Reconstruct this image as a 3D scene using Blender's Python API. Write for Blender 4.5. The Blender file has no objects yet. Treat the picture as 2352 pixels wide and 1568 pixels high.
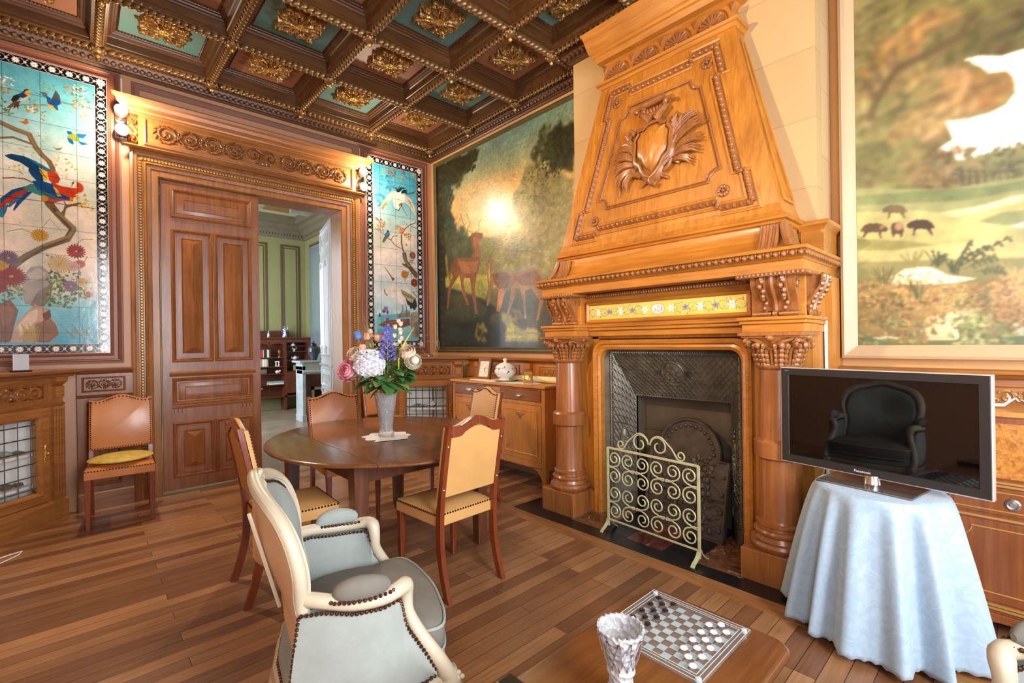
import bpy, math, random
import numpy as np
from mathutils import Vector, Matrix
random.seed(7); RNG = np.random.default_rng(11)
S = bpy.context.scene; COL = S.collection
PI = math.pi; sin = math.sin; cos = math.cos

# ------------------------------------------------------------------ camera
CAMP = Vector((-3.553, -5.42, 1.40))
yaw, pitch, roll = 0.825075, -0.00069, -0.013523
F = Vector((cos(yaw)*cos(pitch), sin(yaw)*cos(pitch), sin(pitch)))
R0 = Vector((sin(yaw), -cos(yaw), 0)); U0 = R0.cross(F)
R = cos(roll)*R0 + sin(roll)*U0; U = -sin(roll)*R0 + cos(roll)*U0
cd = bpy.data.cameras.new('camera'); cam = bpy.data.objects.new('camera', cd); COL.objects.link(cam)
cd.sensor_width = 36; cd.sensor_fit = 'HORIZONTAL'; cd.lens = 1080.89/2352*36; cd.clip_start = .05; cd.clip_end = 80
m = Matrix(((R.x, U.x, -F.x, CAMP.x), (R.y, U.y, -F.y, CAMP.y), (R.z, U.z, -F.z, CAMP.z), (0, 0, 0, 1)))
cam.matrix_world = m; S.camera = cam

# ------------------------------------------------------------------ world, lights, exposure
S.view_settings.view_transform = 'Standard'; S.view_settings.look = 'None'
S.view_settings.gamma = 1; S.view_settings.use_curve_mapping = False
S.view_settings.exposure = 0.62
S.cycles.use_denoising = True; S.cycles.max_bounces = 7; S.cycles.diffuse_bounces = 4; S.cycles.glossy_bounces = 4
S.cycles.transmission_bounces = 6; S.cycles.transparent_max_bounces = 8; S.cycles.sample_clamp_indirect = 6
S.cycles.caustics_reflective = False; S.cycles.caustics_refractive = False
w = bpy.data.worlds.new('daylight'); S.world = w; w.use_nodes = True
bg = w.node_tree.nodes['Background']; bg.inputs[0].default_value = (.72, .86, 1, 1); bg.inputs[1].default_value = 3.0

def look(d):
    return Vector(d).to_track_quat('-Z', 'Y').to_euler()
def area(name, loc, d, sx, sy, power, col):
    l = bpy.data.lights.new(name, 'AREA'); l.shape = 'RECTANGLE'; l.size = sx; l.size_y = sy; l.energy = power; l.color = col
    o = bpy.data.objects.new(name, l); COL.objects.link(o); o.location = loc; o.rotation_euler = look(d); return o
def spot(name, loc, tgt, power, col, ang=70, blend=.5, r=.03):
    l = bpy.data.lights.new(name, 'SPOT'); l.energy = power; l.color = col; l.spot_size = math.radians(ang); l.spot_blend = blend; l.shadow_soft_size = r
    o = bpy.data.objects.new(name, l); COL.objects.link(o); o.location = loc; o.rotation_euler = look(Vector(tgt)-Vector(loc)); return o
def point(name, loc, power, col, r=.03):
    l = bpy.data.lights.new(name, 'POINT'); l.energy = power; l.color = col; l.shadow_soft_size = r
    o = bpy.data.objects.new(name, l); COL.objects.link(o); o.location = loc; return o
WARM = (1, .72, .42); WARM2 = (1, .80, .56); DAY = (.95, .96, 1)
# daylight through the windows of this room (front wall and left wall) and of the room beyond
area('window_daylight', (-2.6, -7.28, 1.9), (0, 1, -.1), 1.1, 2.6, 150, DAY)
area('window_daylight', (-.95, -7.28, 1.9), (0, 1, -.1), 1.0, 2.6, 30, (.5, .76, 1))
area('window_daylight', (-4.27, -6.1, 1.9), (1, 0, -.1), 1.2, 2.6, 34, DAY)
area('window_daylight', (-2.9, 3.2, 2.0), (1, .15, -.15), 2.2, 2.6, 110, (.9, .96, 1))
# picture spotlights high on the walls
spot('picture_spot_light', (-4.12, -3.05, 3.42), (-.3, -3.7, 2.55), 215, WARM, 66, .45)
spot('picture_spot_light', (-4.12, -2.95, 3.42), (0, -1.3, 2.4), 90, WARM2, 64, .6)
spot('picture_spot_light', (-4.12, -3.15, 3.42), (0, -5.4, 2.3), 62, WARM2, 60, .6)
for x in (-3.25, -1.0):
    spot('wall_lamp_light', (x, -.16, 3.30), (x*.55-.9, -2.6, .6), 90, WARM2, 130, .8); point('wall_lamp_glow', (x, -.24, 3.38), 22, WARM2, .035)

# ------------------------------------------------------------------ materials
def hexc(h):
    return [int(h[i:i+2], 16)/255 for i in (0, 2, 4)]
def lin(c):
    return tuple((v/12.92 if v <= .04045 else ((v+.055)/1.055)**2.4) for v in c)
def H(h, a=1): return lin(hexc(h)) + (a,)
def newmat(name):
    m = bpy.data.materials.new(name); m.use_nodes = True; nt = m.node_tree
    return m, nt, nt.nodes['Principled BSDF']
def N(nt, t, **k):
    n = nt.nodes.new(t)
    for a, b in k.items(): setattr(n, a, b)
    return n
def noise(nt, scale, detail=3, rough=.55, vec=None, dist=0):
    n = N(nt, 'ShaderNodeTexNoise'); n.inputs['Scale'].default_value = scale; n.inputs['Detail'].default_value = detail
    n.inputs['Roughness'].default_value = rough; n.inputs['Distortion'].default_value = dist
    if vec is not None: nt.links.new(vec, n.inputs['Vector'])
    return n
def mapping(nt, sc=(1, 1, 1), rot=(0, 0, 0), coord='Object'):
    tc = N(nt, 'ShaderNodeTexCoord'); mp = N(nt, 'ShaderNodeMapping')
    mp.inputs['Scale'].default_value = sc; mp.inputs['Rotation'].default_value = rot
    nt.links.new(tc.outputs[coord], mp.inputs['Vector']); return mp.outputs[0]
def ramp(nt, fac, stops):
    r = N(nt, 'ShaderNodeValToRGB'); nt.links.new(fac, r.inputs[0]); e = r.color_ramp.elements
    while len(e) < len(stops): e.new(.5)
    for i, (p, c) in enumerate(stops): e[i].position = p; e[i].color = c
    return r.outputs[0]
def mixc(nt, fac, a, b, mode='MIX'):
    n = N(nt, 'ShaderNodeMix', data_type='RGBA', blend_type=mode)
    for s, v in ((0, fac), (6, a), (7, b)):
        if hasattr(v, 'type') and hasattr(v, 'links'): nt.links.new(v, n.inputs[s])
        else: n.inputs[s].default_value = v
    return n.outputs[2]
def bump(nt, b, h, strength=.3, dist=.005):
    n = N(nt, 'ShaderNodeBump'); n.inputs['Strength'].default_value = strength; n.inputs['Distance'].default_value = dist
    nt.links.new(h, n.inputs['Height']); nt.links.new(n.outputs[0], b.inputs['Normal'])
MATS = {}
def plain(name, c, rough=.5, metal=0, var=.12, sc=9, bmp=0, spec=None, coat=0):
    if name in MATS: return MATS[name]
    m, nt, b = newmat(name); c = H(c) if isinstance(c, str) else c
    v = mapping(nt); n = noise(nt, sc, 3, .6, v)
    d = tuple(x*(1-var) for x in c[:3])+(1,); l = tuple(min(1, x*(1+var)) for x in c[:3])+(1,)
    nt.links.new(ramp(nt, n.outputs[0], [(.3, d), (.7, l)]), b.inputs['Base Color'])
    b.inputs['Roughness'].default_value = rough; b.inputs['Metallic'].default_value = metal
    if coat: b.inputs['Coat Weight'].default_value = coat; b.inputs['Coat Roughness'].default_value = .12
    if spec is not None: b.inputs['Specular IOR Level'].default_value = spec
    if bmp: bump(nt, b, noise(nt, sc*6, 3, .6, v).outputs[0], bmp, .003)
    MATS[name] = m; return m
def wood(name, dark, light, axis=2, rough=.38, sc=1.0, blotch=.5, coat=.12, bmp=.12):
    if name in MATS: return MATS[name]
    m, nt, b = newmat(name)
    s = [14*sc]*3; s[axis] = 1.1*sc; v = mapping(nt, tuple(s))
    g = noise(nt, 2.2, 5, .62, v, .8); v2 = mapping(nt, (1, 1, 1)); bl = noise(nt, 2.6, 2, .5, v2)
    s2 = [60*sc]*3; s2[axis] = 2.0*sc; fg = noise(nt, 2.5, 2, .5, mapping(nt, tuple(s2)))
    base = ramp(nt, g.outputs[0], [(.28, H(dark)), (.5, tuple((a+c)/2 for a, c in zip(H(dark), H(light)))), (.72, H(light))])
    k = 1-.35*blotch; c2 = mixc(nt, 1.0, base, ramp(nt, bl.outputs[0], [(.3, (k, k*.97, k*.95, 1)), (.7, (1.08, 1.08, 1.08, 1))]), 'MULTIPLY')
    c3 = mixc(nt, .35, c2, ramp(nt, fg.outputs[0], [(.35, (.72, .68, .64, 1)), (.6, (1, 1, 1, 1))]), 'MULTIPLY')
    nt.links.new(c3, b.inputs['Base Color']); b.inputs['Roughness'].default_value = rough
    b.inputs['Coat Weight'].default_value = coat; b.inputs['Coat Roughness'].default_value = .15
    if bmp: bump(nt, b, fg.outputs[0], bmp, .002)
    MATS[name] = m; return m
def painted(name, rough=.4, crackle=0, coat=0, canvas=0):
    m, nt, b = newmat(name); a = N(nt, 'ShaderNodeAttribute', attribute_name='paint')
    nt.links.new(a.outputs['Color'], b.inputs['Base Color']); b.inputs['Roughness'].default_value = rough
    b.inputs['Coat Weight'].default_value = coat; b.inputs['Coat Roughness'].default_value = .08
    if crackle:
        v = mapping(nt); n = noise(nt, crackle, 4, .6, v); bump(nt, b, n.outputs[0], .25, .003)
    if canvas:
        v = mapping(nt, (1, 1, 2.4)); n = noise(nt, 14, 5, .7, v); bump(nt, b, n.outputs[0], canvas, .006)
    MATS[name] = m; return m
def glow(name, c, s):
    if name in MATS: return MATS[name]
    m, nt, b = newmat(name); b.inputs['Base Color'].default_value = (1, 1, 1, 1)
    b.inputs['Emission Color'].default_value = c; b.inputs['Emission Strength'].default_value = s; MATS[name] = m; return m
def glass(name, c=(1, 1, 1, 1), rough=.02, bmp=0, ior=1.5):
    if name in MATS: return MATS[name]
    m, nt, b = newmat(name); b.inputs['Base Color'].default_value = c; b.inputs['Transmission Weight'].default_value = 1
    b.inputs['Roughness'].default_value = rough; b.inputs['IOR'].default_value = ior
    if bmp:
        v = mapping(nt); n = N(nt, 'ShaderNodeTexVoronoi'); n.inputs['Scale'].default_value = 60; nt.links.new(v, n.inputs['Vector']); bump(nt, b, n.outputs[0], bmp, .01)
    MATS[name] = m; return m
def thinglass(name, alpha=.18, c=(.8, .9, .9, 1)):
    if name in MATS: return MATS[name]
    m, nt, b = newmat(name); b.inputs['Base Color'].default_value = c; b.inputs['Roughness'].default_value = .04; b.inputs['Alpha'].default_value = alpha
    MATS[name] = m; return m

W_FP = wood('honey_walnut', 'a6651f', 'cb8836', 2, .36)
W_FPH = wood('honey_walnut_rail', 'a6651f', 'cb8836', 1, .36)
W_FPD = wood('carved_walnut', '845026', 'aa6e3a', 2, .36, 1, .5, .25)
W_COL = wood('column_walnut', '824c28', 'a86c3c', 2, .28, 1, .6, .35)
W_DR = wood('door_oak', '7c4624', 'a46a3a', 2, .36)
W_DRH = wood('door_oak_rail', '7f4926', 'a86e3e', 0, .36)
W_CAS = wood('casing_oak', '885428', 'b07840', 2, .36)
W_CASH = wood('casing_oak_rail', '885428', 'b07840', 0, .36)
W_DAD = wood('dado_oak', '744220', '9c6234', 2, .38)
W_DADH = wood('dado_oak_rail', '74452a', '9c683e', 0, .38)
W_DADY = wood('dado_oak_side_rail', '8a5528', 'b47b3e', 1, .38)
W_CEIL = wood('ceiling_dark_wood', '44280f', '66421f', 0, .42, 1, .5, .1)
W_SB = wood('sideboard_oak', 'b5702e', 'd08c42', 2, .34)
W_SBD = wood('sideboard_drawer_walnut', '7f4c26', '9a6030', 1, .32)
W_TAB = wood('table_top_wood', '643c22', '8c5c38', 1, .2, .8, .7, .45)
W_TLG = wood('table_leg_wood', '4a2818', '6a4028', 2, .3)
W_CH = wood('chair_mahogany', '6a2c14', '8a4422', 2, .28, 1, .4, .4)
W_COF = wood('coffee_table_wood', '5c3418', '784a26', 0, .2, .8, .5, .45)
W_SEC = wood('secretaire_mahogany', '7a4020', '9c5c30', 2, .26, .6, .9, .35)
W_BOOK = wood('bookcase_mahogany', '52281a', '6e3a24', 2, .35)
GOLD = plain('gilt_bronze', 'a8824a', .34, .55, .3, 30)
GOLDD = plain('aged_gilt', '80603a', .36, .5, .35, 30)
GILT = plain('bright_gilt', 'd8ac52', .28, .8, .15, 30)
WALLP = plain('pink_brown_wall_paint', 'c08e68', .45, 0, .05, 2)
WALLW = plain('ochre_wall_paint', 'd8a468', .5, 0, .05, 2)
TRIMP = plain('red_brown_moulding_paint', '85513a', .4, 0, .06, 4)
TEAL = plain('teal_coffer_paint', '5c8480', .5, 0, .08, 3)
TERRA = plain('terracotta_coffer_paint', '94624a', .5, 0, .08, 3)
CREAMW = plain('cream_painted_wood', 'b8ac94', .38, 0, .05, 6, .05)
VELV = plain('grey_blue_velvet', '8c928c', .85, 0, .08, 12, .1)
VELVD = plain('worn_taupe_velvet', '6e695f', .85, 0, .16, 5, .1)
NAIL = plain('antique_brass_nail', '553622', .32, .7, .2, 30)
LEA = plain('tan_leather', 'b9813f', .32, 0, .10, 5, .06, coat=.2)
LEAL = plain('pale_tan_leather', 'cc9a5c', .45, 0, .08, 4, .05)
LEAO = plain('orange_tan_leather', 'c07a3e', .34, 0, .08, 4, .05, coat=.15)
IRON = plain('cast_iron', '6e675c', .36, .5, .3, 10, .1)
IRONB = plain('rusty_iron', '4a4038', .55, .4, .35, 9, .2)
IVORY = plain('pale_green_iron', 'b4b48a', .45, .1, .14, 12)
CHROME = plain('chrome', 'd8d8d8', .12, 1, .03, 5)
SILV = plain('brushed_silver', 'b8b4b0', .3, .9, .05, 5)
BLK = plain('black_gloss', '0c0c10', .08, 0, .05, 5, 0, None, .6)
DARK = plain('dark_void', '17120e', .8, 0, .1, 5)
WHITE = plain('white_paint', 'e6e2d8', .4, 0, .04, 5)
PORC = plain('white_porcelain', 'e8e6e2', .14, 0, .03, 5, 0, None, .4)

# ------------------------------------------------------------------ mesh builder
class M:
    def __init__(s): s.v = []; s.f = []
    def add(s, vs, fs):
        n = len(s.v); s.v += [tuple(p) for p in vs]; s.f += [tuple(i+n for i in f) for f in fs]; return s
    def box(s, x0, x1, y0, y1, z0, z1):
        return s.add([(x0, y0, z0), (x1, y0, z0), (x1, y1, z0), (x0, y1, z0), (x0, y0, z1), (x1, y0, z1), (x1, y1, z1), (x0, y1, z1)],
                     [(0, 3, 2, 1), (4, 5, 6, 7), (0, 1, 5, 4), (1, 2, 6, 5), (2, 3, 7, 6), (3, 0, 4, 7)])
    def taper(s, cx, cy, z0, z1, a0, b0, a1, b1, dx=0, dy=0):
        return s.add([(cx-a0, cy-b0, z0), (cx+a0, cy-b0, z0), (cx+a0, cy+b0, z0), (cx-a0, cy+b0, z0), (cx+dx-a1, cy+dy-b1, z1), (cx+dx+a1, cy+dy-b1, z1), (cx+dx+a1, cy+dy+b1, z1), (cx+dx-a1, cy+dy+b1, z1)],
                     [(0, 3, 2, 1), (4, 5, 6, 7), (0, 1, 5, 4), (1, 2, 6, 5), (2, 3, 7, 6), (3, 0, 4, 7)])
    def loft(s, loops, closed=True, cap0=True, cap1=True):
        n = len(loops[0]); vs = [p for l in loops for p in l]; fs = []
        for i in range(len(loops)-1):
            for j in range(n if closed else n-1):
                k = (j+1) % n; fs.append((i*n+j, i*n+k, (i+1)*n+k, (i+1)*n+j))
        if closed and cap0: fs.append(tuple(range(n))[::-1])
        if closed and cap1: fs.append(tuple((len(loops)-1)*n+j for j in range(n)))
        return s.add(vs, fs)
    def prism(s, poly, f, w0, w1):
        return s.loft([[f(u, v, w0) for u, v in poly], [f(u, v, w1) for u, v in poly]])
    def lathe(s, prof, c=(0, 0, 0), n=24, ax=2, wob=None):
        loops = []
        for r, z in prof:
            l = []
            for j in range(n):
                a = 2*PI*j/n; rr = r*(wob(a, z) if wob else 1); p = [rr*cos(a), rr*sin(a)]; q = [0, 0, 0]
                q[ax] = z; q[(ax+1) % 3] = p[0]; q[(ax+2) % 3] = p[1]
                l.append((q[0]+c[0], q[1]+c[1], q[2]+c[2]))
            loops.append(l)
        return s.loft(loops, True, prof[0][0] > 1e-4, prof[-1][0] > 1e-4)
    def sph(s, c, rx, ry=None, rz=None, nu=8, nv=6, mat=None):
        ry = rx if ry is None else ry; rz = rx if rz is None else rz; vs = [(0, 0, -rz)]; fs = []
        for i in range(1, nv):
            t = -PI/2+PI*i/nv
            for j in range(nu):
                a = 2*PI*j/nu; vs.append((rx*cos(t)*cos(a), ry*cos(t)*sin(a), rz*sin(t)))
        vs.append((0, 0, rz)); L = len(vs)-1
        for j in range(nu):
            k = (j+1) % nu; fs.append((0, 1+k, 1+j)); fs.append((L, L-nu+j, L-nu+k))
            for i in range(nv-2): a = 1+i*nu; fs.append((a+j, a+k, a+nu+k, a+nu+j))
        if mat is not None: vs = [tuple(mat @ Vector(v)) for v in vs]
        return s.add([(v[0]+c[0], v[1]+c[1], v[2]+c[2]) for v in vs], fs)
    def tube(s, pts, r, n=8, closed=False, flat=1.0, up=None):
        P = [Vector(p) for p in pts]; K = len(P); rs = r if isinstance(r, (list, tuple)) else [r]*K
        loops = []; prev = None
        for i in range(K):
            if closed: t = P[(i+1) % K]-P[i-1]
            else: t = P[min(i+1, K-1)]-P[max(i-1, 0)]
            t.normalize()
            if up is not None: a = Vector(up)
            elif prev is None: a = Vector((0, 0, 1)) if abs(t.z) < .9 else Vector((1, 0, 0))
            else: a = prev
            a = (a-t*a.dot(t)); a = a.normalized() if a.length > 1e-6 else Vector((1, 0, 0)); b = t.cross(a); prev = a
            loops.append([tuple(P[i]+a*(rs[i]*cos(2*PI*j/n))+b*(rs[i]*flat*sin(2*PI*j/n))) for j in range(n)])
        if closed: loops.append(loops[0]); return s.loft(loops, True, False, False)
        return s.loft(loops)
    def xf(s, mat): s.v = [tuple(mat @ Vector(p)) for p in s.v]; return s
def cat(P, k=4, closed=False):
    P = [Vector(p) for p in P]; n = len(P); o = []
    for i in range(n if closed else n-1):
        a, b, c, d = (P[(i-1) % n], P[i], P[(i+1) % n], P[(i+2) % n]) if closed else (P[max(i-1, 0)], P[i], P[i+1], P[min(i+2, n-1)])
        for j in range(k):
            t = j/k; o.append(tuple(.5*((2*b)+(c-a)*t+(2*a-5*b+4*c-d)*t*t+(3*b-a-3*c+d)*t*t*t)))
    if not closed: o.append(tuple(P[-1]))
    return o
def obj(name, mb, mat, parent=None, smooth=False, bev=0, **tags):
    me = bpy.data.meshes.new(name); off = Vector((0, 0, 0))
    if parent is not None and parent.get('_w'):
        off = Vector(parent['_o'])
    v = np.array(mb.v, dtype=np.float32).reshape(-1, 3)-np.array(off[:], dtype=np.float32)
    me.from_pydata(v.tolist(), [], mb.f); me.materials.append(mat)
    if smooth:
        me.polygons.foreach_set('use_smooth', [True]*len(me.polygons))
        me.set_sharp_from_angle(angle=math.radians(smooth if smooth > 1 else 40))
    o = bpy.data.objects.new(name, me); COL.objects.link(o)
    if parent is not None: o.parent = parent
    if bev:
        b = o.modifiers.new('bevel', 'BEVEL'); b.width = bev; b.segments = 2; b.limit_method = 'ANGLE'; b.angle_limit = math.radians(50)
    for k, x in tags.items(): o[k] = x
    return o
def thing(name, label, cat, loc=(0, 0, 0), rz=0, group=None, world=False):
    o = bpy.data.objects.new(name, None); COL.objects.link(o); o.empty_display_size = .1
    o.location = loc; o.rotation_euler = (0, 0, rz); o['label'] = label; o['category'] = cat
    if group: o['group'] = group
    if world: o['_w'] = 1; o['_o'] = list(loc)
    return o
def single(name, label, cat, mb, mat, loc=(0, 0, 0), rz=0, group=None, smooth=False, bev=0):
    o = obj(name, mb, mat, None, smooth, bev); o.location = loc; o.rotation_euler = (0, 0, rz)
    o['label'] = label; o['category'] = cat
    if group: o['group'] = group
    return o
def struct(name, mb, mat, smooth=False, bev=0, parent=None):
    o = obj(name, mb, mat, parent, smooth, bev)
    if parent is None: o['kind'] = 'structure'
    return o
def sroot(name):
    o = bpy.data.objects.new(name, None); COL.objects.link(o); o['kind'] = 'structure'; return o
def dup(root, loc, rz, label=None, group=None):
    r = root.copy(); COL.objects.link(r); r.location = loc; r.rotation_euler = (0, 0, rz)
    if label: r['label'] = label
    if group: r['group'] = group
    for ch in list(root.children):
        c = ch.copy(); COL.objects.link(c); c.parent = r
        for g in list(ch.children):
            d = g.copy(); COL.objects.link(d); d.parent = c
    return r
# plane maps: (u along the wall, v up, w out into the room)
def fA(y0): return lambda u, v, w: (u, y0-w, v)
def fB(x0): return lambda u, v, w: (x0-w, u, v)
def fC(z0): return lambda u, v, w: (u, v, z0-w)            # ceiling, w downwards
def ring(mb, f, u0, u1, v0, v1, prof, cap=True, cv=None):
    """rectangular moulding with mitred corners; prof = [(inset, height)...]"""
    loops = [[f(u0+d, v0+d, w), f(u1-d, v0+d, w), f(u1-d, v1-d, w), f(u0+d, v1-d, w)] for d, w in prof]
    return mb.loft(loops, True, False, cap)
def ushape(mb, f, u0, u1, v0, v1, prof):
    return mb.loft([[f(u0+d, v0, w), f(u0+d, v1-d, w), f(u1-d, v1-d, w), f(u1-d, v0, w)] for d, w in prof], False)
def run(mb, f, u0, u1, prof, e0=0, e1=0):
    """straight moulding along u; prof=[(v,w)...]; e0/e1: mitre factor (w pushes the ends out)"""
    pr = prof
    return mb.loft([[f(u0-e0*w, v, w) for v, w in pr], [f(u1+e1*w, v, w) for v, w in pr]], True)
def beads(mb, p0, p1, step, a, b, c, nu=6, nv=4):
    p0 = Vector(p0); p1 = Vector(p1); L = (p1-p0).length; n = max(1, int(round(L/step))); d = (p1-p0).normalized()
    up = Vector((0, 0, 1)) if abs(d.z) < .9 else Vector((1, 0, 0)); s = d.cross(up).normalized(); q = s.cross(d)
    mt = Matrix((d, s, q)).transposed()
    for i in range(n): mb.sph(p0+(p1-p0)*((i+.5)/n), a, b, c, nu, nv, mt)
    return mb
# ---- carved relief from strokes, as a real height field
def spiral(cx, cy, r, turns=1.6, a0=0, dirn=1, n=26, shrink=.12):
    return [(cx+r*(1-(1-shrink)*i/n)*cos(a0+dirn*turns*2*PI*i/n), cy+r*(1-(1-shrink)*i/n)*sin(a0+dirn*turns*2*PI*i/n)) for i in range(n+1)]
def relief(mb, f, u0, u1, v0, v1, step, strokes, w0=0, cut=False, mask=None):
    nu = int(round((u1-u0)/step))+1; nv = int(round((v1-v0)/step))+1
    us = np.linspace(u0, u1, nu); vs = np.linspace(v0, v1, nv); X, Y = np.meshgrid(us, vs); Hh = np.zeros_like(X)
    for pts, ra, rb, h in strokes:
        K = len(pts)-1
        for i in range(max(K, 1)):
            ax, ay = pts[i]; bx, by = pts[min(i+1, K)]
            r = ra+(rb-ra)*i/max(K, 1); r2 = ra+(rb-ra)*(i+1)/max(K, 1); rm = max(r, r2)
            i0 = np.searchsorted(us, min(ax, bx)-rm); i1 = np.searchsorted(us, max(ax, bx)+rm)
            j0 = np.searchsorted(vs, min(ay, by)-rm); j1 = np.searchsorted(vs, max(ay, by)+rm)
            if i1 <= i0 or j1 <= j0: continue
            x = X[j0:j1, i0:i1]; y = Y[j0:j1, i0:i1]; dx, dy = bx-ax, by-ay; L = dx*dx+dy*dy+1e-12
            t = np.clip(((x-ax)*dx+(y-ay)*dy)/L, 0, 1); d2 = (x-ax-t*dx)**2+(y-ay-t*dy)**2; rr = r+(r2-r)*t
            Hh[j0:j1, i0:i1] = np.maximum(Hh[j0:j1, i0:i1], h*np.sqrt(np.clip(1-d2/np.maximum(rr*rr, 1e-9), 0, 1)))
    base = len(mb.v); mb.v += [tuple(f(X[j, i], Y[j, i], w0+Hh[j, i])) for j in range(nv) for i in range(nu)]
    for j in range(nv-1):
        for i in range(nu-1):
            if cut and max(Hh[j, i], Hh[j+1, i], Hh[j, i+1], Hh[j+1, i+1]) < 1e-5: continue
            a = base+j*nu+i; mb.f.append((a, a+1, a+nu+1, a+nu))
    return mb
def scrollwork(u0, u1, cv, hh, h=.012, flip=1, n=None):
    """running acanthus scroll strokes centred on v=cv with half height hh"""
    L = u1-u0; n = n or max(2, int(round(L/(hh*2.1)))); s = []; k = flip
    for i in range(n):
        cx = u0+L*(i+.5)/n; r = hh*.90; s.append((spiral(cx, cv, r, 1.5, PI*(0 if k > 0 else 1), k), r*.19, r*.13, h))
        s.append(([(cx, cv), (cx+.001, cv)], r*.3, r*.3, h*1.2))
        for a in range(11):
            t = 2*PI*a/11; s.append(([(cx+r*.98*cos(t), cv+r*.98*sin(t)), (cx+r*1.3*cos(t+.4), cv+r*1.12*sin(t+.4))], r*.17, r*.06, h*.9))
        for a in range(5):
            t = 2*PI*a/5+.4; s.append(([(cx+r*.15*cos(t), cv+r*.15*sin(t)), (cx+r*.42*cos(t), cv+r*.42*sin(t))], r*.12, r*.08, h))
        if i < n-1:
            x2 = u0+L*(i+1.5)/n; xm = (cx+x2)/2
            s.append(([(cx+r*.7, cv+k*hh*.6), (xm, cv), (x2-r*.7, cv-k*hh*.6)], r*.13, r*.13, h))
            for q in (-1, 1): s.append(([(xm, cv), (xm+q*r*.1, cv+q*hh*.7)], r*.13, r*.03, h))
        k = -k
    return s
ART={}
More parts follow.
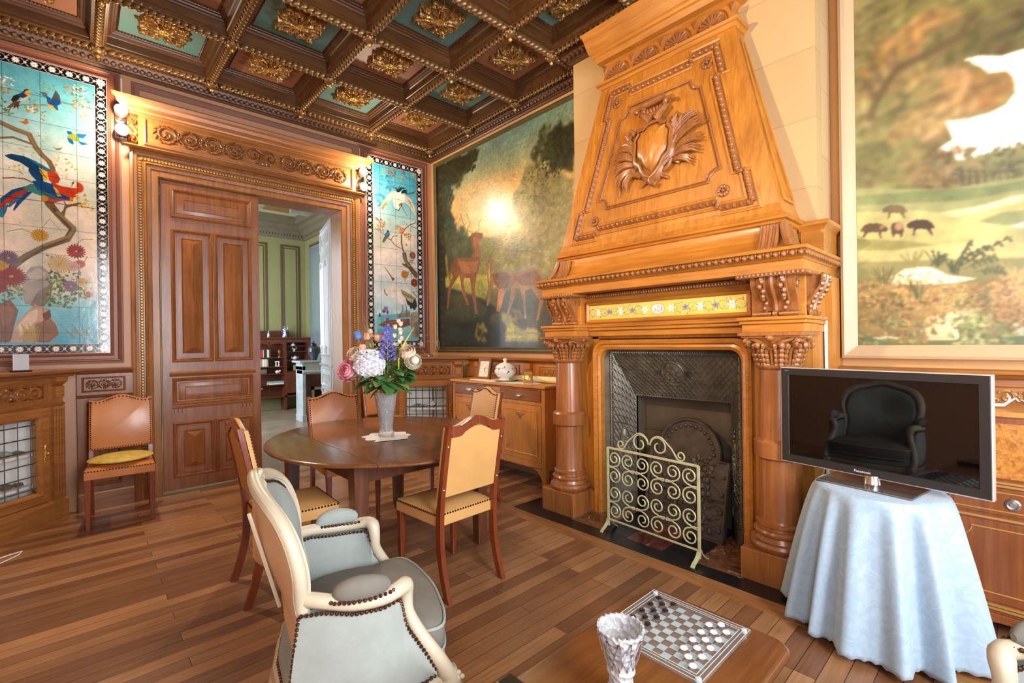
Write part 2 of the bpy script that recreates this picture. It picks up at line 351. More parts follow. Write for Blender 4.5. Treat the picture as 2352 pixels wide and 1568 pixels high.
ART['MACAW']='''B b98a4a 26 54 20 -3964 3468
B e8cfc4 22 46 17 -3946 3519
B 7f8a52 26 92 27 -3978 3323
B e9cdbf 34 57 17 -3507 3592
B b5793f 20 82 24 -3556 3547
B d9a04a 14 71 27 -3516 3427
B e4c6bb 26 61 22 -3480 3448
B 74804f 20 82 24 -3486 3542
S 8a7250 7 -3984 3254 -3936 3279 -3923 3327 -3861 3361 -3713 3408 -3626 3457 -3571 3456 -3537 3430
S 8a7250 5 -3571 3456 -3529 3499
B 8c8a4c 26 61 18 -3817 3375
B e7d2ca 14 28 17 -3804 3352
B a58c3f 16 61 22 -3779 3315
B 97a070 16 41 16 -3712 3558
P 3a3a38 -3923 3376 -3910 3416 -3882 3442 -3860 3442 -3886 3389 -3905 3365
P 2d557c -3888 3433 -3854 3472 -3830 3466 -3830 3444 -3845 3411 -3870 3421
E d2a14a 24 0.92 -3830 3471
P 1e1e20 -3853 3472 -3846 3492 -3827 3501 -3821 3492 -3838 3484 -3844 3469
P cfc4b0 -3858 3416 -3821 3447 -3829 3417 -3861 3390 -3880 3386
P 6a4a34 -3912 3308 -3902 3361 -3873 3393 -3883 3312 -3892 3337
P 7a5a40 -3948 3310 -3898 3385 -3886 3384 -3923 3314
P 6c7a7a -3761 3504 -3719 3509 -3712 3484 -3732 3468
P 2f6f9c -3726 3489 -3699 3474 -3653 3429 -3650 3384 -3670 3387 -3713 3419
P 54626a -3700 3433 -3681 3495 -3665 3551 -3639 3509 -3634 3445 -3653 3425
P 1f5c92 -3686 3456 -3636 3473 -3636 3440 -3667 3416 -3706 3426
P d8ad52 -3716 3420 -3687 3414 -3660 3384 -3687 3381 -3710 3392
S 59666a 4 -3785 3486 -3732 3472
P b8703c -3884 3223 -3853 3230 -3837 3262 -3823 3228 -3841 3207 -3863 3215
P 96754c -3690 3074 -3670 3063 -3647 3067 -3624 3084 -3643 3054 -3667 3050
P 8dae4c -3601 3183 -3567 3216 -3532 3212 -3518 3168 -3539 3153 -3581 3160
P 2b6f9e -3601 3230 -3573 3229 -3563 3211 -3594 3199
P 2f7fae -3539 3222 -3471 3234 -3500 3190 -3532 3193
P 2b74a6 -3601 3173 -3567 3164 -3557 3138 -3564 3118 -3588 3135
P 2f7fae -3532 3164 -3462 3153 -3505 3132 -3522 3143
E c5a24a 20 1.0 -3563 3184
B c9b27a 20 82 18 -3865 3000
B cdb26a 18 46 17 -3897 2839
B d0b566 22 82 22 -3631 2912
B b9b078 12 46 15 -3775 3124
S 8a7556 35 -3985 3184 -3907 3154 -3823 3133 -3807 3088 -3782 3031 -3750 2984 -3711 2944 -3692 2897 -3687 2871
S a08a66 11 -3985 3188 -3907 3158 -3826 3137 -3801 3071 -3757 2992 -3711 2944
S 8a7556 17 -3986 3060 -3913 3085 -3864 3072 -3807 3059
P 1d5f86 -3991 2579 -3924 2664 -3849 2708 -3830 2692 -3918 2594 -3992 2491
P b8472c -3992 2491 -3991 2535 -3912 2639 -3852 2680 -3830 2674 -3937 2528 -3949 2561 -3980 2485
P b8472c -3949 2530 -3868 2666 -3849 2657 -3925 2548 -3946 2517
P 1f5d90 -3920 2504 -3894 2589 -3837 2668 -3810 2665 -3869 2576 -3913 2495
P 2f8aa8 -3992 2431 -3992 2491 -3943 2553 -3956 2480 -3974 2434
P 2f8aa8 -3955 2524 -3881 2628 -3862 2622 -3937 2519
S 8c4638 9 -3971 2746 -3917 2761 -3855 2766 -3804 2745
P 4f8f86 -3865 2689 -3823 2732 -3766 2747 -3687 2731 -3661 2662 -3728 2631 -3767 2649 -3830 2670
P c65a34 -3740 2711 -3693 2772 -3633 2752 -3578 2750 -3562 2682 -3569 2638 -3634 2630 -3695 2596 -3744 2604
P cf9a44 -3760 2652 -3708 2662 -3728 2603 -3757 2607
P c4502e -3703 2763 -3633 2752 -3578 2754 -3537 2744 -3544 2685 -3579 2660 -3634 2677 -3674 2734
P 1f5f8c -3810 2760 -3752 2773 -3687 2755 -3647 2693 -3572 2659 -3607 2643 -3661 2648 -3721 2678 -3779 2689
P e0b352 -3690 2745 -3664 2722 -3651 2692 -3631 2668 -3661 2664 -3674 2697
P 2f7a86 -3785 2711 -3727 2677 -3661 2646 -3634 2638 -3695 2632 -3753 2662
P 1c5a7e -3964 2928 -3927 2950 -3853 2949 -3783 2923 -3719 2863 -3713 2818 -3746 2774 -3785 2766 -3813 2800 -3832 2837 -3828 2865 -3878 2893 -3934 2906
P 2f86a6 -3834 2936 -3757 2909 -3692 2869 -3719 2849 -3777 2895
P e4b852 -3769 2879 -3719 2854 -3716 2785 -3743 2775 -3749 2819 -3761 2835
P c65a34 -3722 2849 -3692 2869 -3659 2849 -3643 2811 -3656 2773 -3687 2761 -3713 2786
S 14476a 5 -3952 2931 -3897 2911 -3822 2857
S 14476a 4 -3928 2931 -3871 2901 -3803 2845
S 14476a 4 -3905 2932 -3845 2891 -3784 2833
S 14476a 5 -3882 2933 -3818 2882 -3765 2821
S 14476a 4 -3858 2933 -3791 2872 -3745 2809
S 14476a 5 -3834 2934 -3764 2862 -3726 2797
S 174d72 4 -3798 2754 -3753 2718 -3707 2686
S 174d72 3 -3772 2746 -3724 2707 -3681 2680
S 174d72 3 -3746 2739 -3694 2697 -3654 2674
S 174d72 4 -3720 2732 -3664 2686 -3627 2668
S 174d72 3 -3694 2724 -3634 2675 -3600 2662
E c8542f 51 0.84 -3537 2763
P ece0cc -3574 2791 -3560 2815 -3543 2798 -3542 2757 -3578 2749 -3568 2771
P 6b6058 -3574 2795 -3556 2816 -3556 2801 -3568 2776
E 2a2420 5 1.0 -3547 2770
P 7d6647 -3744 2591 -3688 2606 -3662 2560 -3635 2518 -3615 2495 -3663 2487 -3709 2542 -3728 2566
S 7d6647 14 -3635 2527 -3608 2583 -3566 2605 -3524 2623
S 7d6647 9 -3604 2584 -3621 2623
B dcae4a 30 71 24 -3517 2643
B dcae4a 14 51 22 -3475 2603
S 84704f 45 -3716 2590 -3664 2516 -3616 2451 -3570 2400 -3608 2310 -3741 2230 -3851 2139 -3928 2046
S 6a5a44 17 -3686 2554 -3581 2392 -3628 2295 -3756 2211 -3872 2096
S a08c68 21 -3664 2527 -3558 2417 -3597 2337 -3741 2248
S 84704f 15 -3626 2512 -3615 2588 -3524 2631
P a9a29a -3877 1853 -3871 1975 -3823 2056 -3765 2074 -3714 2019 -3697 1927 -3709 1801 -3754 1737 -3861 1753
P 8f8880 -3789 1858 -3708 1926 -3709 1801 -3754 1737 -3833 1744
P bdb6ad -3845 1997 -3787 2054 -3729 2007 -3773 1962 -3824 1938
P 8c6248 -3999 1747 -3944 1789 -3897 1701 -3919 1590 -3941 1446 -4002 1446
P a07656 -3999 1737 -3952 1765 -3918 1690 -3946 1589 -3987 1569
P c2a98f -3945 1446 -3908 1606 -3841 1703 -3804 1759 -3779 1740 -3717 1717 -3710 1655 -3680 1593 -3662 1509 -3712 1443
P 9c7c66 -3806 1591 -3718 1645 -3680 1583 -3665 1509 -3720 1443 -3793 1444
P d6c3ac -3898 1590 -3834 1693 -3790 1715 -3791 1633 -3849 1550 -3892 1489
P 7a5c4a -3762 1674 -3717 1717 -3709 1655 -3748 1613
B 4f7a48 16 52 22 -3691 2125
B 4f7a48 16 69 30 -3646 2025
B 4f7a48 16 52 22 -3701 1801
B 4f7a48 16 69 30 -3617 1890
B 4f7a48 16 69 30 -3678 1928
B 4f7a48 16 69 30 -3563 1851
B 4f7a48 16 69 30 -3972 1808
B 4f7a48 16 52 22 -3903 1831
B 4f7a48 16 69 30 -3657 1762
B 4f7a48 16 52 22 -3577 2020
B 8f9440 14 60 28 -3662 1950
B 8f9440 14 60 28 -3626 1784
B 8f9440 14 45 21 -3724 1779
B 8f9440 14 45 21 -3693 1864
B 8f9440 14 60 28 -3930 1870
B 8f9440 14 60 28 -3516 1897
S 6d7f45 5 -3656 1804 -3632 1931 -3669 2033
S 6d7f45 5 -3611 1764 -3563 1915 -3530 2067 -3481 2180
S 8a9a60 5 -3953 2327 -3870 2359 -3784 2321
S b0a870 5 -3755 2387 -3710 2467 -3635 2363
S 9aa070 5 -3591 2232 -3511 2323 -3444 2332
M 8a7388 26 62 -3948 2116
M a83636 26 87 -3934 1970
M dcc79a 26 78 -3653 2098
M 9c8494 24 52 -3586 1913
M d9ae42 20 55 -3770 2321
M b8423e 18 64 -3552 2215
M c97a72 16 38 -3529 2110
M d9b145 16 34 -3515 1961
M c4524c 14 31 -3481 1851
M d6b14a 18 41 -3989 2052
M a83a34 18 55 -4004 1885
M e0b9b4 16 46 -3569 2085
S b59a3c 7 -3872 1445 -3864 1509 -3880 1590
S b59a3c 7 -3862 1445 -3854 1509 -3867 1570
S b59a3c 7 -3852 1445 -3844 1509 -3855 1550
S b59a3c 5 -3842 1444 -3834 1509 -3842 1591
S b59a3c 5 -3832 1444 -3824 1509 -3829 1571
S b59a3c 5 -3822 1444 -3814 1509 -3817 1550
S b59a3c 7 -3812 1444 -3804 1509 -3803 1591
S b59a3c 7 -3802 1444 -3794 1509 -3790 1571
S b59a3c 7 -3792 1444 -3784 1509 -3778 1551
S a08a3e 5 -3658 1593 -3625 1547 -3590 1509
S a08a3e 5 -3640 1564 -3607 1526 -3576 1492
S a08a3e 7 -3622 1535 -3589 1505 -3563 1475
S a08a3e 5 -3604 1505 -3570 1548 -3549 1458
S a08a3e 7 -3585 1595 -3551 1527 -3534 1509
S a08a3e 7 -3566 1565 -3532 1505 -3520 1492
S a08a3e 7 -3548 1535 -3513 1548 -3506 1475
S a08a3e 7 -3529 1505 -3494 1527 -3492 1458
S a08a3e 7 -3509 1596 -3475 1505 -3477 1509
S a08a3e 7 -3490 1566 -3455 1549 -3462 1492
S 6fb8c8 3 -3672 1702 -3565 1697 -3450 1710
S 6fb8c8 3 -3668 1681 -3559 1676 -3450 1688
S 6fb8c8 5 -3664 1661 -3553 1655 -3451 1666
S 6fb8c8 5 -3659 1640 -3547 1634 -3451 1644
S 6fb8c8 5 -3655 1619 -3541 1612 -3451 1623
S 6fb8c8 5 -3651 1598 -3535 1591 -3451 1601
S 6fb8c8 5 -3646 1577 -3529 1570 -3452 1579
S 6fb8c8 5 -3642 1556 -3522 1548 -3452 1557
S 6fb8c8 5 -3638 1535 -3516 1527 -3452 1536
S 6fb8c8 5 -3633 1514 -3510 1505 -3452 1514
S 6fb8c8 5 -3629 1493 -3504 1484 -3452 1492
S 6fb8c8 3 -3625 1471 -3498 1462 -3453 1470'''
ART['CRANE']='''B b5562c 30 67 25 -563 3593
B c79a3c 22 48 21 -661 3565
B a84f2c 18 34 21 -403 3626
B cfa23e 14 33 21 -439 3536
B cfa23e 14 34 21 -237 3613
S 5c5a48 6 -388 3583 -342 3557 -269 3564 -228 3537 -181 3482
B 5f9fb8 40 105 57 -643 3446
B 6fb0c4 30 86 57 -742 3188
P e6dac6 -467 3367 -437 3364 -376 3331 -294 3292 -243 3200 -219 3089 -276 3139 -337 3211 -398 3236 -459 3242
P e3d6c0 -517 3357 -478 3329 -538 3263 -608 3214 -667 3149 -706 3072 -730 3094 -695 3179 -636 3279 -577 3331
P e0a860 -720 3104 -686 3164 -637 3217 -647 3171 -701 3073
P ece4d6 -517 3348 -467 3376 -417 3350 -377 3294 -398 3236 -449 3217 -450 3154 -491 3110 -540 3146 -561 3223 -543 3298
S 2c3a34 9 -497 3347 -512 3385 -532 3393
S 2c3a34 9 -492 3348 -498 3388 -506 3406
S 2c3a34 9 -487 3349 -484 3391 -479 3418
S 2c3a34 9 -482 3350 -470 3393 -453 3431
S 2c3a34 9 -477 3351 -456 3396 -427 3430
S 2c3a34 9 -472 3352 -442 3399 -400 3428
S 2c3a34 9 -467 3353 -427 3402 -374 3426
S 2c3a34 9 -432 3361 -396 3395 -350 3400
S 2c3a34 9 -432 3355 -393 3388 -350 3387
S 2c3a34 9 -432 3350 -390 3380 -350 3375
S 2c3a34 7 -432 3344 -387 3373 -350 3362
S 2c3a34 9 -432 3339 -384 3365 -350 3349
S 5a5a4c 7 -376 3354 -272 3384 -230 3407 -197 3441 -208 3453
S 5a5a4c 7 -366 3344 -272 3370 -240 3395
S 6a6258 12 -470 3195 -455 3153 -479 3111 -511 3120
P 9c5a3c -465 3201 -429 3221 -420 3177 -440 3164
S 8a5a40 8 -435 3179 -395 3118 -348 3061
S b9ab94 4 -377 3313 -316 3251 -275 3185
S b9ab94 4 -365 3306 -306 3237 -267 3170
S b9ab94 3 -352 3299 -295 3222 -259 3155
S b9ab94 4 -340 3293 -285 3208 -251 3140
S b9ab94 4 -328 3286 -275 3193 -242 3125
S b9ab94 4 -315 3279 -265 3178 -234 3110
B c9762e 30 48 22 -709 2913
B cf9a3c 22 40 21 -771 2842
B b86a30 12 23 21 -783 2954
B cbb15a 14 24 14 -631 2970
S 6a5a48 6 -748 2811 -706 2773 -680 2764
S 6a5a48 5 -709 2865 -701 2809 -687 2781
P 4f8fa6 -680 2777 -653 2808 -614 2813 -605 2779 -625 2741 -654 2728 -681 2746
P 3d6a72 -647 2844 -614 2822 -626 2803 -647 2808
P 8a7352 -717 2675 -680 2751 -644 2734 -688 2667
S 7a6344 10 -644 2729 -596 2718 -562 2678 -498 2637 -448 2625
S 7a6344 8 -591 2719 -561 2768 -496 2781
S 7f6848 21 -441 2793 -442 2703 -428 2623 -399 2554 -379 2467
S 7f6848 12 -435 2812 -383 2893 -320 2948 -215 2997
S 6a5640 8 -300 2933 -237 2929 -179 2905
B c97a2c 40 48 24 -445 2865
B d08a34 26 48 27 -354 2797
B c98a34 14 24 19 -504 2892
B c97a48 10 19 18 -371 2680
B c9a03c 22 34 25 -193 3005
B 90a068 16 38 17 -382 2957
B 90a068 12 32 14 -311 2894
M a8705f 14 40 -280 2549
S 8fa890 2 -359 2476 -305 2611 -241 2683 -182 2709
P 7a6648 -434 2574 -375 2581 -363 2486 -296 2404 -214 2331 -175 2285 -175 2244 -252 2262 -306 2322 -351 2375 -423 2408 -449 2429 -387 2427 -421 2496
P 9c8660 -420 2576 -393 2579 -377 2485 -314 2402 -342 2392 -404 2458
M b87468 14 51 -280 2552
B 5f8468 12 38 17 -313 2467
B 5f8468 12 38 17 -267 2480
B 5f8468 12 38 17 -343 2327
B 5f8468 12 32 14 -381 2203
B 5f8468 12 38 17 -226 2142
B 5f8468 12 38 17 -283 2073
B 5f8468 12 32 14 -217 2093
B 5f8468 12 38 17 -199 2029
B 5f8468 12 32 14 -210 1930
B 5f8468 12 38 17 -316 2281
M cf9a3c 18 59 -402 2290
M 9c4630 18 61 -258 2193
S 8f9a70 2 -595 2328 -530 2358 -424 2344
S 8f9a70 3 -463 2142 -425 2240 -388 2307
B 8a8a50 50 93 22 -209 2012
P a87a52 -701 2374 -684 2363 -579 2239 -567 2213 -586 2200 -605 2241
E 6a4a3a 24 0.94 -567 2214
E ddd2c2 15 0.89 -554 2202
S ddd4c6 32 -554 2182 -568 2150 -603 2116 -650 2090 -670 2049 -651 2019
S 3f4440 11 -688 2079 -691 2040 -664 2007 -621 2013
P dcd4c6 -663 2089 -577 2118 -481 2124 -410 2097 -302 2023 -275 1976 -340 1941 -394 1970 -430 1944 -435 1880 -458 1871 -479 1942 -536 1963 -605 1983 -664 2026
P eae4da -604 2006 -578 2047 -499 2060 -456 2015 -430 1944 -440 1888 -466 1903 -501 1957 -570 1977
P a89878 -463 2094 -392 2066 -302 2023 -247 1978 -280 1919 -322 1925 -394 1978 -446 2031
P cbbf8a -376 1971 -302 1991 -280 1952 -294 1914 -340 1933
P 2c3634 -394 1978 -340 1941 -294 1919 -247 1994 -221 1881 -240 1864 -254 1827 -282 1838 -304 1861 -319 1829 -341 1884 -368 1899
S 7d6f58 4 -455 2063 -429 2032 -406 2026
S 7d6f58 4 -435 2054 -411 2025 -388 2017
S 7d6f58 4 -416 2046 -393 2018 -370 2008
S 7d6f58 4 -396 2037 -375 2011 -352 2000
S 7d6f58 4 -376 2029 -357 2004 -334 1991
S 7d6f58 4 -357 2020 -339 1997 -316 1982
S 7d6f58 4 -337 2012 -321 1990 -298 1973
S 7d6f58 4 -317 2003 -302 1983 -280 1965
S 6a5a4a 10 -440 1888 -433 1841 -468 1776 -504 1711 -523 1671
S 6a5a4a 9 -399 1906 -382 1859 -379 1778 -370 1730
P 7fc0cc -794 1816 -323 1824 -343 1731 -506 1577 -798 1536
P c9d4d8 -794 1816 -432 1825 -468 1776 -795 1751
P a88a5c -539 1766 -324 1800 -325 1740 -469 1728
P 8a5a3c -779 1628 -677 1684 -505 1699 -325 1715 -308 1635 -471 1585 -696 1599
S b0844c 11 -762 1636 -609 1662 -398 1690
S 6a5a4a 10 -433 1841 -468 1776 -509 1703
S 6a5a4a 9 -379 1835 -375 1730
P a8a08c -324 1772 -287 1805 -175 1817 -168 1464 -292 1457 -309 1578 -344 1683
P 8a8070 -271 1660 -176 1702 -168 1464 -255 1473
E 8c84ac 29 1.24 -677 1836
E 5f5a78 25 1.13 -705 1800
E 6a6484 29 0.71 -655 1790
E 7c7894 24 1.35 -656 1704
E 45404c 29 0.41 -762 1752
S 6f8a5c 4 -701 1784 -719 1707 -724 1629
S 6f8a5c 4 -765 1736 -726 1691
P 5fb0c0 -797 1582 -506 1585 -526 1435 -800 1437
S 5f8a5a 3 -722 1537 -712 1598 -718 1652
S 5f8a5a 3 -710 1537 -701 1599 -705 1639
S 5f8a5a 3 -698 1537 -689 1599 -692 1625
S 5f8a5a 3 -686 1537 -677 1599 -678 1611
S 5f8a5a 3 -674 1537 -665 1599 -664 1653
S 5f8a5a 3 -663 1537 -653 1599 -651 1640
S 5f8a5a 3 -651 1537 -641 1599 -637 1626
S 5f8a5a 3 -639 1537 -629 1599 -624 1612
S 5f8a5a 3 -627 1537 -617 1599 -610 1654
S 5f8a5a 3 -615 1537 -605 1600 -596 1640
S 5f8a5a 3 -603 1537 -593 1600 -582 1626
S 5f8a5a 3 -591 1537 -581 1600 -569 1612
S 5f8a5a 3 -579 1537 -569 1600 -554 1655
S 5f8a5a 3 -566 1537 -557 1600 -541 1641'''
ART['DEER']='''P d0a058 -382 3286 -1068 3325 -1882 3256 -2189 3034 -2446 2640 -2442 2411 -1469 2578 -588 2771 -301 3085
P f0d090 -526 3188 -1188 3176 -1749 3003 -1870 2652 -1177 2628 -659 2801
G 000000 9
P 8a8250 -1616 3034 -1751 3129 -1806 3277 -1907 3288 -2028 3198 -2192 3169 -2473 2960 -2460 2213 -2175 2218 -1942 2497 -1690 2687 -1600 2908
B 7c7644 120 214 52 -2094 2920
B 7d7440 90 230 69 -2181 2593
B 8a8048 70 210 57 -1867 2510
P 3a3a20 -2198 3541 -2482 3511 -2474 3025 -2325 3115 -2216 3230 -2128 3462
B 33351f 130 230 77 -2329 3331
B 3c3f22 60 134 65 -2031 3354
B 3c3f22 40 92 52 -2106 3538
S 3c3a22 15 -2216 3247 -2055 3364 -1909 3373
P 2c2c18 -43 3760 -392 3739 -1044 3707 -945 3579 -710 3522 -532 3464 -383 3350 -323 3212 -415 3105 -521 2954 -409 2889 -314 2820 -366 2636 -288 2516 -354 2093 -144 1330 -24 1330
B 2e2e18 160 210 65 -536 3612
B 3d3a1e 110 184 73 -306 3260
B 34351c 60 115 57 -882 3659
B 4a4a24 60 96 54 -603 3445
S 3a2c18 60 -177 3512 -206 3105 -173 2533
P 40482a -372 2875 -484 2918 -588 2771 -860 2682 -922 2509 -854 2396 -649 2382 -358 2289 -310 2645
B 4a5230 90 207 73 -620 2639
B 3c4226 80 184 78 -370 2810
P 7f7a48 -990 2660 -1469 2578 -1991 2489 -2333 2330 -2216 2009 -1730 2060 -1168 2197 -855 2437
B 948a58 110 249 77 -1550 2452
B a09464 80 230 77 -1938 2286
P a8a048 -282 2253 -850 2233 -1287 2164 -1458 2050 -1164 2000 -1100 1906 -844 1966 -572 2052 -297 2076
P 8a8438 -355 2137 -1042 2131 -1131 1924 -844 1946
P 26250f -43 2099 -354 2115 -572 2052 -845 1977 -1037 1911 -1280 1796 -1337 1735 -1218 1721 -1155 1606 -1333 1523 -2208 1535 -2271 1314 17 1307
P 3a3818 -352 2017 -812 1990 -1159 1803 -1096 1708 -633 1646 -270 1770
P 4c4420 -1337 1735 -1619 1793 -1928 1756 -2212 1738 -2272 1348 -1444 1349 -1362 1522
P 8e8a3c -1395 1731 -1562 1685 -1588 1591 -1720 1531 -1996 1488 -1970 1392 -1445 1397 -1491 1557 -1393 1636
P b0a848 -1463 1557 -1588 1609 -1598 1395 -1473 1396
P a8a046 -1798 1547 -1948 1525 -1996 1462 -1795 1394
B 8a7a2c 18 115 78 -1029 1511
B 7c6c28 18 96 57 -1616 1664
B 5a4c20 30 115 57 -1876 1652
S 8a8040 15 -1447 1492 -1996 1480
S c0b858 13 -1460 1453 -1718 1444
G 000000 4
B 33351f 90 210 57 -2329 3331
B 2e2e18 90 191 57 -536 3612
B 3d3a1e 60 184 64 -306 3260
B 7a7444 80 249 57 -2071 2926
B 6a6438 60 172 50 -1903 3055
B 2e3018 50 138 60 -847 3608
B 33351f 60 153 46 -2215 3214
S 3c3a22 14 -2216 3247 -2055 3364 -1909 3373
S 8a8040 15 -1447 1492 -1996 1480
S c0b858 13 -1460 1453 -1718 1444
P 7a4a28 -427 2389 -502 2461 -651 2461 -821 2425 -882 2474 -864 2579 -827 2688 -861 2727 -933 2731 -1070 2694 -1085 2644 -1015 2616 -1019 2535 -1022 2394 -988 2277 -941 2182 -905 2043 -934 1858 -957 1735 -912 1741 -863 1904 -828 2112 -809 2186 -697 2198 -679 2126 -737 1985 -788 1851 -748 1854 -658 2002 -617 2175 -594 2245 -521 2195 -429 2119 -389 2014 -348 1832 -310 1834 -338 2073 -400 2176 -461 2256 -414 2304
P 946238 -580 2433 -820 2380 -984 2379 -949 2242 -817 2236 -647 2277
S 7c4424 23 -435 2388 -380 2243 -401 2197
P 8c5c34 -886 2678 -1021 2635 -1010 2415 -920 2428
S 8a6a3c 10 -878 2736 -745 2785 -695 2878 -636 3016
S 8a6a3c 10 -755 2783 -831 2852 -766 2989
S 8a6a3c 8 -702 2876 -662 2947
S 8a6a3c 11 -927 2732 -1008 2737 -993 2801 -1032 2853
S 8a6a3c 9 -695 2847 -784 2886
E 6a4020 17 1.0 -1054 2673
P 8c6a3c -1125 2370 -1156 2385 -1208 2358 -1238 2374 -1260 2303 -1224 2278 -1213 2191 -1405 2198 -1626 2141 -1706 2153 -1936 2180 -2055 2078 -2041 1940 -2063 1851 -1974 1612 -1940 1613 -1990 1822 -1882 1955 -1780 1946 -1790 1782 -1800 1637 -1761 1639 -1747 1821 -1702 1971 -1623 1987 -1635 1922 -1551 1779 -1507 1669 -1468 1680 -1538 1855 -1564 2021 -1471 1973 -1398 1865 -1361 1743 -1302 1746 -1329 1889 -1348 1984 -1270 2059 -1224 1995 -1160 1823 -1123 1825 -1164 2000 -1154 2119 -1138 2239
P 74502c -1228 2190 -1461 2182 -1557 2115 -1514 2007 -1371 1982 -1285 2067
P 7c552e -1598 2110 -1935 2144 -2031 2063 -1981 1981 -1729 2005
S c89c5c 17 -1185 2312 -1181 2116
P a86e38 -1343 2003 -1443 1994 -1412 1864 -1361 1743 -1308 1746
G 000000 1'''
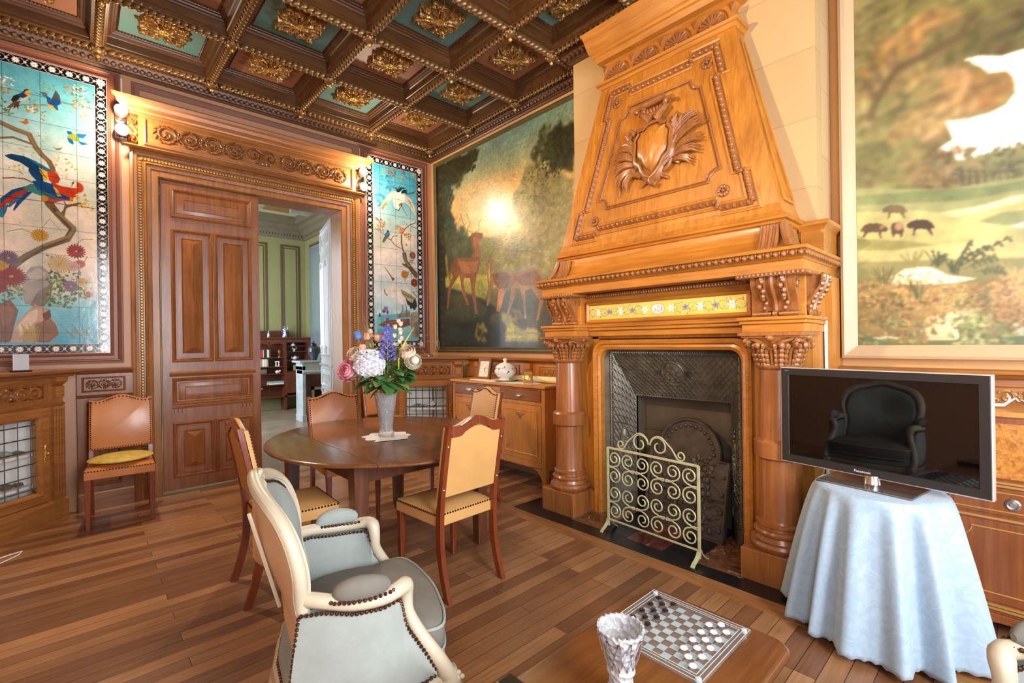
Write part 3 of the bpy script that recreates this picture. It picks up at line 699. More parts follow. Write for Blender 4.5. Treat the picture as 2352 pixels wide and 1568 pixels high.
ART['BOAR']='''P a89a60 -4717 3491 -5448 3096 -5440 2187 -4735 2313
B 8c8350 180 174 48 -4867 3269
B 96894f 240 277 72 -5128 3164
B 857a46 240 184 48 -5356 3047
B 8f7f4a 210 212 72 -4830 3003
B b58a50 270 244 72 -5046 2977
B c29556 240 141 48 -5239 2877
B bd8a4e 210 130 48 -5292 2728
B c79a66 240 228 72 -5075 2764
B a8905a 240 212 72 -4918 2798
B 98915a 240 212 72 -4860 2622
B b89a60 240 130 48 -5022 2567
B c4a46c 150 98 48 -5122 2560
B 87854f 240 130 48 -4801 2440
B 8f8c55 270 141 48 -4978 2390
B 9a8656 180 146 72 -5120 2363
B 857a4a 180 130 48 -5184 3005
B 7a7042 180 179 72 -5397 2929
B a8804a 120 87 48 -5336 2747
S 7a6440 39 -4804 2727 -4839 2813 -4874 2885 -4941 2969 -5046 2990 -5184 3018 -5268 3117
S 7a6440 26 -4840 2828 -4806 2912 -4783 2965
S 7a6440 13 -4885 2866 -4841 2998 -4785 3166
S 806c48 15 -4941 2969 -4926 3100
G 000000 3
P f2efe6 -5446 2851 -5363 2853 -5284 2889 -5221 2898 -5293 2816 -5314 2781 -5383 2764 -5403 2719 -5411 2643 -5377 2595 -5308 2572 -5236 2572 -5142 2590 -5159 2522 -5172 2478 -5111 2445 -5178 2385 -5197 2338 -5279 2349 -5441 2367
P cfe2e6 -5442 2445 -5307 2434 -5197 2405 -5206 2351 -5279 2353 -5442 2379
P f4f2ea -5442 2427 -5333 2414 -5442 2391
P c8d8cc -5221 2892 -5284 2870 -5275 2849
P 96936a -5159 2313 -5206 2338 -5234 2358 -5279 2340 -5306 2360 -5350 2361 -5392 2336 -5441 2331 -5440 2205 -5374 2217 -5305 2210 -5233 2209 -5177 2204
B 7c7c4e 90 98 30 -5375 2290
B 86825a 60 76 30 -5252 2287
B 98855c 70 130 52 -5159 2300
S 6c6844 8 -5206 2300 -5210 2215
S 6c6844 8 -5235 2292 -5239 2213
S 6c6844 8 -5264 2284 -5268 2210
S 6c6844 8 -5293 2276 -5297 2208
S 6c6844 5 -5321 2268 -5325 2206
S 6c6844 5 -5349 2260 -5353 2204
S 6c6844 5 -5376 2253 -5380 2202
S 6c6844 5 -5403 2245 -5406 2199
S 6c6844 5 -5429 2238 -5433 2197
P a8ab72 -4729 2314 -5158 2209 -5305 2207 -5440 2201 -5439 2091 -5118 2086 -4733 2167
P 8c9a62 -4734 2269 -5018 2229 -5305 2185 -5440 2181 -5440 2139 -5214 2131 -4734 2211
P c9c07c -4733 2167 -5017 2121 -5118 2086 -5259 2076 -5439 2085 -5437 1791 -4730 1860
P dcd29a -5118 2084 -5286 2091 -5390 2112 -5439 2115 -5439 2079 -5303 2060 -5175 2048
P e4dfb4 -5175 2068 -5304 2087 -5439 2108 -5439 2093 -5321 2069
P 9ba06a -5258 2006 -5355 2037 -5439 2031 -5438 1971 -5355 1965 -5276 1984
P c8d6cc -5376 1956 -5438 1977 -5438 1941
P d6c67e -4975 2061 -5213 2028 -5388 1956 -5302 1910 -5056 1938
P a9a35c -4731 2006 -4974 1952 -5116 1902 -5015 1891 -4731 1933
P d9c884 -4908 1907 -5302 1910 -5437 1863 -5437 1791 -5115 1823
G 000000 2
P 6e5438 -4758 2060 -4766 2077 -4793 2088 -4836 2080 -4862 2067 -4879 2048 -4887 2034 -4875 2023 -4856 2029 -4852 1999 -4858 1987 -4849 1986 -4841 2026 -4795 2035 -4782 2024 -4769 2005 -4760 2006 -4771 2031 -4767 2048 -4758 2041 -4752 2051
P 5c452e -5089 2019 -5082 2038 -5059 2058 -5020 2066 -4995 2063 -4978 2051 -4970 2039 -4982 2024 -5000 2023 -5003 1991 -4997 1982 -5005 1978 -5013 2015 -5056 2008 -5068 1993 -5079 1970 -5086 1969 -5077 1996 -5081 2011 -5089 2002 -5094 2008
P 857350 -4971 2131 -4965 2148 -4943 2168 -4906 2176 -4882 2174 -4866 2163 -4858 2153 -4869 2138 -4886 2137 -4890 2108 -4884 2099 -4892 2095 -4900 2129 -4940 2121 -4951 2107 -4962 2086 -4969 2085 -4960 2110 -4964 2123 -4971 2114 -4977 2120
P 6e5438 -4899 2041 -4910 2067 -4937 2071 -4955 2051 -4955 2003 -4947 1967 -4940 1999 -4920 2002 -4907 1977 -4904 2012
E c49a70 29 0.78 -4937 2044
E b88a60 13 1.0 -4857 2053
P ece0c4 -4901 1700 -4923 1765 -4961 1791 -5014 1796 -5075 1788 -5153 1732 -5265 1703 -5172 1685 -5013 1694
P f4ecd8 -4950 1762 -5035 1786 -5115 1757 -5054 1723 -4971 1718
P e2d8b4 -5012 1605 -5074 1641 -5153 1667 -5264 1648 -5282 1623 -5113 1572 -5012 1565
P f0e8cc -5064 1622 -5133 1656 -5157 1654 -5133 1597
P d8d0a0 -5052 1502 -5151 1532 -5263 1524 -5263 1486 -5170 1451 -5169 1373 -5010 1374
P e6e0ba -5102 1493 -5208 1520 -5245 1506 -5179 1470 -5188 1385 -5169 1373 -5151 1451
P c2cda8 -5375 1419 -5392 1456 -5434 1484 -5433 1394 -5392 1395
P c09a5c -4740 1728 -4971 1691 -5114 1684 -5264 1682 -5264 1625 -5113 1558 -5208 1552 -5052 1502 -4904 1501 -4739 1596
P a88850 -4739 1596 -5052 1508 -5010 1429 -5051 1374 -4766 1362 -4738 1465
P 7c8a5c -4737 1436 -4813 1391 -5051 1360 -5297 1371 -5433 1394 -5433 1343 -4736 1342
B c8a468 120 119 24 -4873 1672
B d2b070 120 119 24 -5033 1644
B b48c50 120 179 36 -4969 1526
B c6a868 100 98 24 -5190 1592
B b88a54 180 119 24 -5334 1569
B c89a68 180 98 24 -5394 1626
B b08450 140 87 24 -5350 1469
B 8a9460 120 98 24 -5297 1396
B 98905a 120 163 36 -4881 1432
B a88e54 100 130 36 -4816 1620
B a8a870 80 114 36 -5253 1423
S 7c7c44 5 -4849 1723 -4840 1768 -4824 1795
S 7c7c44 5 -4867 1719 -4872 1764 -4878 1774
S 7c7c44 3 -4838 1715 -4820 1770 -4789 1793
S 7c7c44 5 -4849 1710 -4839 1768 -4823 1800
S 7c7c44 5 -4879 1722 -4891 1762 -4912 1798
S 7c7c44 5 -4845 1721 -4832 1768 -4811 1822
S 7c7c44 5 -4863 1716 -4865 1765 -4866 1805
S 7c7c44 3 -4840 1717 -4824 1769 -4797 1809
S 7c7c44 5 -4852 1737 -4845 1767 -4833 1819
S 7c7c44 5 -4861 1717 -4860 1765 -4859 1816
S 7c7c44 5 -4873 1710 -4881 1763 -4894 1788
S 7c7c44 5 -4877 1723 -4888 1762 -4907 1813
S 7c7c44 5 -4881 1732 -4895 1761 -4918 1772
S 7c7c44 5 -4848 1711 -4838 1768 -4820 1799
S 7c7c44 5 -4868 1728 -4873 1764 -4882 1795
S 7c7c44 3 -4857 1727 -4853 1766 -4846 1803
S a89a58 5 -4996 1794 -4999 1845 -5004 1884
S a89a58 3 -5009 1793 -5022 1842 -5042 1893
S a89a58 3 -5000 1813 -5005 1844 -5013 1891
S a89a58 5 -5011 1792 -5024 1842 -5046 1872
S a89a58 5 -5001 1812 -5008 1844 -5018 1889
S a89a58 5 -4996 1811 -4999 1845 -5002 1855
S a89a58 5 -5006 1790 -5017 1843 -5033 1851
S a89a58 5 -5005 1806 -5013 1843 -5028 1855
S a89a58 5 -4985 1799 -4980 1848 -4971 1898
S a89a58 3 -4976 1804 -4963 1850 -4941 1862
S a89a58 5 -5002 1809 -5008 1844 -5019 1891
S a89a58 5 -5011 1803 -5025 1842 -5048 1892
S a89a58 3 -4986 1817 -4981 1848 -4972 1885
S a89a58 5 -4976 1816 -4963 1850 -4940 1880
S a89a58 5 -4998 1814 -5001 1845 -5006 1853
S a89a58 3 -5007 1808 -5018 1843 -5035 1892
S 5f6a40 3 -5119 1792 -5130 1827 -5147 1852
S 5f6a40 5 -5106 1787 -5107 1830 -5108 1864
S 5f6a40 3 -5107 1787 -5109 1830 -5112 1880
S 5f6a40 5 -5105 1793 -5106 1830 -5107 1870
S 5f6a40 3 -5096 1797 -5089 1833 -5078 1887
S 5f6a40 3 -5106 1789 -5107 1830 -5108 1837
S 5f6a40 3 -5102 1789 -5100 1831 -5096 1839
S 5f6a40 5 -5109 1787 -5113 1830 -5118 1838
S 5f6a40 3 -5110 1791 -5113 1829 -5119 1867
S 5f6a40 3 -5100 1786 -5096 1832 -5090 1874
S 5f6a40 5 -5088 1805 -5076 1835 -5054 1876
S 5f6a40 3 -5121 1795 -5134 1827 -5154 1851
S 5f6a40 3 -5108 1795 -5111 1830 -5116 1853
S 5f6a40 3 -5098 1795 -5094 1832 -5086 1868
S 5f6a40 3 -5098 1795 -5093 1832 -5084 1876
S 5f6a40 3 -5088 1791 -5076 1835 -5055 1879
S 6c7448 3 -5016 1626 -5011 1660 -5002 1706
S 6c7448 3 -5013 1627 -5006 1660 -4994 1689
S 6c7448 3 -5030 1628 -5036 1658 -5045 1679
S 6c7448 5 -5016 1610 -5012 1660 -5005 1688
S 6c7448 3 -5036 1626 -5046 1657 -5062 1678
S 6c7448 3 -5028 1607 -5033 1658 -5040 1685
S 6c7448 3 -5013 1629 -5005 1660 -4992 1694
S 6c7448 5 -5011 1611 -5003 1661 -4989 1709
S 6c7448 3 -5011 1625 -5002 1661 -4988 1707
S 6c7448 5 -5028 1610 -5032 1658 -5039 1681
S 6c7448 5 -5009 1625 -4999 1661 -4982 1707
S 6c7448 3 -5014 1623 -5008 1660 -4998 1688
S 6c7448 5 -5020 1621 -5018 1659 -5015 1710
S 6c7448 5 -5010 1633 -5001 1661 -4985 1714
S c8b074 3 -5423 1678 -5438 1725 -5463 1746
S c8b074 3 -5426 1679 -5444 1724 -5473 1735
S c8b074 5 -5416 1683 -5426 1726 -5442 1758
S c8b074 3 -5404 1697 -5405 1728 -5406 1749
S c8b074 3 -5388 1704 -5378 1732 -5359 1765
S c8b074 3 -5391 1686 -5383 1731 -5369 1741
S c8b074 3 -5424 1685 -5440 1724 -5467 1766
S c8b074 3 -5424 1680 -5440 1724 -5465 1751
S c8b074 3 -5377 1689 -5357 1734 -5324 1752
S c8b074 3 -5392 1689 -5384 1731 -5371 1761
S c8b074 3 -5398 1682 -5395 1730 -5390 1763
S c8b074 3 -5394 1699 -5388 1730 -5378 1775
S c8b074 5 -5402 1686 -5401 1729 -5400 1750
S c8b074 3 -5387 1693 -5375 1732 -5355 1776
S c8b074 3 -5385 1687 -5372 1732 -5350 1781
S c8b074 5 -5419 1683 -5431 1725 -5451 1729
S c8b074 5 -5410 1683 -5415 1727 -5424 1734
S c8b074 3 -5391 1699 -5382 1731 -5367 1762
S c8b074 3 -5399 1693 -5396 1730 -5391 1769
S c8b074 3 -5376 1706 -5356 1734 -5322 1750
S c8b074 3 -5383 1705 -5368 1733 -5343 1784
S c8b074 3 -5422 1700 -5436 1725 -5459 1749
S 5a6440 5 -5167 1749 -5163 1783 -5156 1807
S 5a6440 3 -5177 1740 -5181 1781 -5186 1803
S 5a6440 5 -5163 1749 -5156 1784 -5145 1798
S 5a6440 3 -5174 1737 -5176 1782 -5178 1805
S 5a6440 3 -5160 1753 -5150 1785 -5134 1811
S 5a6440 5 -5175 1736 -5178 1782 -5182 1805
S 5a6440 3 -5181 1739 -5189 1780 -5200 1805
S 5a6440 5 -5169 1744 -5166 1783 -5161 1822
S 5a6440 3 -5170 1738 -5169 1783 -5166 1811
S 5a6440 3 -5165 1743 -5159 1784 -5150 1824
S 5a6440 5 -5159 1747 -5150 1785 -5134 1813
S 5a6440 5 -5184 1731 -5193 1780 -5207 1801
S 6c7048 7 -5173 1763 -5206 1846 -5239 1908
S 6c7048 15 -5190 1805 -5201 1786
S 6c7048 15 -5195 1819 -5207 1835
S 6c7048 10 -5201 1833 -5212 1815
S 6c7048 15 -5207 1847 -5218 1863
S 6c7048 10 -5212 1857 -5223 1839
S 6c7048 10 -5218 1868 -5229 1884
S 6c7048 10 -5223 1878 -5234 1860
S 6c7048 15 -5229 1889 -5240 1905
S 6c7048 10 -5235 1899 -5245 1881
S 6a6c46 4 -5192 1773 -5295 1852 -5392 1907
S 6a6c46 10 -5244 1813 -5255 1795
S 6a6c46 15 -5261 1827 -5272 1843
S 6a6c46 15 -5279 1840 -5289 1822
S 6a6c46 15 -5296 1853 -5307 1869
S 6a6c46 10 -5313 1862 -5323 1844
S 6a6c46 15 -5330 1872 -5340 1887
S 6a6c46 10 -5346 1881 -5356 1863
S 6a6c46 10 -5363 1890 -5373 1906
S 6a6c46 10 -5379 1899 -5389 1882
S 727850 4 -5210 1758 -5274 1795 -5336 1811
S 727850 10 -5243 1777 -5253 1759
S 727850 10 -5253 1783 -5264 1799
S 727850 10 -5264 1789 -5275 1772
S 727850 10 -5275 1795 -5286 1812
S 727850 10 -5286 1798 -5296 1780
S 727850 10 -5296 1801 -5307 1817
S 727850 15 -5307 1804 -5317 1786
S 727850 10 -5317 1806 -5328 1822
S 727850 10 -5328 1809 -5338 1791
S 646a44 4 -5153 1765 -5229 1830 -5302 1872
S 646a44 10 -5192 1798 -5203 1780
S 646a44 10 -5205 1809 -5216 1825
S 646a44 15 -5217 1820 -5228 1802
S 646a44 15 -5230 1831 -5241 1847
S 646a44 15 -5243 1838 -5253 1820
S 646a44 10 -5255 1845 -5266 1861
S 646a44 10 -5267 1852 -5278 1834
S 646a44 10 -5280 1859 -5290 1875
S 646a44 15 -5292 1867 -5302 1849
S 747a50 4 -5256 1740 -5312 1743 -5365 1727
S 747a50 15 -5284 1742 -5294 1724
S 747a50 10 -5293 1742 -5304 1759
S 747a50 10 -5303 1743 -5313 1725
S 747a50 10 -5312 1743 -5323 1759
S 747a50 10 -5321 1740 -5332 1723
S 747a50 15 -5331 1738 -5341 1754
S 747a50 10 -5340 1735 -5350 1718
S 747a50 10 -5349 1732 -5359 1748
S 747a50 10 -5358 1729 -5368 1712
S 646c46 7 -5075 1795 -5105 1828 -5135 1840
S 646c46 10 -5090 1811 -5102 1793
S 646c46 10 -5096 1817 -5108 1834
S 646c46 15 -5101 1823 -5112 1804
S 646c46 10 -5106 1828 -5118 1845
S 646c46 10 -5111 1830 -5122 1811
S 646c46 10 -5116 1832 -5128 1849
S 646c46 10 -5121 1834 -5132 1815
S 646c46 10 -5126 1836 -5138 1853
S 646c46 10 -5131 1838 -5142 1819
S efe8d4 7 -4813 1391 -4847 1385 -4870 1397 -4925 1386
S efe8d4 5 -4845 1399 -4856 1390 -4870 1384'''
# ------------------------------------------------------------------ painted panels: colour per vertex of a fine grid
class Canvas:
    def __init__(s, u0, u1, v0, v1, step):
        s.u = np.linspace(u0, u1, int((u1-u0)/step)+1); s.vv = np.linspace(v0, v1, int((v1-v0)/step)+1)
        s.X, s.Y = np.meshgrid(s.u, s.vv); s.C = np.ones(s.X.shape+(3,)); s.r = np.random.default_rng(5)
    def noise(s, size, oct=3):
        out = np.zeros(s.X.shape); amp = 1; tot = 0
        for o in range(oct):
            n = 64; g = s.r.random((n, n)); a = (s.X/size*(2**o)+13.7*o) % n; b = (s.Y/size*(2**o)+5.1*o) % n
            i = a.astype(int); j = b.astype(int); x = a-i; y = b-j; x = x*x*(3-2*x); y = y*y*(3-2*y); i2 = (i+1) % n; j2 = (j+1) % n
            out += amp*((g[j, i]*(1-x)+g[j, i2]*x)*(1-y)+(g[j2, i]*(1-x)+g[j2, i2]*x)*y); tot += amp; amp *= .5
        return out/tot
    def box(s, a, b, c, d):
        return (slice(max(0, np.searchsorted(s.vv, c)), np.searchsorted(s.vv, d)), slice(max(0, np.searchsorted(s.u, a)), np.searchsorted(s.u, b)))
    def put(s, sl, mk, col, al=1):
        if mk.size == 0: return
        c = s.C[sl]; m = (mk*al)[..., None]; s.C[sl] = c*(1-m)+np.array(col)*m
    def grad(s, stops):
        v = s.Y; k = [p for p, c in stops]
        for ch in range(3): s.C[..., ch] = np.interp(v, k, [hexc(c)[ch] for p, c in stops])
    def poly(s, col, pts):
        p = np.array(pts, float).reshape(-1, 2); sl = s.box(p[:, 0].min(), p[:, 0].max(), p[:, 1].min(), p[:, 1].max())
        x = s.X[sl]; y = s.Y[sl]
        if x.size == 0: return
        ins = np.zeros(x.shape, bool); q = np.roll(p, -1, 0)
        for (ax, ay), (bx, by) in zip(p, q):
            if ay == by: continue
            c = ((ay > y) != (by > y)) & (x < (bx-ax)*(y-ay)/(by-ay)+ax); ins ^= c
        tint = 1+.10*(s.nz[sl]-.5)*2
        c = s.C[sl]; k = np.array(hexc(col))*tint[..., None]; m = ins[..., None]; s.C[sl] = np.where(m, np.clip(k, 0, 1), c)
    def stroke(s, col, w, pts):
        p = np.array(pts, float).reshape(-1, 2); w = w/2
        for i in range(max(1, len(p)-1)):
            a = p[i]; b = p[min(i+1, len(p)-1)]
            sl = s.box(min(a[0], b[0])-w, max(a[0], b[0])+w, min(a[1], b[1])-w, max(a[1], b[1])+w); x = s.X[sl]; y = s.Y[sl]
            if x.size == 0: continue
            d = b-a; t = np.clip(((x-a[0])*d[0]+(y-a[1])*d[1])/(d@d+1e-9), 0, 1); e = np.hypot(x-a[0]-t*d[0], y-a[1]-t*d[1])
            s.put(sl, np.clip((w-e)/1.5+.5, 0, 1), hexc(col), .92)
    def ell(s, col, rx, ry, cx, cy, ang=0, al=1):
        q = max(rx, ry); sl = s.box(cx-q, cx+q, cy-q, cy+q); x = s.X[sl]-cx; y = s.Y[sl]-cy
        if x.size == 0: return
        c, n = cos(ang), sin(ang); d = np.hypot((x*c+y*n)/rx, (-x*n+y*c)/ry); s.put(sl, np.clip((1-d)*4, 0, 1), hexc(col) if isinstance(col, str) else col, al)
    def art(s, txt):
        s.nz = s.noise(60, 3)
        for line in txt.split('\n'):
            t = line.split(); k = t[0]; c = t[1]; a = [float(x) for x in t[2:]]
            if k == 'P': s.poly(c, a)
            elif k == 'S': s.stroke(c, a[0], a[1:])
            elif k == 'E': s.ell(c, a[0]*a[1], a[0], a[2], a[3])
            elif k == 'G': s.blur(int(a[0]))
            elif k == 'B':
                base = np.array(hexc(c))
                for _ in range(int(a[0])):
                    rr = a[1]*math.sqrt(s.r.random()); th = s.r.random()*6.283
                    s.ell(np.clip(base*s.r.uniform(.78, 1.22)+s.r.uniform(-.03, .03, 3), 0, 1), a[2]*s.r.uniform(.4, .7), a[2]*s.r.uniform(.18, .34), a[3]+rr*cos(th), a[4]+rr*sin(th), s.r.random()*3.14, .8)
            elif k == 'M':
                n, R_, cx, cy = a; sl = s.box(cx-R_, cx+R_, cy-R_, cy+R_); x = s.X[sl]-cx; y = s.Y[sl]-cy
                if x.size == 0: continue
                r = np.hypot(x, y)/R_; th = np.arctan2(y, x); e = .72+.28*np.abs(np.cos(th*n/2)); mk = (r < e).astype(float)
                sh = .72+.34*np.abs(np.cos(th*n/2+r*2))*(.6+.4*r); c0 = s.C[sl]; kcol = np.clip(np.array(hexc(c))*sh[..., None], 0, 1)
                s.C[sl] = np.where(mk[..., None] > 0, kcol, c0); s.ell('c9a040', R_*.16, R_*.16, cx, cy)
    def blur(s, n):
        for _ in range(n):
            for k in (1, 2, 4, 9) if n > 5 else (1, 2) if n > 2 else (1,):
                c = s.C.copy(); c[k:-k, k:-k] = (s.C[k:-k, k:-k]*2+s.C[:-2*k, k:-k]+s.C[2*k:, k:-k]+s.C[k:-k, :-2*k]+s.C[k:-k, 2*k:])/6; s.C = c
    def border(s, u0, u1, v0, v1, bw, pitch):
        """flower and scroll border of width bw just inside the rectangle (mm)"""
        dk = hexc('1c1a22'); wh = hexc('e8e4dc')
        for a, b, c, d in ((u0, u1, v0, v0+bw), (u0, u1, v1-bw, v1), (u0, u0+bw, v0, v1), (u1-bw, u1, v0, v1)):
            sl = s.box(a, b, c, d); s.C[sl] = dk
        def line(hor, fix, a, b):
            n = int(round((b-a)/pitch)); st = (b-a)/n; tt = np.linspace(0, 1, 9)
            for i in range(n):
                m = a+st*(i+.5); P = (lambda t, o: (m+t*st, fix+o*bw)) if hor else (lambda t, o: (fix+o*bw, m+t*st))
                for q in (-1, 1):
                    s.stroke('bdb9b2', 4, [k for t in tt for k in P(-.5+t*.5*1.0, q*.34*sin(PI*t)+.05*q)])
                    s.stroke('bdb9b2', 4, [k for t in tt for k in P(t*.5, -q*.30*sin(PI*t))])
                    for t0 in (-.36, .36): s.ell('c9c5be', 4, 4, *P(t0, q*.22))
                for t0, o in ((-.5, .0), (.5, .0)): s.ell('d8d4cc', bw*.13, bw*.13, *P(t0, o))
                flower(*P(0, 0), bw*.29)
        def flower(cx, cy, r):
            for k in range(10):
                t = k*PI/5; s.ell('f0ece2', r*.42, r*.2, cx+r*.62*cos(t), cy+r*.62*sin(t), t)
            s.ell('f4f0e8', r*.55, r*.55, cx, cy); s.ell('9a8f78', r*.26, r*.26, cx, cy); s.ell('e8dcb0', r*.13, r*.13, cx, cy)
        h = bw/2
        line(True, v0+h, u0+bw, u1-bw); line(True, v1-h, u0+bw, u1-bw); line(False, u0+h, v0+bw, v1-bw); line(False, u1-h, v0+bw, v1-bw)
        for cx in (u0+h, u1-h):
            for cy in (v0+h, v1-h): flower(cx, cy, bw*.42)
        for e in (3, bw-3):
            for q in ([u0+e, v0+e, u1-e, v0+e, u1-e, v1-e, u0+e, v1-e, u0+e, v0+e],): s.stroke('dedad2', 4, q)
    def mesh(s, name, f, mat, parent=None, gam=1.0):
        s.C = np.clip(s.C, 0, 1)**gam
        ny, nx = s.X.shape; P = np.zeros((ny*nx, 3), np.float32)
        o0 = np.array(f(0, 0, 0)); eu = np.array(f(1, 0, 0))-o0; ev = np.array(f(0, 1, 0))-o0
        P[:] = o0+(s.X.reshape(-1, 1)/1000)*eu+(s.Y.reshape(-1, 1)/1000)*ev
        if parent is not None and parent.get('_w'): P -= np.array(list(parent['_o']), np.float32)
        i = np.arange(nx-1); j = np.arange(ny-1); I, J = np.meshgrid(i, j); a = (J*nx+I).reshape(-1)
        q = np.stack([a, a+1, a+nx+1, a+nx], 1); nrm = np.cross(eu, ev)
        if np.dot(nrm, np.array(f(0, 0, 1))-o0) < 0: q = q[:, ::-1]
        me = bpy.data.meshes.new(name); me.vertices.add(ny*nx); me.vertices.foreach_set('co', P.reshape(-1))
        me.loops.add(len(q)*4); me.loops.foreach_set('vertex_index', q.reshape(-1).astype(np.int32)); me.polygons.add(len(q))
        me.polygons.foreach_set('loop_start', (np.arange(len(q))*4).astype(np.int32)); me.update(); me.validate()
        c = np.clip(s.C.reshape(-1, 3), 0, 1); c = np.where(c <= .04045, c/12.92, ((c+.055)/1.055)**2.4)
        at = me.color_attributes.new('paint', 'FLOAT_COLOR', 'POINT'); at.data.foreach_set('color', np.concatenate([c, np.ones((len(c), 1))], 1).astype(np.float32).reshape(-1))
        me.materials.append(mat); o = bpy.data.objects.new(name, me); COL.objects.link(o)
        if parent is not None: o.parent = parent
        return o

# ------------------------------------------------------------------ the room shell
WA, WB, WL, WF = .06, .04, -4.32, -7.36      # back wall y, right wall x, left wall x, front wall y
DX0, DX1, DZ = -2.975, -1.237, 2.975         # doorway
ZC = 4.26
fl = M().box(WL-.2, WB+.2, WF-.2, WA+.02, -.1, 0)
m, nt, b = newmat('parquet')
mp = mapping(nt, (1, 1, 1)); br = N(nt, 'ShaderNodeTexBrick'); nt.links.new(mp, br.inputs['Vector'])
br.offset = .37; br.offset_frequency = 3; br.inputs['Scale'].default_value = 1; br.inputs['Brick Width'].default_value = 1.35; br.inputs['Row Height'].default_value = .082
br.inputs['Mortar Size'].default_value = .0016; br.inputs['Mortar Smooth'].default_value = .3; br.inputs['Bias'].default_value = 0
br.inputs['Color1'].default_value = H('744c30'); br.inputs['Color2'].default_value = H('b4865c'); br.inputs['Mortar'].default_value = H('2a180e')
g = noise(nt, 2.4, 5, .65, mapping(nt, (1.4, 26, 1)), .6); g2 = noise(nt, 1.1, 3, .6, mapping(nt, (1, 1, 1)))
c = mixc(nt, .55, br.outputs[0], ramp(nt, g.outputs[0], [(.3, (.5, .46, .42, 1)), (.68, (1.15, 1.12, 1.08, 1))]), 'MULTIPLY')
c = mixc(nt, 1, c, ramp(nt, g2.outputs[0], [(.36, (.72, .68, .66, 1)), (.62, (1.12, 1.12, 1.12, 1))]), 'MULTIPLY')
nt.links.new(c, b.inputs['Base Color'])
rr = ramp(nt, g.outputs[0], [(.2, (.24, .24, .24, 1)), (.8, (.42, .42, .42, 1))]); nt.links.new(rr, b.inputs['Roughness']); bump(nt, b, br.outputs[1], -.35, .003)
PARQ = m
struct('floor', fl, PARQ)
tb = M().box(-.985, -.862, -7.3, -.95, -.002, .003); struct('trim_1', tb, wood('floor_border_oak', '8a5a34', 'b07c4c', 1, .3))
walls = M().box(WL-.2, DX0-.01, WA, WA+.3, 0, ZC).box(DX1+.01, WB+.2, WA, WA+.3, 0, ZC).box(DX0-.01, DX1+.01, WA, WA+.3, DZ+.01, ZC)
struct('wall_back', walls, WALLP)
struct('wall_right', M().box(WB, WB+.2, WF-.2, WA, 0, ZC), WALLW)
# front and left walls with tall windows behind the camera
def windowed(name, f, u0, u1, wins, zt=2.95, zb=.55, th=-.2):
    mb = M(); cur = u0
    for a, c in sorted(wins):
        mb.prism([(cur, 0), (a, 0), (a, ZC), (cur, ZC)], f, 0, th); mb.prism([(a, 0), (c, 0), (c, zb), (a, zb)], f, 0, th)
        mb.prism([(a, zt), (c, zt), (c, ZC), (a, ZC)], f, 0, th); cur = c
    mb.prism([(cur, 0), (u1, 0), (u1, ZC), (cur, ZC)], f, 0, th); return struct(name, mb, WALLP)
fF = lambda u, v, w: (u, WF+w, v); fL = lambda u, v, w: (WL+w, u, v)
windowed('wall_front', fF, WL-.2, WB+.2, [(-3.2, -2.0), (-1.5, -.4)]); windowed('wall_left', fL, WF-.2, WA, [(-6.75, -5.45)])
PANE = thinglass('window_glass', .06, (.9, .95, .95, 1))
k = 0
for f, a, c in ((fF, -3.2, -2.0), (fF, -1.5, -.4), (fL, -6.75, -5.45)):
    k += 1; mb = M(); ring(mb, f, a, c, .55, 2.95, [(0, -.05), (0, .02), (.06, .02), (.06, -.05)], False)
    mid = (a+c)/2; mb.prism([(mid-.04, .55), (mid+.04, .55), (mid+.04, 2.95), (mid-.04, 2.95)], f, -.04, .02)
    for z in (1.3, 2.15): mb.prism([(a, z-.02), (c, z-.02), (c, z+.02), (a, z+.02)], f, -.04, 0)
    wr = sroot('window_%d' % k); obj('window_frame', mb, WHITE, wr)
    mb = M(); mb.prism([(a+.05, .6), (c-.05, .6), (c-.05, 2.9), (a+.05, 2.9)], f, -.03, -.026); obj('window_pane', mb, PANE, wr)

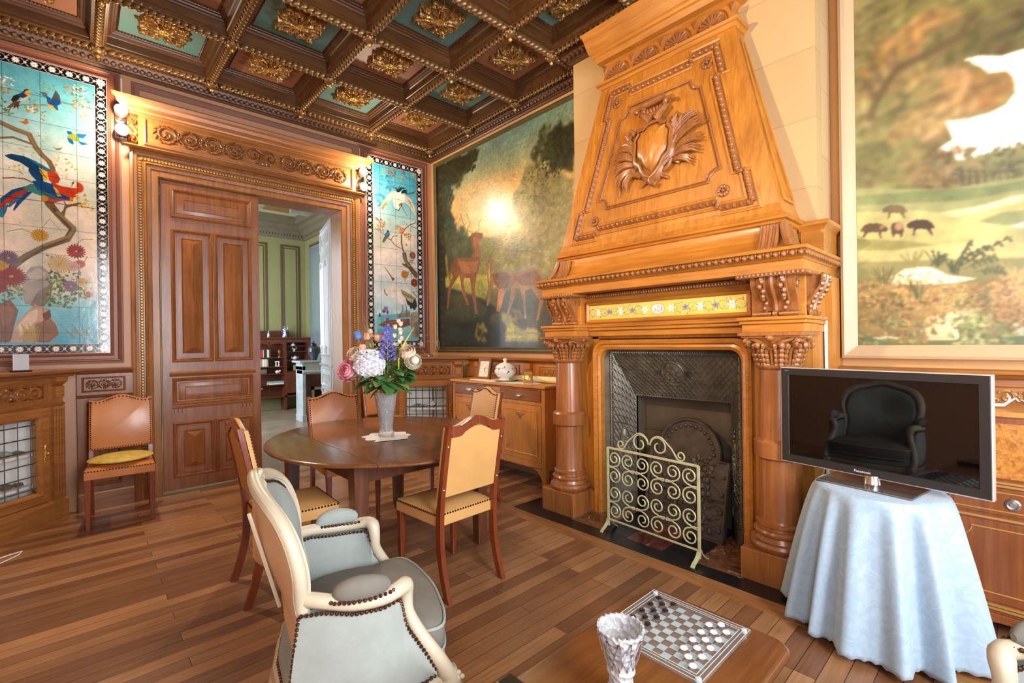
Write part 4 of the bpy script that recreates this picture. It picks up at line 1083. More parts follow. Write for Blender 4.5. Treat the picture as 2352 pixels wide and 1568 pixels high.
# ------------------------------------------------------------------ coffered ceiling
ceil = struct('ceiling', M().box(WL-.2, WB+.2, WF-.2, WA+.3, 4.2, ZC+.1), W_CEIL)
ceil['label'] = 'dark coffered ceiling with teal and terracotta panels'
GX = [-.10-.825*i for i in range(6)]; GY = [-.13-.825*j for j in range(9)]; ZB = 3.945
cof_prof = [(.05, ZB), (.05, ZB+.02), (.058, ZB+.024), (.06, ZB+.085), (.07, ZB+.089), (.078, ZB+.10), (.09, ZB+.104), (.094, ZB+.115), (.108, ZB+.118), (.112, ZB+.128), (.128, ZB+.131)]
fZ = lambda u, v, w: (u, v, w)
def rosette_mesh(su=1.0):
    st = []
    for a in range(8):
        t = a*PI/4; r = .17 if a % 2 else .15
        if a % 2: st.append(([(0, 0), (.19*cos(t), .19*sin(t))], .028, .020, .026))
        else: st.append(([(0, 0), (.15*cos(t), .15*sin(t))], .032, .014, .030))
        for q in (-1, 1):
            st.append((spiral(.165*cos(t+q*.26), .165*sin(t+q*.26), .036, 1.1, t, q), .013, .011, .036))
            st.append(([(.06*cos(t), .06*sin(t)), (.13*cos(t+q*.22), .13*sin(t+q*.22)), (.2*cos(t+q*.16), .2*sin(t+q*.16))], .014, .009, .042))
    for q in range(4):
        t = PI/4+q*PI/2; c = (.185*cos(t)*1.15, .185*sin(t)*1.15); st.append((spiral(c[0], c[1], .042, 1.2, t, 1), .016, .013, .042)); st.append(([c, (c[0]+.001, c[1])], .018, .018, .055))
    for a in range(16): t = a*PI/8; st.append(([(.05*cos(t), .05*sin(t)), (.095*cos(t), .095*sin(t))], .012, .006, .05))
    for a in range(24):
        t = a*PI/12+.1; r = .235 if a % 3 == 0 else .205; st.append(([(.16*cos(t), .16*sin(t)), (r*cos(t+.06), r*sin(t+.06))], .008, .011, .022))
    mb = M(); relief(mb, lambda u, v, w: (u*su*.82, v*.82, -w*1.15), -.26, .26, -.26, .26, .0065, st, 0, True); return mb
rosf = M().lathe([(.0, -.045), (.010, -.047), (.022, -.040), (.030, -.05), (.037, -.046), (.038, -.03), (.03, -.01)], n=18)
for a in range(10): t = a*PI/5; rosf.sph((.030*cos(t), .030*sin(t), -.044), .011, .011, .010, 6, 4)
ros = {}
roof_cells = []
def cells():
    for i in range(5):
        for j in range(8): yield GX[i+1], GX[i], GY[j+1], GY[j], i, j
for x0, x1, y0, y1, i, j in cells():
    if i == 0 and 3 <= j <= 4: x1 = -.43
    teal = (i+j) % 2 == 1
    mb = M(); ring(mb, fZ, x0, x1, y0, y1, cof_prof, False); mb.add([(x0, y0, ZB), (x1, y0, ZB), (x1, y1, ZB), (x0, y1, ZB), (x0+.05, y0+.05, ZB), (x1-.05, y0+.05, ZB), (x1-.05, y1-.05, ZB), (x0+.05, y1-.05, ZB)], [(0, 1, 5, 4), (1, 2, 6, 5), (2, 3, 7, 6), (3, 0, 4, 7)])
    if j < 6:
        for p, q in (((x0+.120, y0+.120), (x1-.120, y0+.120)), ((x1-.120, y0+.120), (x1-.120, y1-.120)), ((x1-.120, y1-.120), (x0+.120, y1-.120)), ((x0+.120, y1-.120), (x0+.120, y0+.120))):
            beads(mb, (p[0], p[1], ZB+.126), (q[0], q[1], ZB+.126), .022, .008, .008, .008, 4, 3)
    cf = obj('coffer', mb, W_CEIL, ceil, 30)
    d = .127; pn = obj('coffer_panel', M().box(x0+d, x1-d, y0+d, y1-d, ZB+.132, ZB+.145), TEAL if teal else TERRA, ceil)
    if (i == 0 and 3 <= j <= 4): key = 'n'; su = .5
    else: key = 's'; su = 1.0
    if j >= 6: continue
    if key not in ros: ros[key] = o = obj('rosette', rosette_mesh(su), GOLD, ceil, True); of = obj('rosette_flower', rosf, GILT, o, True)
    else: o = ros[key].copy(); COL.objects.link(o); o.parent = ceil; of = ros[key].children[0].copy(); COL.objects.link(of); of.parent = o
    o.location = ((x0+x1)/2, (y0+y1)/2, ZB+.132)
# rope ornament under every beam and a pendant boss at every crossing
rope = M(); L = .70
nb = 14
for i in range(nb):
    x = -L/2+L*(i+.5)/nb; mt = Matrix.Rotation(.75, 3, 'Z'); rope.sph((x, 0, -.010), .017, .042, .030, 8, 5, mt); rope.sph((x+.022, .012, -.022), .013, .013, .018, 6, 5); rope.sph((x+.018, -.018, -.012), .010, .016, .014, 5, 4, mt)
rope.box(-L/2-.03, L/2+.03, -.036, .036, -.004, .02)
ropeo = obj('carved_beam_band', rope, GOLDD, ceil, True); ropeo.location = (10, 0, 0)
boss = M().lathe([(.0, -.092), (.010, -.088), (.017, -.074), (.015, -.062), (.028, -.058), (.042, -.045), (.046, -.03), (.036, -.018), (.054, -.010), (.058, .004), (.058, .02)], n=14)
for a in range(8): t = a*PI/4; boss.sph((.048*cos(t), .048*sin(t), -.028), .013, .013, .022, 6, 4)
bosso = obj('pendant_boss', boss, GOLDD, ceil, True)
tip = M().lathe([(.0, -.1), (.011, -.096), (.018, -.083), (.013, -.07), (0, -.066)], n=12)
tipo = obj('gilt_tip', tip, GILT, bosso, True)
firstr = True; firstb = True
for i, x in enumerate(GX):
    for j, y in enumerate(GY[:7]):
        px = x
        if i == 0 and 4 <= j <= 5 and False: continue
        if i == 0 and j == 4: px = -.43
        if i == 0 and j == 3: pass
        if firstb: b_ = bosso; firstb = False
        else:
            b_ = bosso.copy(); COL.objects.link(b_); b_.parent = ceil; t2 = tipo.copy(); COL.objects.link(t2); t2.parent = b_
        b_.location = (px, y, ZB)
        for ax in (0, 1):
            if ax == 0 and i == 5: continue
            if ax == 0: c = (x-.4125, y); sc = 1
            else: c = (px if not (i == 0 and 3 <= j <= 4) else -.43, y-.4125); sc = 1
            if firstr: r_ = ropeo; firstr = False
            else: r_ = ropeo.copy(); COL.objects.link(r_); r_.parent = ceil
            r_.location = (c[0], c[1], ZB); r_.rotation_euler = (0, 0, ax*PI/2)
b_ = bosso.copy(); COL.objects.link(b_); b_.parent = ceil; b_.location = (-.43, GY[3], ZB); t2 = tipo.copy(); COL.objects.link(t2); t2.parent = b_
# border strip of the ceiling by the walls and the carved cornice below it
mb = M().box(WL, GX[5], WF, WA, ZB, 4.2).box(GX[0], WB, WF, WA, ZB, 4.2).box(GX[5], GX[0], GY[0], WA, ZB, 4.2).box(GX[5], GX[0], WF, GY[8], ZB, 4.2).box(-.43, GX[0], GY[5], GY[3], ZB, 4.2)
obj('ceiling_border', mb, W_CEIL, ceil)
cpr = [(3.85, 0), (3.85, .02), (3.865, .03), (3.87, .045), (3.885, .05), (3.90, .075), (3.925, .085), (3.93, .105), (3.95, .11), (3.95, 0)]
corn = M(); run(corn, fA(WA), WL, WB, cpr, 0, -1); beads(corn, (WL, WA-.07, 3.892), (WB-.1, WA-.07, 3.892), .05, .021, .02, .024, 6, 4); beads(corn, (WL, WA-.098, 3.93), (WB-.1, WA-.098, 3.93), .03, .012, .01, .012, 4, 3)
BY0, BY1, BX = -4.593, -2.727, -.276
fb = fB(WB)
run(corn, fb, BY1, WA, cpr, 0, -1); beads(corn, (WB-.07, WA-.1, 3.892), (WB-.07, BY1, 3.892), .05, .021, .02, .024, 6, 4); beads(corn, (WB-.098, WA-.1, 3.93), (WB-.098, BY1, 3.93), .03, .012, .01, .012, 4, 3)
run(corn, fB(BX), BY0, BY1, cpr, 1, 1); beads(corn, (BX-.07, BY1+.06, 3.892), (BX-.07, BY0, 3.892), .05, .021, .02, .026, 6, 4)
run(corn, lambda u, v, w: (u, BY1+w, v), BX, WB, cpr, 1, 0); run(corn, fb, WF, BY0, cpr)
struct('trim_2', corn, plain('bronzed_cornice', '5a3c22', .4, .12, .25, 14), 30)

# ------------------------------------------------------------------ tile murals on the back wall
TILE = painted('glazed_painted_tiles', .14, 16, .12)
def mural(name, label, u0, u1, v0, v1, bw, pitch, stops, art, tile, org, step=3.4):
    t = thing(name, label, 'tile picture', ((u0+u1)/2, WA, v0), world=True)
    cv = Canvas(u0*1000, u1*1000, v0*1000, v1*1000, step); cv.grad([(z*1000, c) for z, c in stops]); n = cv.noise(180, 4)-.5; n2 = cv.noise(40, 3)-.5
    cv.C *= 1+(.16*n+.08*n2)[..., None]; cv.C[..., 0] += .10*n; cv.art(ART[art])
    cr = np.abs(cv.noise(26, 4)-.5); cv.C *= np.where(cr < .006, .86, 1)[..., None]
    x = (cv.X-org[0]) % tile; y = (cv.Y-org[1]) % tile; cv.C *= np.where((x < 3.5) | (y < 3.5), .62, 1)[..., None]
    cv.border(u0*1000, u1*1000, v0*1000, v1*1000, bw, pitch); cv.mesh('painted_tiles', fA(WA-.02), TILE, t, 1.35)
    fr = M(); ring(fr, fA(WA), u0-.075, u1+.075, v0-.075, v1+.075, [(0, 0), (0, .018), (.012, .024), (.02, .018), (.024, .006), (.05, .006), (.054, .02), (.066, .026), (.076, .022), (.078, .012)], False)
    obj('moulded_frame', fr, TRIMP, t, 30); return t
mural('macaw_tile_mural', 'large glazed tile mural of a red and blue macaw left of the door', -4.24, -3.338, 1.345, 3.755, 84, 104,
      [(1.4, '58b4cc'), (1.75, '8cc8d0'), (1.9, 'dcd0c0'), (2.5, 'e0d4c2'), (2.95, 'd4dcd2'), (3.2, 'a8ccce'), (3.5, '7fbcc6'), (3.7, '66aab8')], 'MACAW', 216, (-3758, 225))
mural('crane_tile_mural', 'narrow glazed tile mural of two white cranes, right of the door', -.922, -.122, 1.335, 3.735, 92, 130,
      [(1.4, '8cc8cc'), (2.0, 'd0d8d8'), (2.5, 'e2dad0'), (2.75, 'dcd8cc'), (3.0, 'b8d4d4'), (3.3, '78c0cc'), (3.7, '5cb0c4')], 'CRANE', 216, (-740, 225), 4.2)
# painted wall panelling over the door and round the murals
tr = M(); pr = [(0, 0), (0, .012), (.014, .02), (.024, .012), (.03, .008), (.055, .008), (.06, .0)]
ring(tr, fA(WA), -3.17, -1.03, 3.64, 3.81, pr, False); ring(tr, fA(WA), -4.33, -3.245, 1.255, 3.842, [(0, 0), (0, .02), (.016, .026), (.022, .01), (.024, 0)], False); ring(tr, fA(WA), -1.015, -.03, 1.248, 3.828, [(0, 0), (0, .016), (.014, .02), (.02, 0)], False)
struct('trim_3', tr, plain('mauve_moulding_paint', '8a6656', .45, 0, .05, 4), 30)

# ------------------------------------------------------------------ large paintings on the right wall
OILV = painted('old_varnished_oil_painting', .27, 0, .35, .5); OILM = painted('oil_painting', .42, 0, .12, .15)
t = thing('deer_painting', 'large dark landscape painting of a stag and deer by a stream', 'painting', (WB, -1.3, 1.3), world=True)
cv = Canvas(-2705, -100, 1330, 3745, 5); cv.grad([(1330, '2a2810'), (1800, '4c4a24'), (2400, '9a8848'), (2600, 'd8a050'), (3000, 'd8b468'), (3300, 'a8a674'), (3700, '6f8a78')])
cv.art(ART['DEER']); n = cv.noise(220, 4)-.5; cv.C *= 1+(.22*(cv.noise(14, 2)-.5))[..., None]; n2 = cv.noise(30, 3)-.5; cv.C *= 1+(.35*n+.22*n2)[..., None]; cv.C *= np.clip((cv.X.max()-cv.X)/60, .55, 1)[..., None]
cv.mesh('canvas', fB(WB-.03), OILV, t)
fr = M(); ring(fr, fB(WB), -2.724, -.045, 1.275, 3.80, [(0, 0), (0, .035), (.012, .045), (.02, .03), (.035, .028), (.04, .04), (.05, .044), (.056, .03)], False)
obj('frame', fr, plain('dark_olive_gilt_frame', '6a6240', .38, .25, .15, 8), t, 30)
t = thing('boar_painting', 'large pale framed landscape painting of wild boars under an autumn tree', 'painting', (WB, -5.6, 1.26), world=True)
cv = Canvas(-6700, -4700, 1340, 3700, 5); cv.grad([(1340, '8a8452'), (2000, 'b0a868'), (2400, 'a8a46c'), (3700, 'a8965c')])
cv.art(ART['BOAR']); n = cv.noise(160, 4)-.5; cv.C *= 1+(.22*n)[..., None]
C2 = cv.C.copy()
for _ in range(2): C2[1:-1, 1:-1] = (cv.C[1:-1, 1:-1]*2+cv.C[:-2, 1:-1]+cv.C[2:, 1:-1]+cv.C[1:-1, :-2]+cv.C[1:-1, 2:])/6; cv.C = C2.copy()
g_ = cv.C.mean(axis=2, keepdims=True); cv.C = cv.C*.72+g_*np.array([.29, .28, .24]); cv.mesh('canvas', fB(.0), OILM, t, 1.3)
fr = M(); ring(fr, fB(WB), -6.78, -4.655, 1.268, 3.80, [(0, 0), (0, .075), (.015, .082), (.072, .05), (.078, .045), (.078, .03)], False)
obj('frame', fr, plain('pale_cream_frame', 'c4a27c', .45, 0, .04, 3), t, 30)
# ------------------------------------------------------------------ doorway: casing, entablature, leaf
f = fA(WA); cas = sroot('door_1'); cas['label'] = 'tall oak doorway with carved lintel'
mb = M(); ushape(mb, f, -3.19, -1.022, 0, 3.19, [(0, 0), (0, .055), (.02, .062), (.03, .05), (.05, .046), (.052, .03), (.095, .03), (.10, .05), (.112, .056), (.122, .04), (.15, .03), (.155, .018), (.205, .016), (.215, .0), (.215, -.30)])
obj('door_casing', mb, W_CAS, cas, 30)
mb = M()
for p, q in (((-3.117, .2), (-3.117, 3.117)), ((-3.117, 3.117), (-1.095, 3.117)), ((-1.095, 3.117), (-1.095, .2))):
    a = f(p[0], p[1], .036); b = f(q[0], q[1], .036); beads(mb, a, b, .026, .015, .012, .016, 6, 4)
obj('carved_rope_moulding', mb, plain('gilt_oak_carving', 'a87c3c', .3, .35, .2, 20), cas, True)
mb = M(); mb.prism([(-3.13, 3.19), (-1.08, 3.19), (-1.08, 3.5), (-3.13, 3.5)], f, 0, .075)
ring(mb, f, -3.09, -1.12, 3.235, 3.485, [(0, .075), (0, .09), (.012, .095), (.02, .08), (.028, .07), (.028, .062)], False)
run(mb, f, -3.13, -1.08, [(3.49, 0), (3.49, .08), (3.505, .09), (3.51, .105), (3.525, .11), (3.545, .15), (3.575, .16), (3.585, .185), (3.61, .19), (3.61, 0)], 1, 1)
run(mb, f, -3.13, -1.08, [(3.185, 0), (3.185, .1), (3.20, .115), (3.21, .1), (3.22, .085), (3.22, 0)], 1, 1)
obj('lintel', mb, W_CASH, cas, 30)
mb = M(); relief(mb, f, -3.05, -1.16, 3.275, 3.455, .0065, scrollwork(-3.02, -2.27, 3.365, .085, .03, 1, 4)+scrollwork(-1.93, -1.19, 3.365, .085, .03, -1, 4)+[(spiral(-2.18, 3.37, .075, 1.1, .5, 1), .016, .01, .035), (spiral(-2.02, 3.37, .075, 1.1, 2.6, -1), .016, .01, .035), ([(-2.1, 3.30), (-2.1, 3.36)], .05, .035, .045), ([(-2.16, 3.43), (-2.1, 3.40), (-2.04, 3.43)], .016, .016, .035), ([(-2.16, 3.30), (-2.04, 3.30)], .018, .018, .03)], .064)
obj('carved_frieze', mb, wood('frieze_carving', '5c3618', '8a5a2a', 0, .3, 1, .4, .3), cas, True)
for sx in (-3.155, -1.055):
    mb = M(); relief(mb, lambda u, v, w: (sx+(u if sx < -2 else -u), WA-w, v), -.045, .045, 3.2, 3.5, .006, [(spiral(0, 3.44, .035, 1.4, 0, 1), .011, .007, .05), (spiral(.0, 3.27, .04, 1.4, PI, -1), .012, .008, .06), ([(-.02, 3.40), (.02, 3.34), (-.01, 3.29)], .02, .02, .05)], .01)
    obj('scroll_bracket', mb, W_FPD, cas, True)
# closed left leaf
def leaf(parent, f, u0, u1, face, thick, mat, matr):
    mb = M(); mb.prism([(u0, .018), (u1, .018), (u1, 2.965), (u0, 2.965)], f, face-thick, face)
    obj('leaf_board', mb, mat, parent)
    a, c = u0+.075, u1-.075; md = (a+c)/2
    pr = [(0, 0), (0, .012), (.012, .02), (.022, .014), (.03, .004), (.042, -.006), (.046, -.018), (.05, -.018)]
    P = lambda q: [(d, face+h) for d, h in q]
    mb = M()
    for z0, z1 in ((2.625, 2.905), (.83, 1.09)):
        ring(mb, f, a, c, z0, z1, P(pr[:-2]+[(.048, .002), (.052, .004)]), True)
        ring(mb, f, a+.10, c-.10, z0+.085, z1-.085, P([(0, .004), (.004, .010), (.010, .010), (.013, .005)]), True)
    for u_, w_ in ((a, md-.005), (md+.005, c)):
        for z0, z1 in ((1.24, 2.52), (.135, .665)):
            ring(mb, f, u_, w_, z0, z1, P(pr[:-2]+[(.046, .003)]), True)
            hw = (w_-u_)/2-.085; cx = (u_+w_)/2; b0, b1 = z0+.085, z1-.085; loops = [(cx-hw, b0), (cx+hw, b0), (cx+hw, b1), (cx-hw, b1)]
            n = len(mb.v); mb.v += [f(x, z, face+.001) for x, z in loops]+[f(x, z, face+.012) for x, z in loops]
            k = [(cx-hw+.008, b0+.008), (cx+hw-.008, b0+.008), (cx+hw-.008, b1-.008), (cx-hw+.008, b1-.008)]
            mb.v += [f(x, z, face+.006) for x, z in k]+[f(cx, b0+.06, face+.045), f(cx, b1-.06, face+.045)]
            mb.f += [(n+i, n+(i+1) % 4, n+4+(i+1) % 4, n+4+i) for i in range(4)]+[(n+4+i, n+4+(i+1) % 4, n+8+(i+1) % 4, n+8+i) for i in range(4)]
            mb.f += [(n+8, n+9, n+12), (n+9, n+10, n+13, n+12), (n+10, n+11, n+13), (n+11, n+8, n+12, n+13)]
    obj('door_panel', mb, mat, parent, 30)
    mb = M(); run(mb, f, a-.02, c+.02, [(v, face+w) for v, w in [(1.105, 0), (1.105, .02), (1.12, .035), (1.135, .04), (1.14, .02), (1.15, .012), (1.15, 0)]])
    run(mb, f, a, c, [(v, face+w) for v, w in [(.795, 0), (.795, .012), (.81, .018), (.82, .012), (.82, 0)]])
    for s0 in (a+.01, c-.10):
        for q in range(3): mb.prism([(s0+q*.032, .755), (s0+q*.032+.022, .755), (s0+q*.032+.022, .79), (s0+q*.032, .79)], f, face, face+.022)
    obj('ledge_moulding', mb, matr, parent, 30)
d2 = sroot('door_2'); leaf(d2, f, -2.965, -2.122, -.02, .045, W_DR, W_DRH)
d2['label'] = 'closed panelled oak door leaf'
kn = M(); kn.sph((-2.118, WA+.0, .93), .010); obj('latch', kn, CHROME, d2, True)
# right leaf, swung open into the green room, daylight gleam put in its colour
d3 = sroot('door_3'); d3.location = (-1.235, .372, 0); d3.rotation_euler = (0, 0, math.radians(-12))
fd = lambda u, v, w: (-w, u, v)
leaf(d3, fd, 0, .84, .0, .045, plain('daylit_pale_door', 'd4d8dc', .22, 0, .03, 5, 0, None, .3), plain('daylit_pale_door', 'd4d8dc', .22))
d3['label'] = 'open door leaf coloured pale for the daylight on it'

# ------------------------------------------------------------------ dado panelling
def dado(fn, u0, u1, name, top=1.215, friezes=(), panels=(), mats=(W_DAD, W_DADH), mit=(0, 0), dep=.05):
    r = sroot(name); mb = M(); mb.prism([(u0, 0), (u1, 0), (u1, 1.17), (u0, 1.17)], fn, 0, dep)
    for a, c, z0, z1 in panels: ring(mb, fn, a, c, z0, z1, [(0, dep), (0, dep+.012), (.012, dep+.018), (.022, dep+.010), (.028, dep-.006), (.05, dep-.010)], True); ring(mb, fn, a+.08, c-.08, z0+.08, z1-.08, [(0, dep-.01), (.01, dep+.006), (.02, dep+.006)], True)
    for a, c in friezes: ring(mb, fn, a, c, 1.01, 1.14, [(0, dep), (0, dep+.010), (.010, dep+.014), (.016, dep-.002), (.02, dep-.004)], True)
    obj('panelling', mb, mats[0], r, 30)
    mb = M(); run(mb, fn, u0, u1, [(1.165, 0), (1.165, dep+.01), (1.175, dep+.03), (1.19, dep+.04), (1.195, dep+.07), (1.212, dep+.075), (top, dep+.06), (top, 0)], mit[0], mit[1])
    run(mb, fn, u0, u1, [(.96, 0), (.96, dep+.008), (.975, dep+.03), (.985, dep+.012), (.99, 0)]); run(mb, fn, u0, u1, [(0, 0), (0, dep+.03), (.14, dep+.03), (.155, dep+.01), (.16, 0)])
    obj('rail_moulding', mb, mats[1], r, 30)
    for a, c in friezes:
        mb = M(); relief(mb, fn, a+.022, c-.022, 1.03, 1.12, .005, scrollwork(a+.03, c-.03, 1.075, .04, .012), dep-.004); obj('carved_frieze', mb, wood('dado_carving', '5a341c', '85552c', 0, .3, 1, .4, .3) if fn is f else wood('burr_carving', '8a5a28', 'b98a48', 1, .35, 1, .6, .3), r, True)
    return r
dado(f, -3.56, -3.19, 'trim_4', friezes=[(-3.53, -3.24)], panels=[(-3.50, -3.27, .2, .92)])
dado(f, -1.02, -.80, 'trim_5', friezes=[(-.99, -.83)], panels=[])
fb = fB(WB)
dado(fb, -2.80, -.80, 'trim_6', friezes=[(-2.78, -2.0), (-1.7, -1.1)], mats=(W_SB, W_DADY))
for y in (-1.87, -1.0):
    mb = M().box(WB-.10, WB-.05, y-.035, y+.035, 1.10, 1.165).box(WB-.085, WB-.05, y-.03, y+.03, .99, 1.10); struct('trim_7', mb, W_SB, bev=.004)
dado(fb, -7.3, -4.62, 'trim_8', friezes=[(-5.62, -5.02), (-6.4, -5.75)], mats=(wood('dado_side_oak', '7c4a26', 'a8703a', 1, .35), W_DADY))

# ------------------------------------------------------------------ diagonal corner cabinets with leaded glass
LEAD = plain('lead_came', '4c4a46', .4, .6, .1, 20); CABIN = plain('cabinet_lining', 'ecece4', .7, 0, .06, 4); LG = thinglass('leaded_glass', .03)
def corner_cabinet(name, label, loc, rz, Wd):
    """local frame: face along x centred on 0, front at y=0 facing -y, depth to +y"""
    t = thing(name, label, 'cabinet', loc, rz); h = Wd/2; g = lambda u, v, w: (u, -w, v)
    mb = M(); back = h
    for z0, z1, e in ((0, .17, .02), (.93, 1.165, 0)):
        mb.loft([[(-h-e, -e, z), (h+e, -e, z), (h+e, .03, z), (0, back, z), (-h-e, .03, z)] for z in (z0, z1)])
    mb.box(-h, -h+.13, 0, .06, .17, .93).box(h-.13, h, 0, .06, .17, .93)
    for sx in (-1, 1): mb.loft([[(sx*h, .0, z), (sx*h, .03, z), (sx*.02, back, z), (sx*.0, back-.02, z)] for z in (.17, .93)])
    run(mb, g, -h-.02, h+.02, [(.17, 0), (.17, .02), (.19, .012), (.195, 0)]); run(mb, g, -h, h, [(.935, 0), (.935, .012), (.95, .022), (.96, .008), (.965, 0)])
    for sx in (-1, 1):
        c = sx*(h-.05)
        mb.prism([(c-.045, .195), (c+.045, .195), (c+.045, .93), (c-.045, .93)], g, 0, .022)
        for q in (-1, 0, 1): mb.tube([(c+q*.022, -.024, .23), (c+q*.022, -.024, .91)], .006, 5)
        mb.prism([(c-.035, 1.0), (c+.035, 1.0), (c+.035, 1.09), (c-.035, 1.09)], g, 0, .03); mb.loft([[(c-.045, -.0, 1.09), (c+.045, 0, 1.09), (c+.045, .02, 1.09), (c-.045, .02, 1.09)], [(c-.045, -.05, 1.13), (c+.045, -.05, 1.13), (c+.045, .02, 1.13), (c-.045, .02, 1.13)], [(c-.045, -.05, 1.165), (c+.045, -.05, 1.165), (c+.045, .02, 1.165), (c-.045, .02, 1.165)]])
    obj('body', mb, W_CASH if Wd > .9 else W_DAD, t, 30)
    mb = M(); mb.loft([[(-h-.05, -.05, z), (h+.05, -.05, z), (h+.05, .03, z), (0, back, z), (-h-.05, .03, z)] for z in (1.165, 1.18)]+[[(-h-.09, -.09, z), (h+.09, -.09, z), (h+.09, .03, z), (0, back, z), (-h-.09, .03, z)] for z in (1.195, 1.222)]); obj('cabinet_top', mb, W_DADH, t, bev=.006)
    mb = M(); ring(mb, g, -h+.13, h-.13, .975, 1.125, [(0, 0), (0, .014), (.012, .016), (.018, .004)], True); relief(mb, g, -h+.155, h-.155, 1.0, 1.10, .005, scrollwork(-h+.17, h-.17, 1.05, .045, .016, 1), .004); dr = obj('drawer', mb, W_FPD, t, True)
    kh = M().sph((0, -.022, 1.05), .012, .006, .022); obj('keyhole_plate', kh, IRON, dr, True)
    # door with leaded light
    mb = M(); a = h-.13; ring(mb, g, -a, a, .2, .93, [(0, 0), (0, .02), (.05, .02), (.058, .028), (.07, .024), (.082, .008), (.086, -.01), (.086, -.02)], False); dd = obj('door', mb, W_CASH if Wd > .9 else W_DAD, t, 30)
    ga = a-.086; z0, z1 = .286, .844; mb = M(); nx, nz = 5, 5
    for i in range(nx+1):
        x = -ga+.035+(2*ga-.07)*i/nx; mb.tube([(x, .0, z0), (x, .0, z1)], .0045, 4)
    for i in range(nz+1):
        z = z0+.035+(z1-z0-.07)*i/nz; mb.tube([(-ga, .0, z), (ga, .0, z)], .0045, 4)
    for sx in (-1, 1):
        for za, zb in ((z0, z0+.035), (z1, z1-.035)): mb.tube([(sx*ga, 0, za), (sx*(ga-.035), 0, zb)], .0045, 4)
    obj('lead_cames', mb, LEAD, dd); obj('glass_pane', M().box(-ga, ga, .004, .007, z0, z1), LG, dd)
    hn = M(); relief(hn, g, a-.05, a-.01, .50, .64, .004, [([(a-.03, .51), (a-.03, .63)], .008, .008, .006), (spiral(a-.03, .61, .012, 1, 0), .004, .003, .007), (spiral(a-.03, .53, .012, 1, 2), .004, .003, .007)], .021, True); hn.sph((a-.025, -.035, .57), .013, .012, .013); obj('lock_plate', hn, GILT, dd, True)
    mb = M()
    mb.loft([[(-h+.09, .06, z), (-.01, back-.05, z)] for z in (.2, .92)], False).loft([[(h-.09, .06, z), (.01, back-.05, z)] for z in (.2, .92)], False); obj('lining', mb, CABIN, t)
    for z in (.33, .575):
        obj('shelf', M().loft([[(-h+.14, .05, q), (h-.14, .05, q), (.02, back-.09, q), (-.02, back-.09, q)] for q in (z-.01, z+.01)]), CABIN, t)
    return t
CL = corner_cabinet('corner_cabinet', 'diagonal corner cabinet with leaded glass door holding minerals, left of the wall chair', (-3.98, -.47, 0), math.radians(45), .95)
CR = corner_cabinet('corner_cabinet', 'diagonal corner cabinet with leaded glass door holding china, left of the sideboard', (-.40, -.43, 0), math.radians(-45), .92)

# ------------------------------------------------------------------ room beyond the doorway
GREEN = plain('sage_green_wall_paint', '8e8c60', .5, 0, .04, 2); GRND = plain('dark_olive_moulding', '5e4e34', .45, 0, .05, 5)
struct('wall_far', M().box(-4.6, .5, 5.55, 5.7, 0, 4.3), GREEN); struct('wall_far_right', M().box(.25, .4, .36, 5.7, 0, 4.3), GREEN)
struct('wall_far_left', M().box(-4.6, -4.45, .36, 1.9, 0, 4.3).box(-4.6, -4.45, 4.4, 5.7, 0, 4.3).box(-4.6, -4.45, 1.9, 4.4, 3.3, 4.3).box(-4.6, -4.45, 1.9, 4.4, 0, .4), GREEN)
struct('ceiling_far', M().box(-4.6, .5, .3, 5.7, 4.15, 4.3), plain('pale_green_ceiling', 'b8b890', .5)); struct('floor_far', M().box(-4.6, .5, WA+.02, 5.7, -.1, 0), plain('grey_worn_floorboards', '8c7c6c', .28, 0, .22, 3))
k = sroot('window_5'); mb = M(); fw = lambda u, v, w: (-4.45+w, u, v); ring(mb, fw, 1.9, 4.4, .4, 3.3, [(0, -.1), (0, .02), (.07, .02), (.07, -.1)], False); mb.box(-4.5, -4.46, 3.1, 3.2, .4, 3.3); obj('window_frame', mb, WHITE, k); obj('window_pane', M().box(-4.49, -4.486, 1.95, 4.35, .45, 3.25), PANE, k)
mb = M(); pr2 = [(3.72, 0), (3.72, .03), (3.78, .05), (3.80, .10), (3.88, .13), (3.92, .2), (3.98, .22), (4.0, .3), (4.08, .32), (4.15, .32), (4.15, 0)]
run(mb, fA(5.55), -4.4, .25, pr2, 0, -1); run(mb, fB(.25), .4, 5.55, pr2, 0, -1); beads(mb, (-2, 5.46, 3.79), (.15, 5.46, 3.79), .06, .022, .022, .028, 5, 4); struct('trim_9', mb, plain('grey_brown_cornice', '6f6452', .5, 0, .1, 8), 30)
mb = M(); fg = fA(5.55)
for a, c in ((-1.7, -.55), (-.28, .12)):
    ring(mb, fg, a, c, .95, 3.58, [(0, 0), (0, .018), (.03, .022), (.035, 0)], False); ring(mb, fg, a+.06, c-.06, 1.01, 3.52, [(0, 0), (0, .01), (.014, .012), (.018, 0)], False)
ring(mb, fB(.25), 3.9, 5.25, .95, 3.58, [(0, 0), (0, .02), (.04, .025), (.045, 0)], False); struct('trim_10', mb, GRND)
mb = M(); mb.box(-.40, .2, 4.4, 4.52, 4.02, 4.15).box(-1.6, -.2, 3.1, 3.2, 4.08, 4.15); beads(mb, (-.95, 4.0, 4.12), (-.95, 4.9, 4.12), .05, .03, .05, .03); mb.box(-1.0, -.9, 3.9, 5.1, 4.09, 4.15); struct('trim_11', mb, plain('silvery_plaster_rib', 'a8a8a4', .3, .2, .1, 10)); struct('trim_12', M().box(-1.9, -1.1, 3.4, 5.1, 4.12, 4.15).box(-.8, -.3, 3.6, 4.9, 4.12, 4.15), plain('ochre_ceiling_panel', '8a6a3c', .5))
